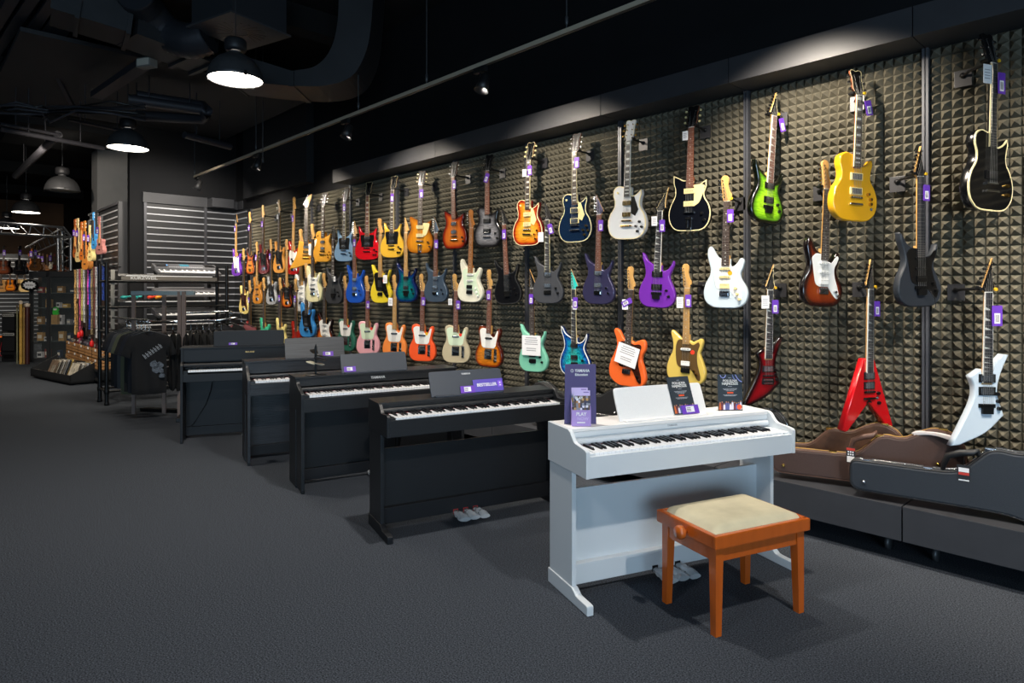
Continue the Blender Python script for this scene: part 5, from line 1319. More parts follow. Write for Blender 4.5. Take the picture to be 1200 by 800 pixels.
# ================================================================== keyboards on stands, clothes rack
KBB = mat('keyboard_black_shell', '#18191b', .4); KBG = mat('keyboard_grey_shell', '#55565a', .4); KBL = mat('keyboard_dark_grey', '#38393d', .38)
LCD = mat('lcd_screen', '#0c2a30', .2, emit=((.15, .6, .75, 1), .5)); BLUEL = mat('blue_led', '#3070ff', .3, emit=((.1, .4, 1, 1), 3))
def keyboard(name, lab, loc, rz, w, d, tilt=0.0, nkeys=36, style='arranger', shell=None, brand=None, group=None):
    """origin under the front edge centre; +x along the keys, +y to the back"""
    t = thing(name, lab, 'keyboard', loc, group=group)
    t.rotation_euler = (Matrix.Rotation(rz, 3, 'Z') @ Matrix.Rotation(tilt, 3, 'X')).to_euler()
    sh = shell or KBG
    o = [(0, 0), (d, 0), (d, .085), (d*.45, .075), (d*.42, .040), (0, .034)] if style != 'stage' else [(0, 0), (d, 0), (d, .09), (d*.5, .09), (d*.46, .06), (0, .055)]
    MB().prism(o, -w/2, w/2, 'x', bev=.004).build('case', sh, t)
    kz = .046 if style != 'stage' else .068
    mb = MB(); kw = (w*.90)/nkeys; x0 = -w*.45
    for i in range(nkeys): mb.box(x0+i*kw+.0007, .008, kz-.014, x0+(i+1)*kw-.0007, d*.42, kz, ch=0)
    mb.build('white_keys', WKEY, t)
    mb = MB()
    for i in range(nkeys-1):
        if 'CDEFGAB'[i % 7] in 'CDFGA': a = x0+(i+1)*kw; mb.box(a-.006, d*.42-.085, kz, a+.006, d*.42, kz+.010)
    mb.build('black_keys', BKEY, t)
    if style == 'arranger' and 'topmost' in lab:
        s = math.atan2(.010, d*.55)
        zt = lambda y: .075+(y-d*.45)/(d*.55)*.010
        mb = MB()
        for sx in (-1, 1):
            mb.box(sx*w*.38-w*.08, d*.60, zt(d*.6)+.0005, sx*w*.38+w*.08, d*.95, zt(d*.95)+.002)
        mb.build('speaker_grille', BLACKP, t)
        MB().box(-w*.09, d*.66, zt(d*.66)+.001, w*.05, d*.93, zt(d*.93)+.003).build('display', LCD, t)
        mb = MB(); random.seed(4)
        for i in range(16):
            for j in range(2): mb.box(-w*.28+i*w*.034, d*(.50+.06*j), zt(d*.5), -w*.28+i*w*.034+w*.022, d*(.53+.06*j), zt(d*.53)+.003)
        mb.build('buttons', mat('grey_buttons', '#a8aab0', .4), t)
        MB().box(-w*.30, d*.75, zt(d*.75), -w*.285, d*.82, zt(d*.8)+.004).build('led', BLUEL, t)
    if brand:
        text('lettering', brand, .022 if style == 'stage' else .016, LETW, t, (-w*.36 if style == 'stage' else w*.3, -.0045 if False else d+.001, .05), (PI/2, 0, PI))
    return t
# black pipe rack: posts, rails and shelf bars; front faces the camera (+X)
pf = at_z(125, 475, 0); RX = pf.x; RY0 = pf.y; RY1 = RY0+1.62; RH = 1.98; RD = .42
t = thing('pipe_rack', 'black tubular rack with tiered shelves of keyboards at the left, beside the hanging straps', 'rack', (RX, RY0, 0))
for (x, y) in ((0, 0), (-RD, 0), (0, RY1-RY0), (-RD, RY1-RY0)):
    MB().tube([(x, y, .02), (x, y, RH)], .026, 12).lathe([(.0001, 0), (.034, 0), (.034, .03), (.02, .05)], 12, 0, (x, y, 0)).lathe([(.030, .16), (.034, .17), (.034, .21), (.030, .22)], 12, 0, (x, y, 0)).build('post', BLACKM, t)
for z in (.19, .62, 1.02, 1.36, 1.725):
    mb = MB()
    for x in (0, -RD): mb.tube([(x, 0, z), (x, RY1-RY0, z)], .016, 10)
    for y in (0, RY1-RY0): mb.tube([(0, y, z), (-RD, y, z)], .016, 10)
    mb.build('shelf_rail', BLACKM, t)
MB().box(-RD-.02, .14, .62, -RD-.01, .19, 1.9).build('upright_strip', mat('grey_strip', '#8a8a86', .5), t)
c = Vector((RX-.20, (RY0+RY1)/2, 0))
keyboard('stage_keyboard', 'long black stage keyboard lying on top of the pipe rack', (RX-.02, c.y+.02, 1.745), PI/2, 1.30, .36, style='stage', shell=KBB, nkeys=52)
text('lettering', 'KURZWEIL', .055, LETW, bpy.data.objects['stage_keyboard'], (-.36, -.0035, .027), (PI/2, 0, 0), sx=1.3)
# the back of the top keyboard faces us: grey rear band
kb = bpy.data.objects['stage_keyboard']
MB().box(-.65, -.003, .0, .65, .0, .05, ch=.001).build('front_strip', mat('grey_front_strip', '#6a6660', .4), kb)
for i, (z, lab, br) in enumerate(((1.375, 'black keyboard on the second shelf of the pipe rack', None), (1.035, 'black keyboard with pale lettering on the third shelf of the pipe rack', 'YAMAHA'), (.635, 'black keyboard on the lowest shelf of the pipe rack', None))):
    k = keyboard('stage_keyboard', lab, (RX-.02, c.y+.04*i, z), PI/2, 1.28, .33, tilt=.0, style='stage', shell=KBB, nkeys=52)
    if br: text('lettering', br, .045, LETW, k, (-.40, -.002, .030), (PI/2, 0, 0), sx=1.2)
# toys on the second shelf
for i, (y, col, lab) in enumerate(((.22, '#1f8f8c', 'teal toy castanet on the second shelf of the rack'), (.36, '#23a0a0', 'second teal toy castanet on the second shelf of the rack, right of the first'), (.56, '#d23a20', 'red toy rattle on the second shelf of the rack'), (.66, '#d88a20', 'orange toy maraca on the second shelf of the rack'))):
    t = thing('toy_instrument', lab, 'toy', (RX-.05, RY0+y, 1.472), group=None)
    m_ = mat('toy_'+col, col, .4)
    MB().lathe([(.0001, 0), (.03, .004), (.045, .02), (.040, .038), (.015, .05), (.0001, .05)], 14).build('shell', m_, t)
    MB().tube([(0, .02, .035), (0, .09, .04)], .012, 8).build('grip', m_, t)
# keyboard stand with four keyboards by the slatted wall
pk = at_x(228, 318, -11.35)
zs_ = [at_d(225, yy, 11.35/1.05).z for yy in (320, 347, 373, 399)]
stz = [1.86, 1.50, 1.16, .82]
t = thing('keyboard_stand', 'tall black four-tier keyboard stand in front of the slatted wall', 'stand', (-11.75, pk.y, 0))
for y in (-.42, .42):
    MB().bar((.16, y, 0), (-.24, y, 2.05), .035, .05).build('upright', BLACKM, t)
    MB().bar((.30, y, .02), (-.30, y, .02), .04, .04).build('foot', BLACKM, t)
    for z in stz:
        x = .16-.40*z/2.05
        MB().bar((x-.02, y, z-.012), (x+.42, y, z-.012), .02, .02).build('arm', BLACKM, t)
MB().bar((-.02, -.42, .9), (-.02, .42, .9), .04, .04).build('crossbar', BLACKM, t)
for i, (z, w, lab, sh) in enumerate(zip(stz, (1.0, .98, .98, 1.0), ('grey arranger keyboard with small screen, topmost of the four on the tall stand', 'grey keyboard second from the top of the tall stand', 'dark keyboard third from the top of the tall stand', 'dark keyboard lowest on the tall stand'), (KBG, mat('keyboard_silver', '#6c6c70', .4), KBL, KBL))):
    x = .16-.40*z/2.05
    keyboard('arranger_keyboard', lab, (-11.75+x+.40, pk.y-.02*i, z), PI/2, w, .38, tilt=.30 if i == 0 else .18, style='arranger', shell=sh)

# clothes rack: chrome frame over a rail of T-shirts
SH = [mat('tshirt_black', '#0c0d10', .9, noise=(30, .2)), mat('tshirt_charcoal', '#1a1b1f', .9), mat('tshirt_olive', '#4a4c3a', .9), mat('tshirt_navy', '#0e121c', .9), mat('tshirt_grey', '#3a3b3d', .9), mat('tshirt_rose', '#8a4a4e', .9)]
def tshirt(lab, loc, rz, m, seed, s=1.0, long=.78, pr=None):
    t = thing('tshirt', lab, 'T-shirt', loc, rz, group='T-shirts on the chrome clothes rack', scale=s)
    random.seed(seed)
    out = spline([(-.06, .0, 1), (-.10, -.012), (-.20, -.045), (-.255, -.09), (-.335, -.30, 1), (-.225, -.345, 1), (-.205, -.24), (-.215, -.45), (-.225, -long, 1), (0, -long-.01), (.225, -long, 1), (.215, -.45), (.205, -.24), (.225, -.345, 1), (.335, -.30, 1), (.255, -.09), (.20, -.045), (.10, -.012), (.06, .0, 1), (.03, -.045), (0, -.06), (-.03, -.045)], 3)
    n = len(out); pts = [Vector(p) for p in out]; poly = out
    x = -.3
    while x < .3:
        z = -long+.03
        while z < 0:
            if inside(x, z, poly) and seg_dist(x, z, poly) > .012: pts.append(Vector((x, z)))
            z += .04
        x += .03
    res = delaunay_2d_cdt(pts, [(i, (i+1) % n) for i in range(n)], [], 1, 1e-6)
    ph = random.uniform(0, 6)
    def dep(x, z, sgn):
        e = min(1, seg_dist(x, z, poly)/.06)
        f = .020*math.sin(x*26+ph+z*3)*min(1, -z*1.6)
        fold = -.10*max(0, abs(x)-.2)*2
        return sgn*(.004+.028*e)+f+(-.18*max(0, abs(x)-.20) if True else 0)
    vs = [(p.x*(1-.12*min(1, -p.y)), dep(p.x, p.y, -1), p.y) for p in res[0]]; vb = [(p.x*(1-.12*min(1, -p.y)), dep(p.x, p.y, 1), p.y) for p in res[0]]
    mb = MB(); mb.add(vs, [tuple(f) for f in res[2]], 0, True); mb.add(vb, [tuple(reversed(f)) for f in res[2]], 0, True)
    mb.build('cloth', m, t)
    MB().tube([(-.20, .0, -.055), (-.08, 0, -.012), (0, 0, .006), (.08, 0, -.012), (.20, .0, -.055)], .010, 6).build('hanger', BLACKP, t)
    MB().tube([(0, 0, .004), (0, 0, .075), (-.018, 0, .10), (-.012, 0, .128), (.012, 0, .132), (.022, 0, .115)], .004, 6).build('hook', CHROME, t)
    if pr:
        mb = MB(); random.seed(2)
        for i in range(7):
            a = -.12+i*.030; zz = -.32+i*.022
            M = Matrix.Translation((a+.07, -.052, zz)) @ Matrix.Rotation(-.6, 4, 'Y')
            mb.box(-.013, -.002, -.034, -.004, 0, .034, 0, M).box(.002, -.002, -.034, .008, 0, .02, 0, M).box(-.013, -.002, -.004, .012, 0, .006, 0, M)
        mb.build('print_band', mat('print_grey_white', '#8e9298', .8), t)
        mb = MB()
        for (x, z, r) in ((.06, -.43, .06), (.13, -.44, .05), (.08, -.50, .05), (.14, -.52, .035), (.15, -.585, .04)):
            o = [(x+r*random.uniform(.6, 1.1)*math.cos(a), z+r*random.uniform(.6, 1.1)*math.sin(a)) for a in [2*PI*k/9 for k in range(9)]]
            mb.prism(o, -.054, -.051)
        mb.build('print_motif', mat('print_grey_blue', '#5a626c', .8, noise=(60, .7)), t)
    return t
rk = at_d(196, 475, 8.15)
t = thing('clothes_rack', 'chrome and black clothes rack full of dark T-shirts behind the farthest piano', 'clothes rack', (rk.x, rk.y, 0))
FR = Vector((SN, CS, 0)); BK = Vector((-CS, SN, 0))   # across / away, in the shop's axes
def rp(a, b, z): q = FR*a+BK*b; return Vector((q.x, q.y, z))
ZR = at_d(196, 377, 8.1).z
for a, b in ((-.48, .1), (-.12, .15), (.18, -.05), (.26, -.1)):
    MB().box(-.022, -.012, 0, .022, .012, ZR+.36, M=Matrix.Translation(rp(a, b, .02)) @ Matrix.Rotation(.8, 4, 'Z')).build('post', mat('dull_steel_post', '#7c6e68', .4), t)
mb = MB().bar(rp(-.50, .1, ZR+.36), rp(.38, -.08, ZR+.36), .04, .05)
mb.build('top_bar', mat('blue_steel', '#8fa0a6', .4), t)
MB().tube([rp(-1.02, .54, ZR+.03), rp(-.66, .22, ZR+.03), rp(-.38, -.02, ZR+.03), rp(-.10, -.26, ZR+.03)], .014, 8).build('rail', CHROME, t)
MB().tube([rp(-.10, -.26, ZR+.02), rp(0, -.02, ZR), rp(.2, .05, ZR), rp(.5, .04, ZR+.01), rp(.66, .06, ZR+.02), rp(.8, .2, ZR+.04)], .014, 8).build('rail', CHROME, t)
MB().tube([rp(.05, .25, ZR+.1), rp(.35, .3, ZR+.11), rp(.66, .35, ZR+.12), rp(.72, .2, ZR+.1)], .014, 8).build('rail', CHROME, t)
for a, b in ((-.34, .35), (.35, .0)):
    MB().box(-.35, -.05, 0, .35, .05, .045, M=Matrix.Translation(rp(a*.6, b, 0)) @ Matrix.Rotation(.6 if a < 0 else -.4, 4, 'Z'), ch=.005).build('foot', BLACKM, t)
aF = math.atan2(CS, SN)   # angle of the across direction
shirts = []
# row receding to the left, each facing us
for i in range(7):
    f = i/6
    a, b = -.80+.72*f, .50-.76*f
    m = SH[(0, 3, 4, 2, 0, 3, 0)[i]]
    lab = ['black T-shirt at the far left end of the chrome rack', 'navy T-shirt second from the far left end of the chrome rack', 'grey T-shirt behind the olive one on the chrome rack', 'olive T-shirt in the left row of the chrome rack',
           'black T-shirt between the olive one and the printed one', 'navy T-shirt just behind the printed one', 'black T-shirt with pale slanted print facing the camera'][i]
    q = rp(a, b, 0)
    tshirt(lab, (rk.x+q.x, rk.y+q.y, ZR-.11), aF+.48+.08*(1-f), m, i, .92, .82 if i != 3 else .88, pr=(i == 6))
# edge-on row
for i in range(9):
    f = i/8
    a, b = .04+.62*f, .06-.02*f
    q = rp(a, b, 0)
    lab = 'black T-shirt hung edge-on in the right-hand run of the chrome rack' if i not in (7, 8) else ('charcoal T-shirt near the right end of the chrome rack' if i == 7 else 'charcoal T-shirt at the right end of the chrome rack, above the farthest piano')
    tshirt(lab, (rk.x+q.x, rk.y+q.y, ZR-.11), aF-1.15+.35*f, SH[0] if i < 6 else SH[1], 20+i, .98, .76)
for i in range(3):
    q = rp(.60+.10*i, .12+.1*i, 0)
    tshirt(['dark T-shirt with small gold print behind the farthest piano', 'black T-shirt beside the rose one behind the farthest piano', 'dusty rose T-shirt just showing behind the farthest piano'][i], (rk.x+q.x, rk.y+q.y, ZR-.03), aF-.35, (SH[1], SH[0], SH[5])[i], 40+i, 1.0, .76)

# ================================================================== left background
# ukulele and strap panel: slatted panel standing out from the column
PY = 2.85
xa, xb = at_y(105, 255, PY).x, at_y(141, 238, PY).x; PZ = at_y(141, 238, PY).z
t = thing('slatted_display_panel', 'tall slatted metal display panel holding ukuleles and straps', 'display panel', ((xa+xb)/2, PY, 0))
w2 = (xb-xa)/2
mb = MB().box(-w2, 0, .1, w2, .03, PZ, 0)
z = .3
while z < PZ-.05: mb.box(-w2, -.014, z, w2, 0, z+.024, 1); z += .118
mb.build('slat_board', [SLATB, SLATR], t)
for x in (-w2, 0-.1, w2-.02): MB().box(x-.015, -.03, 0, x+.015, .03, 3.03).build('upright', mat('pale_upright', '#6c6d70', .4, .6), t)
MB().box(w2-.01, -.04, 0, w2+.05, .30, PZ+.03).build('end_panel', mat('end_panel_grey', '#3e3f42', .5), t)
MB().box(-w2, -.03, PZ-.01, w2, .03, PZ+.03).build('top_rail', SFR, t)
# ukuleles
UK = [(90.5, 257, 302, '#b8602a', 8, 'orange brown ukulele, leftmost of the hanging row'), (94, 256, 307, '#d8c08a', 7, 'pale natural ukulele second from the left'), (98, 260, 305, '#c86a28', 6, 'copper brown ukulele hanging between the pale one and the tan one'),
      (102.5, 259, 316, '#c07a34', 8, 'long tan ukulele reaching lowest in the row'), (107.5, 264, 306, '#e2cf8c', 8, 'straw yellow ukulele left of the blue one'), (112, 249, 292, '#3a8ccc', 7, 'bright blue ukulele, highest in the row'), (118.5, 254, 298, '#d08a84', 13, 'pink ukulele, rightmost of the hanging row')]
for i, (x, top, bot, col, w, lab) in enumerate(UK):
    Yu = PY-.33
    pb = at_y(x, bot, Yu); pt = at_y(x, top, Yu); L = pt.z-pb.z
    t = thing('ukulele', lab, 'ukulele', pb, .15 if i < 6 else .30, scale=L/.60, group='ukuleles hanging on the slatted panel')
    m = mat('uke_'+col, col, .3, coat=.4)
    o = [(u*.52, v*.50) for u, v in spline(OUT['acou'], 4)]
    MB().prism(o, -.03, .03, bev=.003).build('body', m, t)
    MB().box(-.019, -.040, .18, .019, -.030, .47).build('fretboard', ROSE if i % 2 else MAPLE, t)
    MB().box(-.017, -.030, .24, .017, -.014, .47).build('neck', m, t)
    MB().prism(spline([(-.018, .47, 1), (-.028, .50), (-.030, .60, 1), (.030, .60, 1), (.028, .50), (.018, .47, 1)], 3), -.036, -.022).build('headstock', m, t)
    for s in (-1, 1):
        for z in (.52, .565): MB().box(s*.036-.008, -.033, z-.006, s*.036+.008, -.025, z+.006, ch=.002).build('tuning_peg', WHITEP, t)
    MB().disc(.022, .022, 0, -.001, 14, 0, (0, -.031, .155), 'y').build('sound_hole', mat('sound_hole_dark', '#080605', .9), t)
    MB().box(-.03, -.036, .065, .03, -.030, .078, ch=.002).build('bridge', ROSE, t)
    if i in (0, 1, 3, 4, 6): make_tag(Vector((pb.x+.03, Yu-.06, pb.z+L*.72)), .5, 'purple price tag on the '+lab.split(',')[0], 1.2)
# straps on a rail
YS = PY-.27
SR = thing('strap_rail', 'black rail carrying the guitar straps below the ukuleles', 'rail', (at_y(104, 318, YS).x, YS, 0))
zr = at_y(104, 314, YS).z
rl, rr_ = at_y(86, 0, YS).x-at_y(104, 0, YS).x, at_y(122, 0, YS).x-at_y(104, 0, YS).x
MB().tube([(rl, 0, zr), (rr_, 0, zr)], .012, 8).build('bar', BLACKM, SR)
for x in (rl+.05, 0, rr_-.05): MB().tube([(x, 0, zr), (x, .26, zr)], .008, 6).build('bracket', BLACKM, SR)
ST = [(89, 333, 392, '#c8a064', 'gold and orange patterned'), (92, 322, 350, '#b8b0a4', 'pale grey'), (94.5, 324, 408, '#a8466a', 'magenta'), (97, 325, 376, '#a8a05a', 'olive yellow'), (99.5, 322, 378, '#b4b4b8', 'silver white'), (102, 320, 388, '#3a3030', 'dark brown patterned'), (104.5, 322, 357, '#c048a8', 'bright pink'), (106, 344, 386, '#1c3ca0', 'royal blue lower'),
      (108.5, 316, 392, '#8a7a5a', 'brown woven'), (111.5, 318, 385, '#6a3a34', 'rust speckled'), (114, 320, 396, '#b8b8bc', 'white flecked'), (116.5, 318, 372, '#3050a0', 'blue patterned'), (118.5, 322, 390, '#2a2a2c', 'plain black'), (121, 310, 352, '#2848a0', 'navy')]
for i, (x, a, b, col, nm) in enumerate(ST):
    Y = YS; p = at_y(x, a, Y); q = at_y(x, b, Y)
    L = max(.35, zr-q.z)
    t = thing('guitar_strap', nm+' guitar strap hanging from the rail under the ukuleles', 'strap', (p.x, Y, zr), .35, group='guitar straps under the ukuleles')
    m = mat('strap_'+col, col, .8, noise=(26, .95))
    mb = MB(); N = 8
    for s, yy in ((-1, -.016), (1, .016)):
        vs = []
        for k in range(N+1):
            z = -L*k/N; wv = .006*math.sin(k*1.3+i)
            for (dx, dy) in ((-.026, -.003), (.026, -.003), (.026, .003), (-.026, .003)): vs.append((dx+wv, yy*(1-.2*k/N)+dy, z))
        mb.add(vs, [(k*4+j, k*4+(j+1) % 4, (k+1)*4+(j+1) % 4, (k+1)*4+j) for k in range(N) for j in range(4)])
    mb.build('webbing', m, t)
    MB().box(-.022, -.018, -L-.09, .022, .018, -L+.005, ch=.003).build('leather_end', mat('strap_leather', '#2a1a14', .6), t)
for i, (x, y, col, lab) in enumerate(((92.5, 392, '#d82020', 'red bottle-shaped shaker hanging left under the straps'), (95.5, 390, '#e02828', 'red shaker with yellow cap under the straps'), (107.5, 402, '#e01c1c', 'small red egg shaker lying over the crates'))):
    p = at_y(x, y, YS-.05)
    t = thing('shaker', lab, 'shaker', p)
    MB().lathe([(.0001, -.07), (.03, -.065), (.034, -.02), (.028, .03), (.012, .05), (.0001, .052)], 12).build('shell', mat('shaker_red', '#d82020', .35), t)
    MB().lathe([(.013, .045), (.014, .075), (.0001, .08)], 10).build('cap', mat('shaker_cap', '#d8d020' if i == 1 else '#7a1010', .4), t)
# wooden crates with compact discs
CW = mat('crate_wood', '#a8794a', .7, wood=((5, 60, 60), .25))
def crate(px, py, d, lab, w=.32, h=.22, dp=.30):
    p = at_d(px, py, d)
    t = thing('wooden_crate', lab, 'crate', p, aF-.72, group='wooden crates below the straps')
    for z in (0, .08, .155): MB().box(-w/2, -dp/2, z, w/2, -dp/2+.012, z+.062, ch=.001).box(-w/2, dp/2-.012, z, w/2, dp/2, z+.062).box(-w/2, -dp/2, z, -w/2+.012, dp/2, z+.062).box(w/2-.012, -dp/2, z, w/2, dp/2, z+.062).build('slat', CW, t)
    MB().box(-w/2, -dp/2, 0, w/2, dp/2, .01).build('base', CW, t)
    MB().box(-.04, -dp/2-.002, .165, .04, -dp/2, .205).build('paper_label', PAPER, t)
    return t
# table carrying the crates
pc_ = at_d(112, 452, 11.3)
def row(n, z, d0, x0, x1, y0, y1, w): pass
YC = 2.62; xc0 = at_y(89, 405, YC).x
tb = thing('crate_table', 'low black shelf unit under the wooden crates', 'shelf', (xc0, YC, 0))
MB().box(-.32, -.13, .215, 2.75, .14, .25).box(-.32, -.13, .06, 2.75, .14, .09).build('shelf_board', SATINB, tb)
for x in (-.30, 1.2, 2.73): MB().box(x-.02, -.12, 0, x+.02, .13, .215).build('leg', BLACKM, tb)
base = Vector((xc0, YC, 0)); dirx = Vector((1, 0, 0)); diry = Vector((0, 1, 0))
cl = ['leftmost wooden crate of the lower row', 'second wooden crate of the lower row', 'third wooden crate of the lower row', 'wooden crate of the lower row behind the vinyl bin end', 'rightmost wooden crate of the lower row, behind the pipe rack']
for lv in range(2):
    for i in range(5):
        q = base+dirx*(.59*i)
        t = thing('wooden_crate', cl[i].replace('lower row', 'upper row' if lv else 'lower row'), 'crate', (q.x, q.y, .252+.178*lv), 0, group='wooden crates below the straps')
        w, dp = .57, .24
        for z in (0, .06, .12): MB().box(-w/2, -dp/2, z, w/2, -dp/2+.012, z+.048, ch=.001).box(-w/2, dp/2-.012, z, w/2, dp/2, z+.048).box(-w/2, -dp/2, z, -w/2+.012, dp/2, z+.048).box(w/2-.012, -dp/2, z, w/2, dp/2, z+.048).build('slat', CW, t)
        MB().box(-w/2, -dp/2, 0, w/2, dp/2, .01).build('base', CW, t)
        MB().box(-.05, -dp/2-.002, .125, .05, -dp/2, .165).build('paper_label', PAPER, t)
        if lv:
            for k in range(5):
                col = ['#3a3a44', '#8a8478', '#5a2a2a', '#a8a4a0', '#22242a', '#6a6470'][(k+i*2) % 6]
                c_ = thing('disc_case', 'thin '+['charcoal', 'stone', 'maroon', 'pale grey', 'black', 'mauve'][(k+i*2) % 6]+' disc case in the upper crates', 'disc case', (q.x, q.y-.09+.045*k, .252+.178+.012), 0, group='disc cases in the upper wooden crates')
                MB().box(-.16, -.012, .0, .16, .012, .19+.02*(k % 3)).build('sleeve', mat('disc_'+col, col, .5), c_)
# vinyl bin
a0 = at_z(82, 452, 0); a1 = at_z(112, 449, 0); a2 = at_z(62, 440, 0)
ex = (a1-a0); exl = ex.length; ang = math.atan2(ex.y, ex.x)
ey = a2-a0; dpt = abs(-math.sin(ang)*ey.x+math.cos(ang)*ey.y)
t = thing('record_bin', 'low black sloping bin of vinyl records on the floor', 'record bin', (a0.x, a0.y, 0), ang)
wl = exl+.05; dl = max(.7, dpt)
MB().prism([(0, .03), (wl, .03), (wl, .40), (0, .17)], 0, .02).build('side_panel', SATINB, t)
MB().prism([(0, .03), (wl, .03), (wl, .40), (0, .17)], dl, dl+.02).build('side_panel', SATINB, t)
MB().box(0, 0, .03, .02, dl+.02, .17).box(wl-.02, 0, .03, wl, dl+.02, .34).build('end_panel', SATINB, t)
MB().box(0, 0, .03, wl, dl+.02, .06).build('base', SATINB, t)
cols = ['#b8b0a0', '#8c8478', '#c8a860', '#5a5650', '#9a9a9c', '#6c5a4a', '#d0ccc4', '#3a4048']
for r in range(2):
    for k in range(9):
        cc = cols[(k*3+r*5) % 8]
        M = Matrix.Rotation(ang, 3, 'Z')
        o = M @ Vector((.06+(wl-.14)*k/9, .04+r*dl*.5, 0))
        v = thing('vinyl_record', ['cream', 'taupe', 'mustard', 'dark grey', 'silver grey', 'brown', 'off-white', 'slate'][(k*3+r*5) % 8]+' record sleeve in the '+('near' if r == 0 else 'rear')+' row of the bin', 'record', (a0.x+o.x, a0.y+o.y, .062), group='vinyl records in the black bin')
        v.rotation_euler = (Matrix.Rotation(ang, 3, 'Z') @ Matrix.Rotation(.35, 3, 'Y')).to_euler()
        MB().box(-.004, 0, 0, .004, min(.31, dl*.46), .31).box(-.0048, .05, .06, -.004, .2, .22, 1).build('sleeve', [mat('sleeve_'+cc, cc, .6, noise=(12, .5)), mat('sleeve_art_'+cols[(k+r) % 8], cols[(k+r) % 8], .6, noise=(20, .7))], v)
# glass cabinet
g0 = at_z(36, 424, 0); g1 = at_z(92, 424, 0)
ex = g1-g0; gl = ex.length; ang = math.atan2(ex.y, ex.x)
t = thing('glass_cabinet', 'tall dark-framed glass display cabinet full of small boxes at the left', 'cabinet', (g0.x, g0.y, 0), ang)
GLS = mat('cabinet_glass', '#8a9498', .05, alpha=.06); CFR = mat('cabinet_frame', '#2c2e31', .5)
GH = 2.06
for x in (0, gl*.36, gl): MB().box(x-.035, 0, 0, x+.035, .05, GH).build('frame_post', CFR, t)
MB().box(-.04, 0, GH-.13, gl+.04, .42, GH).build('top_panel', CFR, t)
MB().box(-.04, 0, 0, gl+.04, .42, .08).build('plinth', CFR, t)
MB().box(-.04, .40, .08, gl+.04, .42, GH-.1).build('back_panel', mat('cabinet_back', '#16181a', .6), t)
MB().box(0, .02, .08, gl, .026, GH-.13).build('glass_pane', GLS, t)
gz = [.46, .84, 1.22, 1.56]
for z in gz: MB().box(0, .03, z, gl, .40, z+.012).build('glass_shelf', mat('shelf_glass', '#7a8a8c', .1, alpha=.35), t)
random.seed(12)
BC = [('kraft', '#a88450'), ('white', '#c4c4c6'), ('green', '#28a030'), ('tan', '#8c6a3c'), ('red', '#7a2824'), ('pale grey', '#8a8c90'), ('navy', '#20304c'), ('gold', '#b89440')]
n = 0
for si, z in enumerate([.09]+[q+.012 for q in gz]):
    x = .06
    while x < gl-.12:
        if abs(x-gl*.36) < .08 or random.random() < .25: x += .1; continue
        k = random.choice((0, 0, 1, 3, 5, 0, 3, 4, 6, 7, 1)); w = random.uniform(.07, .15); h = random.uniform(.08, .22); d_ = .1
        q = Matrix.Rotation(ang, 3, 'Z') @ Vector((x+w/2, .16, 0))
        o = thing('packaged_box', 'small '+BC[k][0]+' box on the '+['bottom', 'second', 'third', 'fourth', 'top'][si]+' level of the glass cabinet', 'box', (g0.x+q.x, g0.y+q.y, z), ang, group='boxes in the glass cabinet: '+BC[k][0]+' level '+str(si+1))
        MB().box(-w/2, -d_/2, 0, w/2, d_/2, h, ch=.003).build('carton', mat('box_'+BC[k][0], BC[k][1], .6, noise=(15, .2)), o)
        MB().box(-w*.35, -d_/2-.002, h*.3, w*.35, -d_/2, h*.7).build('paper_label', mat('box_label', '#d0c8b8', .6) if k != 1 else INK, o)
        x += w+random.uniform(.03, .12); n += 1
q = Matrix.Rotation(ang, 3, 'Z') @ Vector((loc_on(g0, ang, 66, .1), .06, 0))
o = thing('green_figure', 'bright green squat cut-out figure on the middle shelf of the glass cabinet', 'figure', (g0.x+q.x, g0.y+q.y, gz[1]+.013+.22), ang)
MB().prism(spline([(-.05, 0), (.06, 0), (.05, .08), (.07, .10), (.03, .17), (-.04, .16), (-.06, .08)], 3), 0, .05, bev=.004).build('body', mat('figure_green', '#2cc42c', .4), o)
MB().box(-.035, -.004, .10, .035, 0, .14, ch=.001).build('white_patch', WHITEP, o)
MB().box(-.07, -.03, -.22, .07, .08, -.002).build('box_stand', mat('box_kraft', '#a88450', .6), o)
# aluminium truss
ALU = mat('truss_aluminium', '#8c8e92', .35, .8)
t = thing('lighting_truss', 'square aluminium truss frame over the acoustic guitars at the far left', 'truss', (0, 0, 0))
d0 = 15.0
def tp(px, py, d=d0): return at_d(px, py, d)
A_, B_ = tp(-25, 259), tp(75, 266.5); C_, D_ = tp(-25, 272), tp(84, 278)
A2, B2 = tp(-25, 262, 16), tp(73, 268, 15.6)
MB().tube([A_, B_], .026, 8).build('chord', ALU, t); MB().tube([C_, D_], .026, 8).build('chord', ALU, t); MB().tube([B_, D_], .022, 8).build('chord', ALU, t)
MB().tube([tp(68, 279), tp(68.5, 317)], .036, 8).build('leg', ALU, t); MB().tube([tp(83, 279), tp(83, 317)], .036, 8).build('leg', ALU, t); MB().tube([tp(73, 270, 15.5), tp(73.5, 317, 15.5)], .030, 8).build('leg', ALU, t)
mb = MB(); top = True
pts = []
for i in range(14):
    f = i/13; pts.append(A_.lerp(B_, f) if i % 2 == 0 else C_.lerp(D_, f))
for a_, b_ in zip(pts[:-1], pts[1:]): mb.tube([a_, b_], .012, 6)
for i in range(5):
    mb.tube([tp(68, 279+8*i) if i % 2 == 0 else tp(83, 279+8*i), tp(68, 287+8*i) if i % 2 else tp(83, 287+8*i)], .012, 6)
mb.build('lacing', ALU, t)
MB().tube([B_, tp(30, 290, 19)], .022, 8).tube([D_, tp(40, 296, 19)], .022, 8).build('chord', ALU, t)
mb = MB()
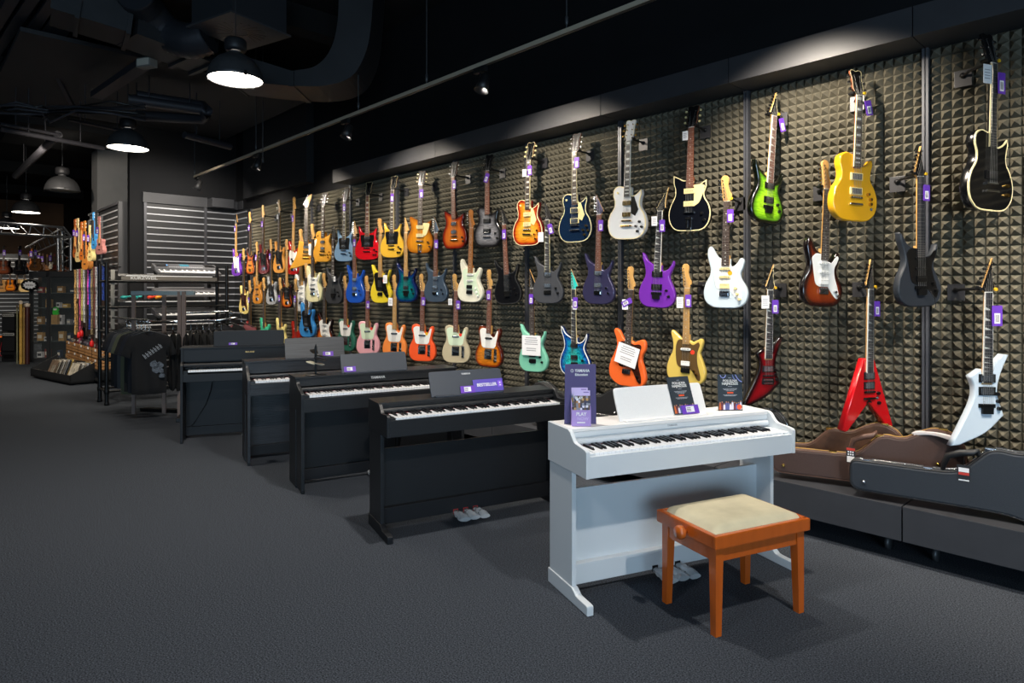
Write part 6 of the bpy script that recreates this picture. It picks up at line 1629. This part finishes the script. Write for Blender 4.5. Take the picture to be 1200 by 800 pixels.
for i in range(8):
    f0, f1 = i/8, (i+1)/8
    P, Q = B_.lerp(tp(30, 290, 19), f0), D_.lerp(tp(40, 296, 19), f1)
    mb.tube([P, Q], .012, 6)
mb.build('lacing', ALU, t)
def hung(px): pass
# far slatted wall with rails behind the acoustic guitars
fw = at_d(20, 330, 20.5)
mb = MB().box(-.05, -4.0, 0, 0, 2.2, 2.75)
z = .2
while z < 2.7: mb.box(0, -4.0, z, .012, 2.2, z+.02, 1); z += .12
o = mb.build('wall_slatted_far', [SLATB, SLATR]); o.location = (-24.6, 1.0, 0); struct(o)
AC = [(6, 288, 321.5, 14, ('burst', [(0,'#1a0a06'),(.04,'#3c1c10'),(.09,'#5a2c18')]), 'mahog', 'dark mahogany acoustic guitar, leftmost under the truss', 17.5),
      (24.5, 288, 322, 16, '#1c1c1f', 'black', 'black acoustic guitar under the truss', 17.3),
      (42.5, 288, 317.5, 14, ('wood','#6a4424'), 'maple', 'brown walnut acoustic guitar above the cabinet corner', 17.5),
      (13.5, 313, 341, 15, ('burst', [(0,'#1a0c06'),(.03,'#7a3a10'),(.08,'#d07818')]), 'mahog', 'sunburst acoustic guitar in the lower hanging row', 18.5),
      (3, 314, 342, 13, ('wood','#a87c48'), 'maple', 'tan acoustic guitar at the left edge of the photo, lower row', 18.6),
      (21.5, 313, 342, 12, ('wood','#b8935a'), 'maple', 'honey natural acoustic guitar between the sunburst and the rightmost pale ones', 18.9),
      (30, 313, 342, 12, ('wood','#cdb078'), 'maple', 'pale natural acoustic guitar beside the oval black sign', 18.4)]
for i, (x, top, bot, w, pnt, nk, lab, d) in enumerate(AC):
    sp = dict(kind='acou', x=x, top=top, bot=bot, paint=pnt, neck='mahog' if nk == 'mahog' else ('black' if nk == 'black' else 'maple'), headcol='black' if i < 3 else 'mahog', fb='rose', label=lab, short=lab)
    root, L, W, out = make_guitar(sp)
    pb = at_d(x, bot, d); pt = at_d(x, top, d)
    s = (pt.z-pb.z)/L
    root.location = pb; root.rotation_euler = (0, 0, aF-.1); root.scale = (s*1.25, s*1.25, s)
    if i < 3: make_tag(Vector((pt.x+.1, pt.y-.03, pt.z-.12)), aF, 'purple price tag on the '+lab.split(',')[0], 1.5)
# small electric guitars / ukuleles packed further back between them
for i, (x, top, col, lab) in enumerate(((38, 291, '#e07820', 'bright orange'), (34.5, 297, '#8c4a1c', 'amber'), (47, 296, '#b8a890', 'pale'), (51, 297, '#5a3a2a', 'dark brown'), (56, 298, '#8a5a2c', 'hazel'), (60.5, 296, '#c8c0b0', 'cream'), (64.5, 297, '#7a2a1c', 'russet'), (71, 299, '#a85a1c', 'rusty orange'), (79, 300, '#8c4014', 'chestnut'))):
    d = 18.8
    pt = at_d(x, top, d); pb = at_d(x, top+19, d)
    t = thing('small_guitar', 'small '+lab+' guitar hanging far back behind the truss', 'guitar', pb, aF, scale=(pt.z-pb.z)/.60, group='small guitars far behind the truss')
    m = mat('smallg_'+col, col, .35)
    MB().prism([(u*.52, v*.50) for u, v in spline(OUT['acou' if i % 2 else 'strat'], 3)], -.03, .03, bev=.003).build('body', m, t)
    MB().box(-.019, -.040, .18, .019, -.030, .50).build('neck', ROSE, t)
    MB().prism([(-.02, .49), (-.03, .60), (.03, .60), (.02, .49)], -.036, -.022).build('headstock', m, t)
    MB().box(-.03, -.036, .065, .03, -.030, .078).build('bridge', BLACKP, t)
    if i in (0, 2, 3, 5): make_tag(Vector((pt.x+.05, pt.y-.04, pt.z-.08)), aF, 'purple price tag on the small '+lab+' guitar behind the truss', 1.7)
# oval sign
p = at_d(35, 334, 14.6)
t = thing('oval_sign', 'black oval sign with jagged white burst at the corner of the glass cabinet', 'sign', p, aF)
MB().prism([(.20*math.cos(2*PI*k/36), .13*math.sin(2*PI*k/36)) for k in range(36)], -.01, .01, bev=.004).build('board', BLACKP, t)
o = []
for k in range(22):
    a = 2*PI*k/22; r = 1.0 if k % 2 == 0 else .72; o.append((.16*r*math.cos(a), .095*r*math.sin(a)))
MB().prism(o, -.013, -.0102).build('burst', PAPER, t)
text('lettering', 'ERNIE BALL', .040, INK, t, (0, -.0145, 0), sx=.85)
MB().tube([(0, 0, -.12), (0, 0, -.40)], .012, 6).build('stem', BLACKM, t)
# amplifiers
for i, (x0_, y0_, x1_, y1_, lab) in enumerate(((2, 366, 18, 388, 'black guitar amplifier with pale control strip, upper of the stack'), (2, 388, 18, 412, 'black guitar amplifier, lower of the stack'))):
    d = 14.8; p = at_d((x0_+x1_)/2, y1_, d); w = (x1_-x0_)/F*d; h = (y1_-y0_)/F*d
    if i == 1: p.z = max(0.0, p.z); 
    t = thing('guitar_amplifier', lab, 'amplifier', (p.x, p.y, p.z), aF)
    MB().box(-w/2, 0, 0, w/2, .26, h-.01, ch=.01).build('cabinet', BLACKP, t)
    MB().box(-w*.44, -.008, h*.05, w*.44, 0, h*.72).build('grille_cloth', mat('grille_cloth', '#141519', .9, noise=(200, .4)), t)
    MB().box(-w*.42, -.010, h*.78, w*.42, 0, h*.92).build('control_panel', mat('amp_panel', '#a8a6a0' if i == 0 else '#3a3a3c', .4), t)
    for k in range(5): MB().disc(.012, .012, 0, -.014, 8, 0, (-w*.3+k*w*.15, -.010, h*.85), 'y').build('knob', BLACKP, t)
p = at_d(10, 412, 14.8)
t = thing('amplifier_stand', 'low black box under the amplifier stack', 'stand', (p.x, p.y, 0), aF)
hh = max(.12, p.z)
MB().box(-.16, 0, 0, .16, .26, hh-.005, ch=.008).build('box', SATINB, t); MB().box(-.12, -.005, hh*.3, .12, 0, hh*.7).build('recess', BLACKP, t)
# tall gold tubes and dark bags
for i, (x, a, b, col, r, lab) in enumerate(((24.3, 353, 415, '#b8903c', .030, 'tall gold tube leaning at the left of the cabinet'), (28.2, 357, 412, '#8a6c30', .026, 'slimmer dull gold tube right of the tall gold one'), (32, 356, 416, '#3a1210', .045, 'dark maroon column-shaped bag beside the gold tubes'), (20, 358, 405, '#77775c', .014, 'thin checked strap hanging left of the gold tube'))):
    d = 14.3; p = at_d(x, b, d); q = at_d(x, a, d)
    t = thing('tall_tube', lab, 'tube', (p.x, p.y, 0))
    MB().tube([(0, 0, 0.0), (0, 0, q.z)], r, 12).build('tube', mat('tube_'+col, col, .5, noise=(8, .3)), t)
    MB().lathe([(r*1.05, q.z-.06), (r*1.15, q.z-.05), (r*1.15, q.z), (.0001, q.z+.02)], 12).build('cap', mat('tube_cap_%d' % (i % 2), '#c8b8a8' if i == 0 else '#4a3a20', .5), t)
for i, (x, y, col, lab) in enumerate(((9, 385, '#101014', 'black padded guitar bag with red edge leaning at the far left'), (13, 392, '#0e0e10', 'black padded guitar bag with blue edge in front of the red-edged one'))):
    p = at_z(x, 417+4*i, 0)
    t = thing('guitar_bag', lab, 'bag', p); t.rotation_euler = (0, 0, aF)
    o = spline([(-.16, 0), (.17, 0), (.22, .12), (.16, .26), (.18, .38), (.26, .55), (.34, .74), (.26, .80), (.13, .60), (.02, .50), (-.10, .42), (-.17, .22)], 4)
    MB().prism(o, 0, .12, bev=.03).build('bag', mat('bag_black', '#141417', .8), t)
    pts = [(u, -.004, v) for u, v in o]; MB().tube(pts+[pts[0]], .010, 5).build('piping', mat('bag_piping_%d' % i, ('#c02030', '#3a80c0')[i], .5), t)
p = at_z(4, 412, 0)
t = thing('orange_amplifier', 'small amplifier with orange frame on the floor at the left edge of the photo', 'amplifier', p, aF)
MB().box(-.13, 0, 0, .13, .2, .42, ch=.015).build('cabinet', mat('amp_orange', '#e06a18', .5), t)
MB().box(-.10, -.006, .04, .10, 0, .38, ch=.002).build('grille_cloth', BLACKP, t)
# ================================================================== ceiling: lamps, track, ducts, pipes
LAMPM = mat('lamp_shell', '#4c4d50', .45, .5, noise=(8, .25)); GLOW = mat('lamp_glow', '#ffffff', .5, emit=((1, .93, .80, 1), 12))
OFFG = mat('lamp_lens_off', '#6a675e', .4, noise=(20, .5))
def pendant(px, py, z, dia, lab, on=True, drop=1.3):
    c = at_z(px, py, z)
    t = thing('pendant_lamp', lab, 'lamp', c, scale=dia/.5, group='industrial bell lamps')
    prof = [(.25, 0), (.256, .012), (.250, .03), (.235, .09), (.205, .15), (.16, .20), (.10, .235), (.055, .25), (.055, .27)]
    MB().lathe(prof, 40).lathe([(r-.006, h) for r, h in prof[::-1]], 40).build('shade', LAMPM, t)
    MB().lathe([(.0001, .274), (.09, .276), (.10, .30), (.10, .37), (.085, .39), (.03, .40), (.012, .42), (.0001, .42)], 24).build('ballast_housing', mat('lamp_housing', '#2c2c2f', .5, .4), t)
    mb = MB()
    for k in range(3):
        a = 2*PI*k/3+.5; mb.box(-.012, .245, -.008, .012, .262, .03, M=Matrix.Rotation(a, 4, 'Z'))
    mb.build('lens_clips', BLACKM, t)
    MB().lathe([(.0001, .008), (.242, .008), (.242, .014)], 40).build('lens', GLOW if on else OFFG, t)
    MB().tube([(0, 0, .41), (0, 0, (5.0-z)/(dia/.5))], .006, 6).build('suspension_cord', GREYM, t)
    return c
c1 = pendant(276, 94, 3.5, .48, 'lit bell lamp nearest the camera, under the square ceiling vent')
c2 = pendant(150, 174, 3.5, .50, 'lit bell lamp hanging in front of the grey column')
c3 = pendant(73, 224, 3.45, .56, 'unlit bell lamp left of the grey column', on=False)
c4 = pendant(30.5, 249, 3.45, .56, 'lit bell lamp far back, showing only a thin bright rim')
c5 = pendant(8, 267.5, 3.45, .60, 'farthest lit bell lamp seen through the truss')
# lighting track
zt_ = 3.45; yt_ = (zt_-1.55)/.539
# check: a line along X through (758,0) and (228,207)
pa = at_y(758, 0, yt_); pb_ = at_y(228, 207, yt_); pz = (pa.z+pb_.z)/2
t = thing('lighting_track', 'long pale lighting track hung along the upper guitar wall', 'track', (0, yt_, pz))
MB().box(pb_.x, -.018, -.016, .5, .018, .016).build('rail', mat('track_rail', '#a89e8c', .5), t)
MB().box(pb_.x, -.012, -.019, .5, .012, -.0161).build('slot', BLACKP, t)
for px in (300, 420, 500, 664, 228):
    x = at_y(px, 100, yt_).x
    MB().tube([(x, 0, .016), (x, 0, 5.0-pz)], .006, 6).lathe([(.010, .05), (.014, .06), (.014, .10), (.010, .11)], 8, 0, (x, 0, 0)).build('suspension_rod', GREYM, t)
SPB = mat('spot_black', '#131416', .45)
spots_x = []
for i, (px, lab) in enumerate(((563, 'black track spotlight nearest the camera'), (405, 'black track spotlight second along the track'), (300, 'black track spotlight third along the track'), (231, 'grey track spotlight at the far end of the track'))):
    x = at_y(px, 100, yt_).x; spots_x.append(x)
    t = thing('track_spotlight', lab, 'spotlight', (x, yt_, pz-.019), group=None)
    MB().box(-.07, -.02, -.045, .07, .02, 0, ch=.004).build('adapter', SPB, t)
    M = Matrix.Translation((.03, .01, -.13)) @ Matrix.Rotation(-.35, 4, 'X')
    mb = MB(); mb.lathe([(.0001, .075), (.035, .07), (.042, .05), (.045, .0), (.062, -.08), (.060, -.08), (.042, -.01), (.0001, -.01)], 20)
    mb.v = [tuple(M @ Vector(v)) for v in mb.v]; mb.build('lamp_head', SPB if i < 3 else LAMPM, t)
    MB().box(-.01, -.006, -.14, .0, .006, -.04).build('bracket', SPB, t)
    m2 = MB(); m2.disc(.038, .038, -.012, -.014, 18); m2.v = [tuple(M @ Vector(v)) for v in m2.v]; m2.build('lens', mat('spot_lens', '#ffe8c0', .3, emit=((1, .6, .3, 1), .1)), t)

def dthing(name, lab, cat): return thing(name, lab, cat, (0, 0, 0))
# square air diffuser box
za = 4.25
P = [at_z(px, py, za) for px, py in ((225, 35), (267, 11), (336, 40), (293, 62))]
cen = (P[0]+P[1]+P[2]+P[3])/4
ax = (P[2]-P[1]).normalized(); ang = math.atan2(ax.y, ax.x); sd = ((P[2]-P[1]).length+(P[1]-P[0]).length)/4
t = thing('air_diffuser', 'square ceiling air diffuser with swirl slots above the nearest bell lamp', 'vent', (cen.x, cen.y, za), ang)
VG = mat('diffuser_grey', '#3c3c3f', .5)
MB().box(-sd, -sd, 0, sd, sd, .02, ch=.004).build('face_plate', VG, t)
MB().box(-sd*.9, -sd*.9, .02, sd*.9, sd*.9, .5).build('plenum_box', mat('diffuser_box', '#2b2d31', .5), t)
mb = MB()
for k in range(20):
    a = 2*PI*k/20; M = Matrix.Rotation(a, 4, 'Z') @ Matrix.Translation((sd*.22, 0, 0)) @ Matrix.Rotation(.5, 4, 'Z')
    mb.box(0, -.012, -.003, sd*.50, .012, .0, M=M)
mb.build('slots', BLACKP, t)
MB().tube([(sd*1.0, -sd, .012), (sd*1.0, sd*.98, .012)], .006, 5).build('bright_edge', CHROME, t)
# rectangular duct joining from the right, with an elbow
t = dthing('rectangular_duct', 'large dark rectangular air duct with an upward bend beside the diffuser', 'duct')
def ductseg(name, pts, w, h, m=DUCT, flange=True):
    mb = MB(); pts = [Vector(p) for p in pts]
    for a, b in zip(pts[:-1], pts[1:]): mb.bar(a, b, w, h)
    mb.build(name, m, t)
    if flange:
        for a, b in zip(pts[:-1], pts[1:]):
            d = (b-a).normalized(); mb = MB(); mb.bar(b-d*.02, b+d*.02, w+.06, h+.06); mb.build('flange', m, t)
dd = 6.7
def slab(o, d, th, name, m, t, bev=0):
    # upright duct section, its long side across the shop, th deep
    oo = [((px-CX)/F*d, H-(py-HY)/F*d) for px, py in o]
    org = Vector((-CS*d, SN*d, 0)); ang = aF_
    M = Matrix.Translation(org) @ Matrix.Rotation(ang, 4, 'Z')
    MB().prism(oo, 0, th, bev=bev, M=M).build(name, m, t)
def ductseg(name, pts, w, h, m=DUCT, flange=True):
    mb = MB(); pts = [Vector(p) for p in pts]
    for a, b in zip(pts[:-1], pts[1:]): mb.bar(a, b, w, h)
    mb.build(name, m, t)
    if flange:
        for a, b in zip(pts[:-1], pts[1:]):
            d = (b-a).normalized(); mb = MB(); mb.bar(b-d*.02, b+d*.02, w+.06, h+.06); mb.build('flange', m, t)
aF_ = math.atan2(CS, SN)
yt5 = HY-(5.0-H)*F/dd
slab(spline([(397, yt5, 1), (396, 20), (388, 56), (370, 77), (342, 83, 1), (288, 66, 1), (262, 92, 1), (312, 98), (372, 101), (408, 92), (425, 70), (434, 36), (440, yt5, 1)], 5), dd, .55, 'elbow', DUCT, t)
slab([(286, 64), (290, 66), (264, 93), (260, 91)], dd-.02, .59, 'flange', DUCT, t)
slab([(338, 82), (344, 83), (344, 101), (338, 101)], dd-.02, .59, 'flange', DUCT, t)
# second flat duct towards the upper left
t = dthing('flat_duct', 'flat dark duct crossing the ceiling at upper left with flanged joints', 'duct')
a, b, c_ = at_z(92, 12, 4.35), at_z(150, 30, 4.3), at_z(215, 55, 4.25)
ductseg('duct_run', [a+(a-b)*.5, a, b, c_, c_+(c_-b)*.4], .50, .30)
# ribbed flexible hose
t = dthing('flexible_hose', 'thick ribbed flexible air hose curving into the square diffuser', 'hose')
cp = [at_z(158, -8, 4.5), at_z(172, 12, 4.45), at_z(195, 38, 4.3), at_z(222, 48, 4.2), at_z(245, 42, 4.25)]
pts = []
for i in range(len(cp)-1):
    for k in range(10):
        u = k/10; p0 = cp[max(i-1, 0)]; p1 = cp[i]; p2 = cp[i+1]; p3 = cp[min(i+2, len(cp)-1)]
        pts.append(p1*(2*u**3-3*u**2+1)+p2*(-2*u**3+3*u**2)+(p2-p0)*.5*(u**3-2*u**2+u)+(p3-p1)*.5*(u**3-u**2))
MB().tube(pts, [.17+.012*(i % 2) for i in range(len(pts))], 18).build('ribbed_tube', mat('hose_foil', '#303238', .45, .4), t)
# parallel pipes / trays running away at upper left
PIPE = mat('ceiling_pipe', '#34343a', .5, .3)
labs = ['ceiling pipe nearest the left edge of the photo', 'second ceiling pipe from the left edge', 'third ceiling pipe from the left edge', 'fourth ceiling pipe, left of the zigzag beam']
for i, (xa_, ya_, xb_, yb_, w) in enumerate(((12, 0, 0, 20, .10), (35, 0, 0, 52, .10), (62, 0, 0, 88, .12), (80, 0, 4, 107, .16))):
    t = dthing('ceiling_pipe', labs[i], 'pipe')
    A = at_z(xa_, ya_, 4.62); B = at_z(xb_, yb_, 4.62); d = (B-A).normalized()
    MB().bar(A-d*2.5, B+d*1.0, w, .09).build('pipe', PIPE, t)
    for f in (.2, .8):
        q = A.lerp(B, f); MB().tube([q, (q.x, q.y, 5.0)], .008, 6).build('hanger_rod', PIPE, t)
t = dthing('cable_tray', 'angled dark beam descending at upper left with a thin brace', 'tray')
A, B, C = at_z(92, 0, 4.62), at_z(73, 36, 4.62), at_z(20, 108, 4.62)
MB().bar(A+(A-B), B, .10, .10).bar(B, C, .09, .09).build('beam', PIPE, t)
MB().bar(at_z(57, 70, 4.58), at_z(90, 134, 4.2), .05, .05).build('brace', PIPE, t)
t = dthing('cable_tray', 'straight dark tray with a small floodlight, right of the zigzag beam', 'tray')
A, B = at_z(182, 66, 4.2), at_z(113, 112, 4.2); d = (B-A).normalized()
MB().bar(A-d*.3, B, .14, .08).build('tray', PIPE, t)
q = at_z(172, 73, 4.1)
f = thing('floodlight', 'small pale floodlight on the ceiling tray at upper left', 'floodlight', q, .5)
MB().box(-.10, -.05, -.06, .10, .05, .04, ch=.01).build('housing', mat('flood_housing', '#6a6a66', .5), f)
MB().box(-.08, -.056, -.045, .08, -.05, .025).build('lens', mat('flood_lens', '#b0aca0', .3), f)
MB().tube([(0, 0, .04), (0, 0, .12)], .01, 6).build('bracket', BLACKM, f)
# bundles of cable and long rods at mid left
t = dthing('cable_bundle', 'loose bundle of dark cables sagging under the ceiling at left', 'cables')
random.seed(9)
for k in range(7):
    z = 3.66+.035*k; px = [-10, 20, 50, 58, 90, 130, 170][:7]; py = [124, 126, 129, 131, 126, 124, 128]
    pts = [at_z(px[i], py[i]+random.uniform(-4, 7)+(4-k)*1.8, z) for i in range(7)]
    MB().tube(pts, .014, 6).build('cable', BLACKP if k % 2 else PIPE, t)
for i, (x0_, y0_, x1_, y1_, z, w, lab) in enumerate(((0, 151, 122, 174, 3.8, .07, 'long thin conduit crossing behind the second bell lamp'), (0, 145, 70, 158, 3.9, .05, 'thin conduit just above the long one at left'), (80, 140, 155, 156, 3.9, .04, 'short pale conduit behind the second bell lamp'), (18, 206, 68, 158, 3.9, .12, 'diagonal dark beam behind the unlit bell lamp'), (216, 158, 270, 172, 3.8, .10, 'round dark pipe end above the far end of the track'), (150, 116, 245, 130, 4.1, .14, 'dark pipe above the second bell lamp'))):
    t = dthing('ceiling_conduit', lab, 'conduit')
    A, B = at_z(x0_, y0_, z), at_z(x1_, y1_, z)
    MB().tube([A, B], w/2, 8).build('conduit', PIPE, t)
    for f_ in (.25, .75):
        q = A.lerp(B, f_); MB().tube([q, (q.x, q.y, 5.0)], .007, 6).build('hanger_rod', PIPE, t)
t = dthing('pipe_elbow', 'dark pipe with rounded elbow near the top of the slatted header', 'pipe')
A = at_z(160, 135, 4.0); B = at_z(238, 140, 4.0); C = at_z(243, 130, 4.0); D = at_z(238, 124, 4.2); E = at_z(160, 112, 4.2)
MB().tube([A, B, (B+C)/2+Vector((.02, 0, 0)), C, D, E], .07, 12).build('pipe', PIPE, t)
MB().tube([A, (A.x, A.y, 5.0)], .007, 6).build('hanger_rod', PIPE, t)
# flat ceiling panels (lower slab behind the lamps)
struct(MB().box(at_z(330, 110, 4.45).x-3.5, 1.0, 4.45, at_z(330, 110, 4.45).x+.2, 4.5, 4.5).build('ceiling_panel', mat('ceiling_panel_grey', '#26272a', .7)))
for k in range(6):
    struct(MB().box(-26+k*4.6, -6, 4.72, -25.75+k*4.6, 4.6, 5.0).build('ceiling_beam_%d' % (k+1), DARKC))
# thin wires
for i, px in enumerate((500, 308)):
    t = dthing('thin_rod', ['thin rod rising from the track at the top middle', 'thin rod rising right of the nearest bell lamp'][i], 'rod')
    a_ = at_y(px, 95 if i == 0 else 190, yt_-.25); MB().tube([a_, (a_.x, a_.y, 5.0)], .005, 6).lathe([(.0001, -.01), (.012, 0), (.012, .05), (.0001, .06)], 8, 0, a_).build('rod', GREYM, t)
# ================================================================== light
def area(name, loc, tgt, sx, sy, power, col, spread=None):
    l = bpy.data.lights.new(name, 'AREA'); l.shape = 'RECTANGLE'; l.size = sx; l.size_y = sy; l.energy = power; l.color = col
    if spread: l.spread = math.radians(spread)
    o = bpy.data.objects.new(name, l); COL.objects.link(o); o.location = loc
    d = Vector(tgt)-Vector(loc); o.rotation_euler = d.to_track_quat('-Z', 'Y').to_euler()
    return o
def spot(name, loc, tgt, power, col, ang, blend=.3, r=.04):
    l = bpy.data.lights.new(name, 'SPOT'); l.energy = power; l.color = col; l.spot_size = math.radians(ang); l.spot_blend = blend; l.shadow_soft_size = r
    o = bpy.data.objects.new(name, l); COL.objects.link(o); o.location = loc
    d = Vector(tgt)-Vector(loc); o.rotation_euler = d.to_track_quat('-Z', 'Y').to_euler()
    return o
WARM = (1, .885, .74)
for i, x in enumerate(spots_x[::-1]+[-1.85, .4]):
    spot('wall_spot', (x, 3.56, 3.27), (x+.1, WY, 1.75), 300, WARM, (122, 122, 120, 116, 105, 112)[i], .75, .05)
spot('ceiling_spot', at_d(760, 0, 2.0)[0:2]+(3.6,) if False else (.3, 2.3, 3.6), (-1.0, 2.9, 0), 270, (1, .95, .88), 110, .6, .06)
spot('ceiling_spot', (-3.1, 2.5, 3.6), (-3.9, 2.6, 0), 290, (1, .93, .84), 110, .7, .06)
spot('ceiling_spot', (-6.0, 1.6, 3.6), (-6.5, 2.2, 0), 190, (1, .9, .78), 110, .7, .06)
area('window_daylight', (5.8, -1.6, 1.45), (-2.0, 1.6, 1.0), 8, 2.5, 660, (.55, .79, 1.0))
area('window_daylight', (1.5, -7.5, 2.2), (-3.0, 2.5, .6), 6, 2.6, 55, (.66, .80, 1.0))
for c_, pw in ((c1, 70), (c2, 90), (c4, 90), (c5, 90), (at_z(-60, 200, 3.5), 120)):
    o_ = spot('bell_lamp_light', c_+Vector((0, 0, -.02)), c_+Vector((0, 0, -2)), pw, (1, .88, .70), 150, .5, .2)
spot('header_spot', (-10.9, 3.1, 3.5), (-12.5, 3.3, 2.6), 90, (1, .92, .82), 100, .6)
spot('header_spot', (-11.0, 4.0, 3.5), (-12.5, 4.1, 2.6), 40, (1, .92, .82), 100, .6)
for (x_, y_, z_, tx, ty, tz, pw) in ((-9.3, 1.2, 3.5, -11.5, 2.4, 1.7, 140), (-13.2, 0.2, 3.5, -14.0, .7, .8, 160), (-9.0, 2.5, 3.5, -10.4, 3.0, .9, 60), (-20.5, -.6, 3.3, -23.0, .5, 1.6, 450), (-12.4, 1.3, 3.7, -14.6, 2.9, 3.1, 220), (-10.2, 1.3, 3.6, -13.6, 2.85, 2.1, 120), (-9.5, 3.0, 3.6, -11.6, 3.6, 1.5, 90)):
    spot('far_fill_spot', (x_, y_, z_), (tx, ty, tz), pw, (1, .88, .72), 90, .6, .06)  # fill lights added to brighten the column, keyboards and far-left background
spot('ceiling_spot', (-1.2, -1.2, 3.7), (-2.6, .2, 0), 100, (.9, .95, 1), 120, .8, .1)
w = bpy.data.worlds.new('world'); S.world = w; w.use_nodes = True
w.node_tree.nodes['Background'].inputs[0].default_value = (.5, .6, .8, 1); w.node_tree.nodes['Background'].inputs[1].default_value = .08
# shop window that lets the daylight in, behind the camera
WF = mat('window_frame_grey', '#5a5c60', .5)
mb = MB()
for y in (-5.7, -3.65, -1.6, .45, 2.5): mb.box(5.82, y-.03, .15, 5.9, y+.03, 2.75)
for z in (.15, 2.75): mb.box(5.82, -5.73, z-.03, 5.9, 2.53, z+.03)
struct(mb.build('window_1', WF), 'shop window frame behind the camera')
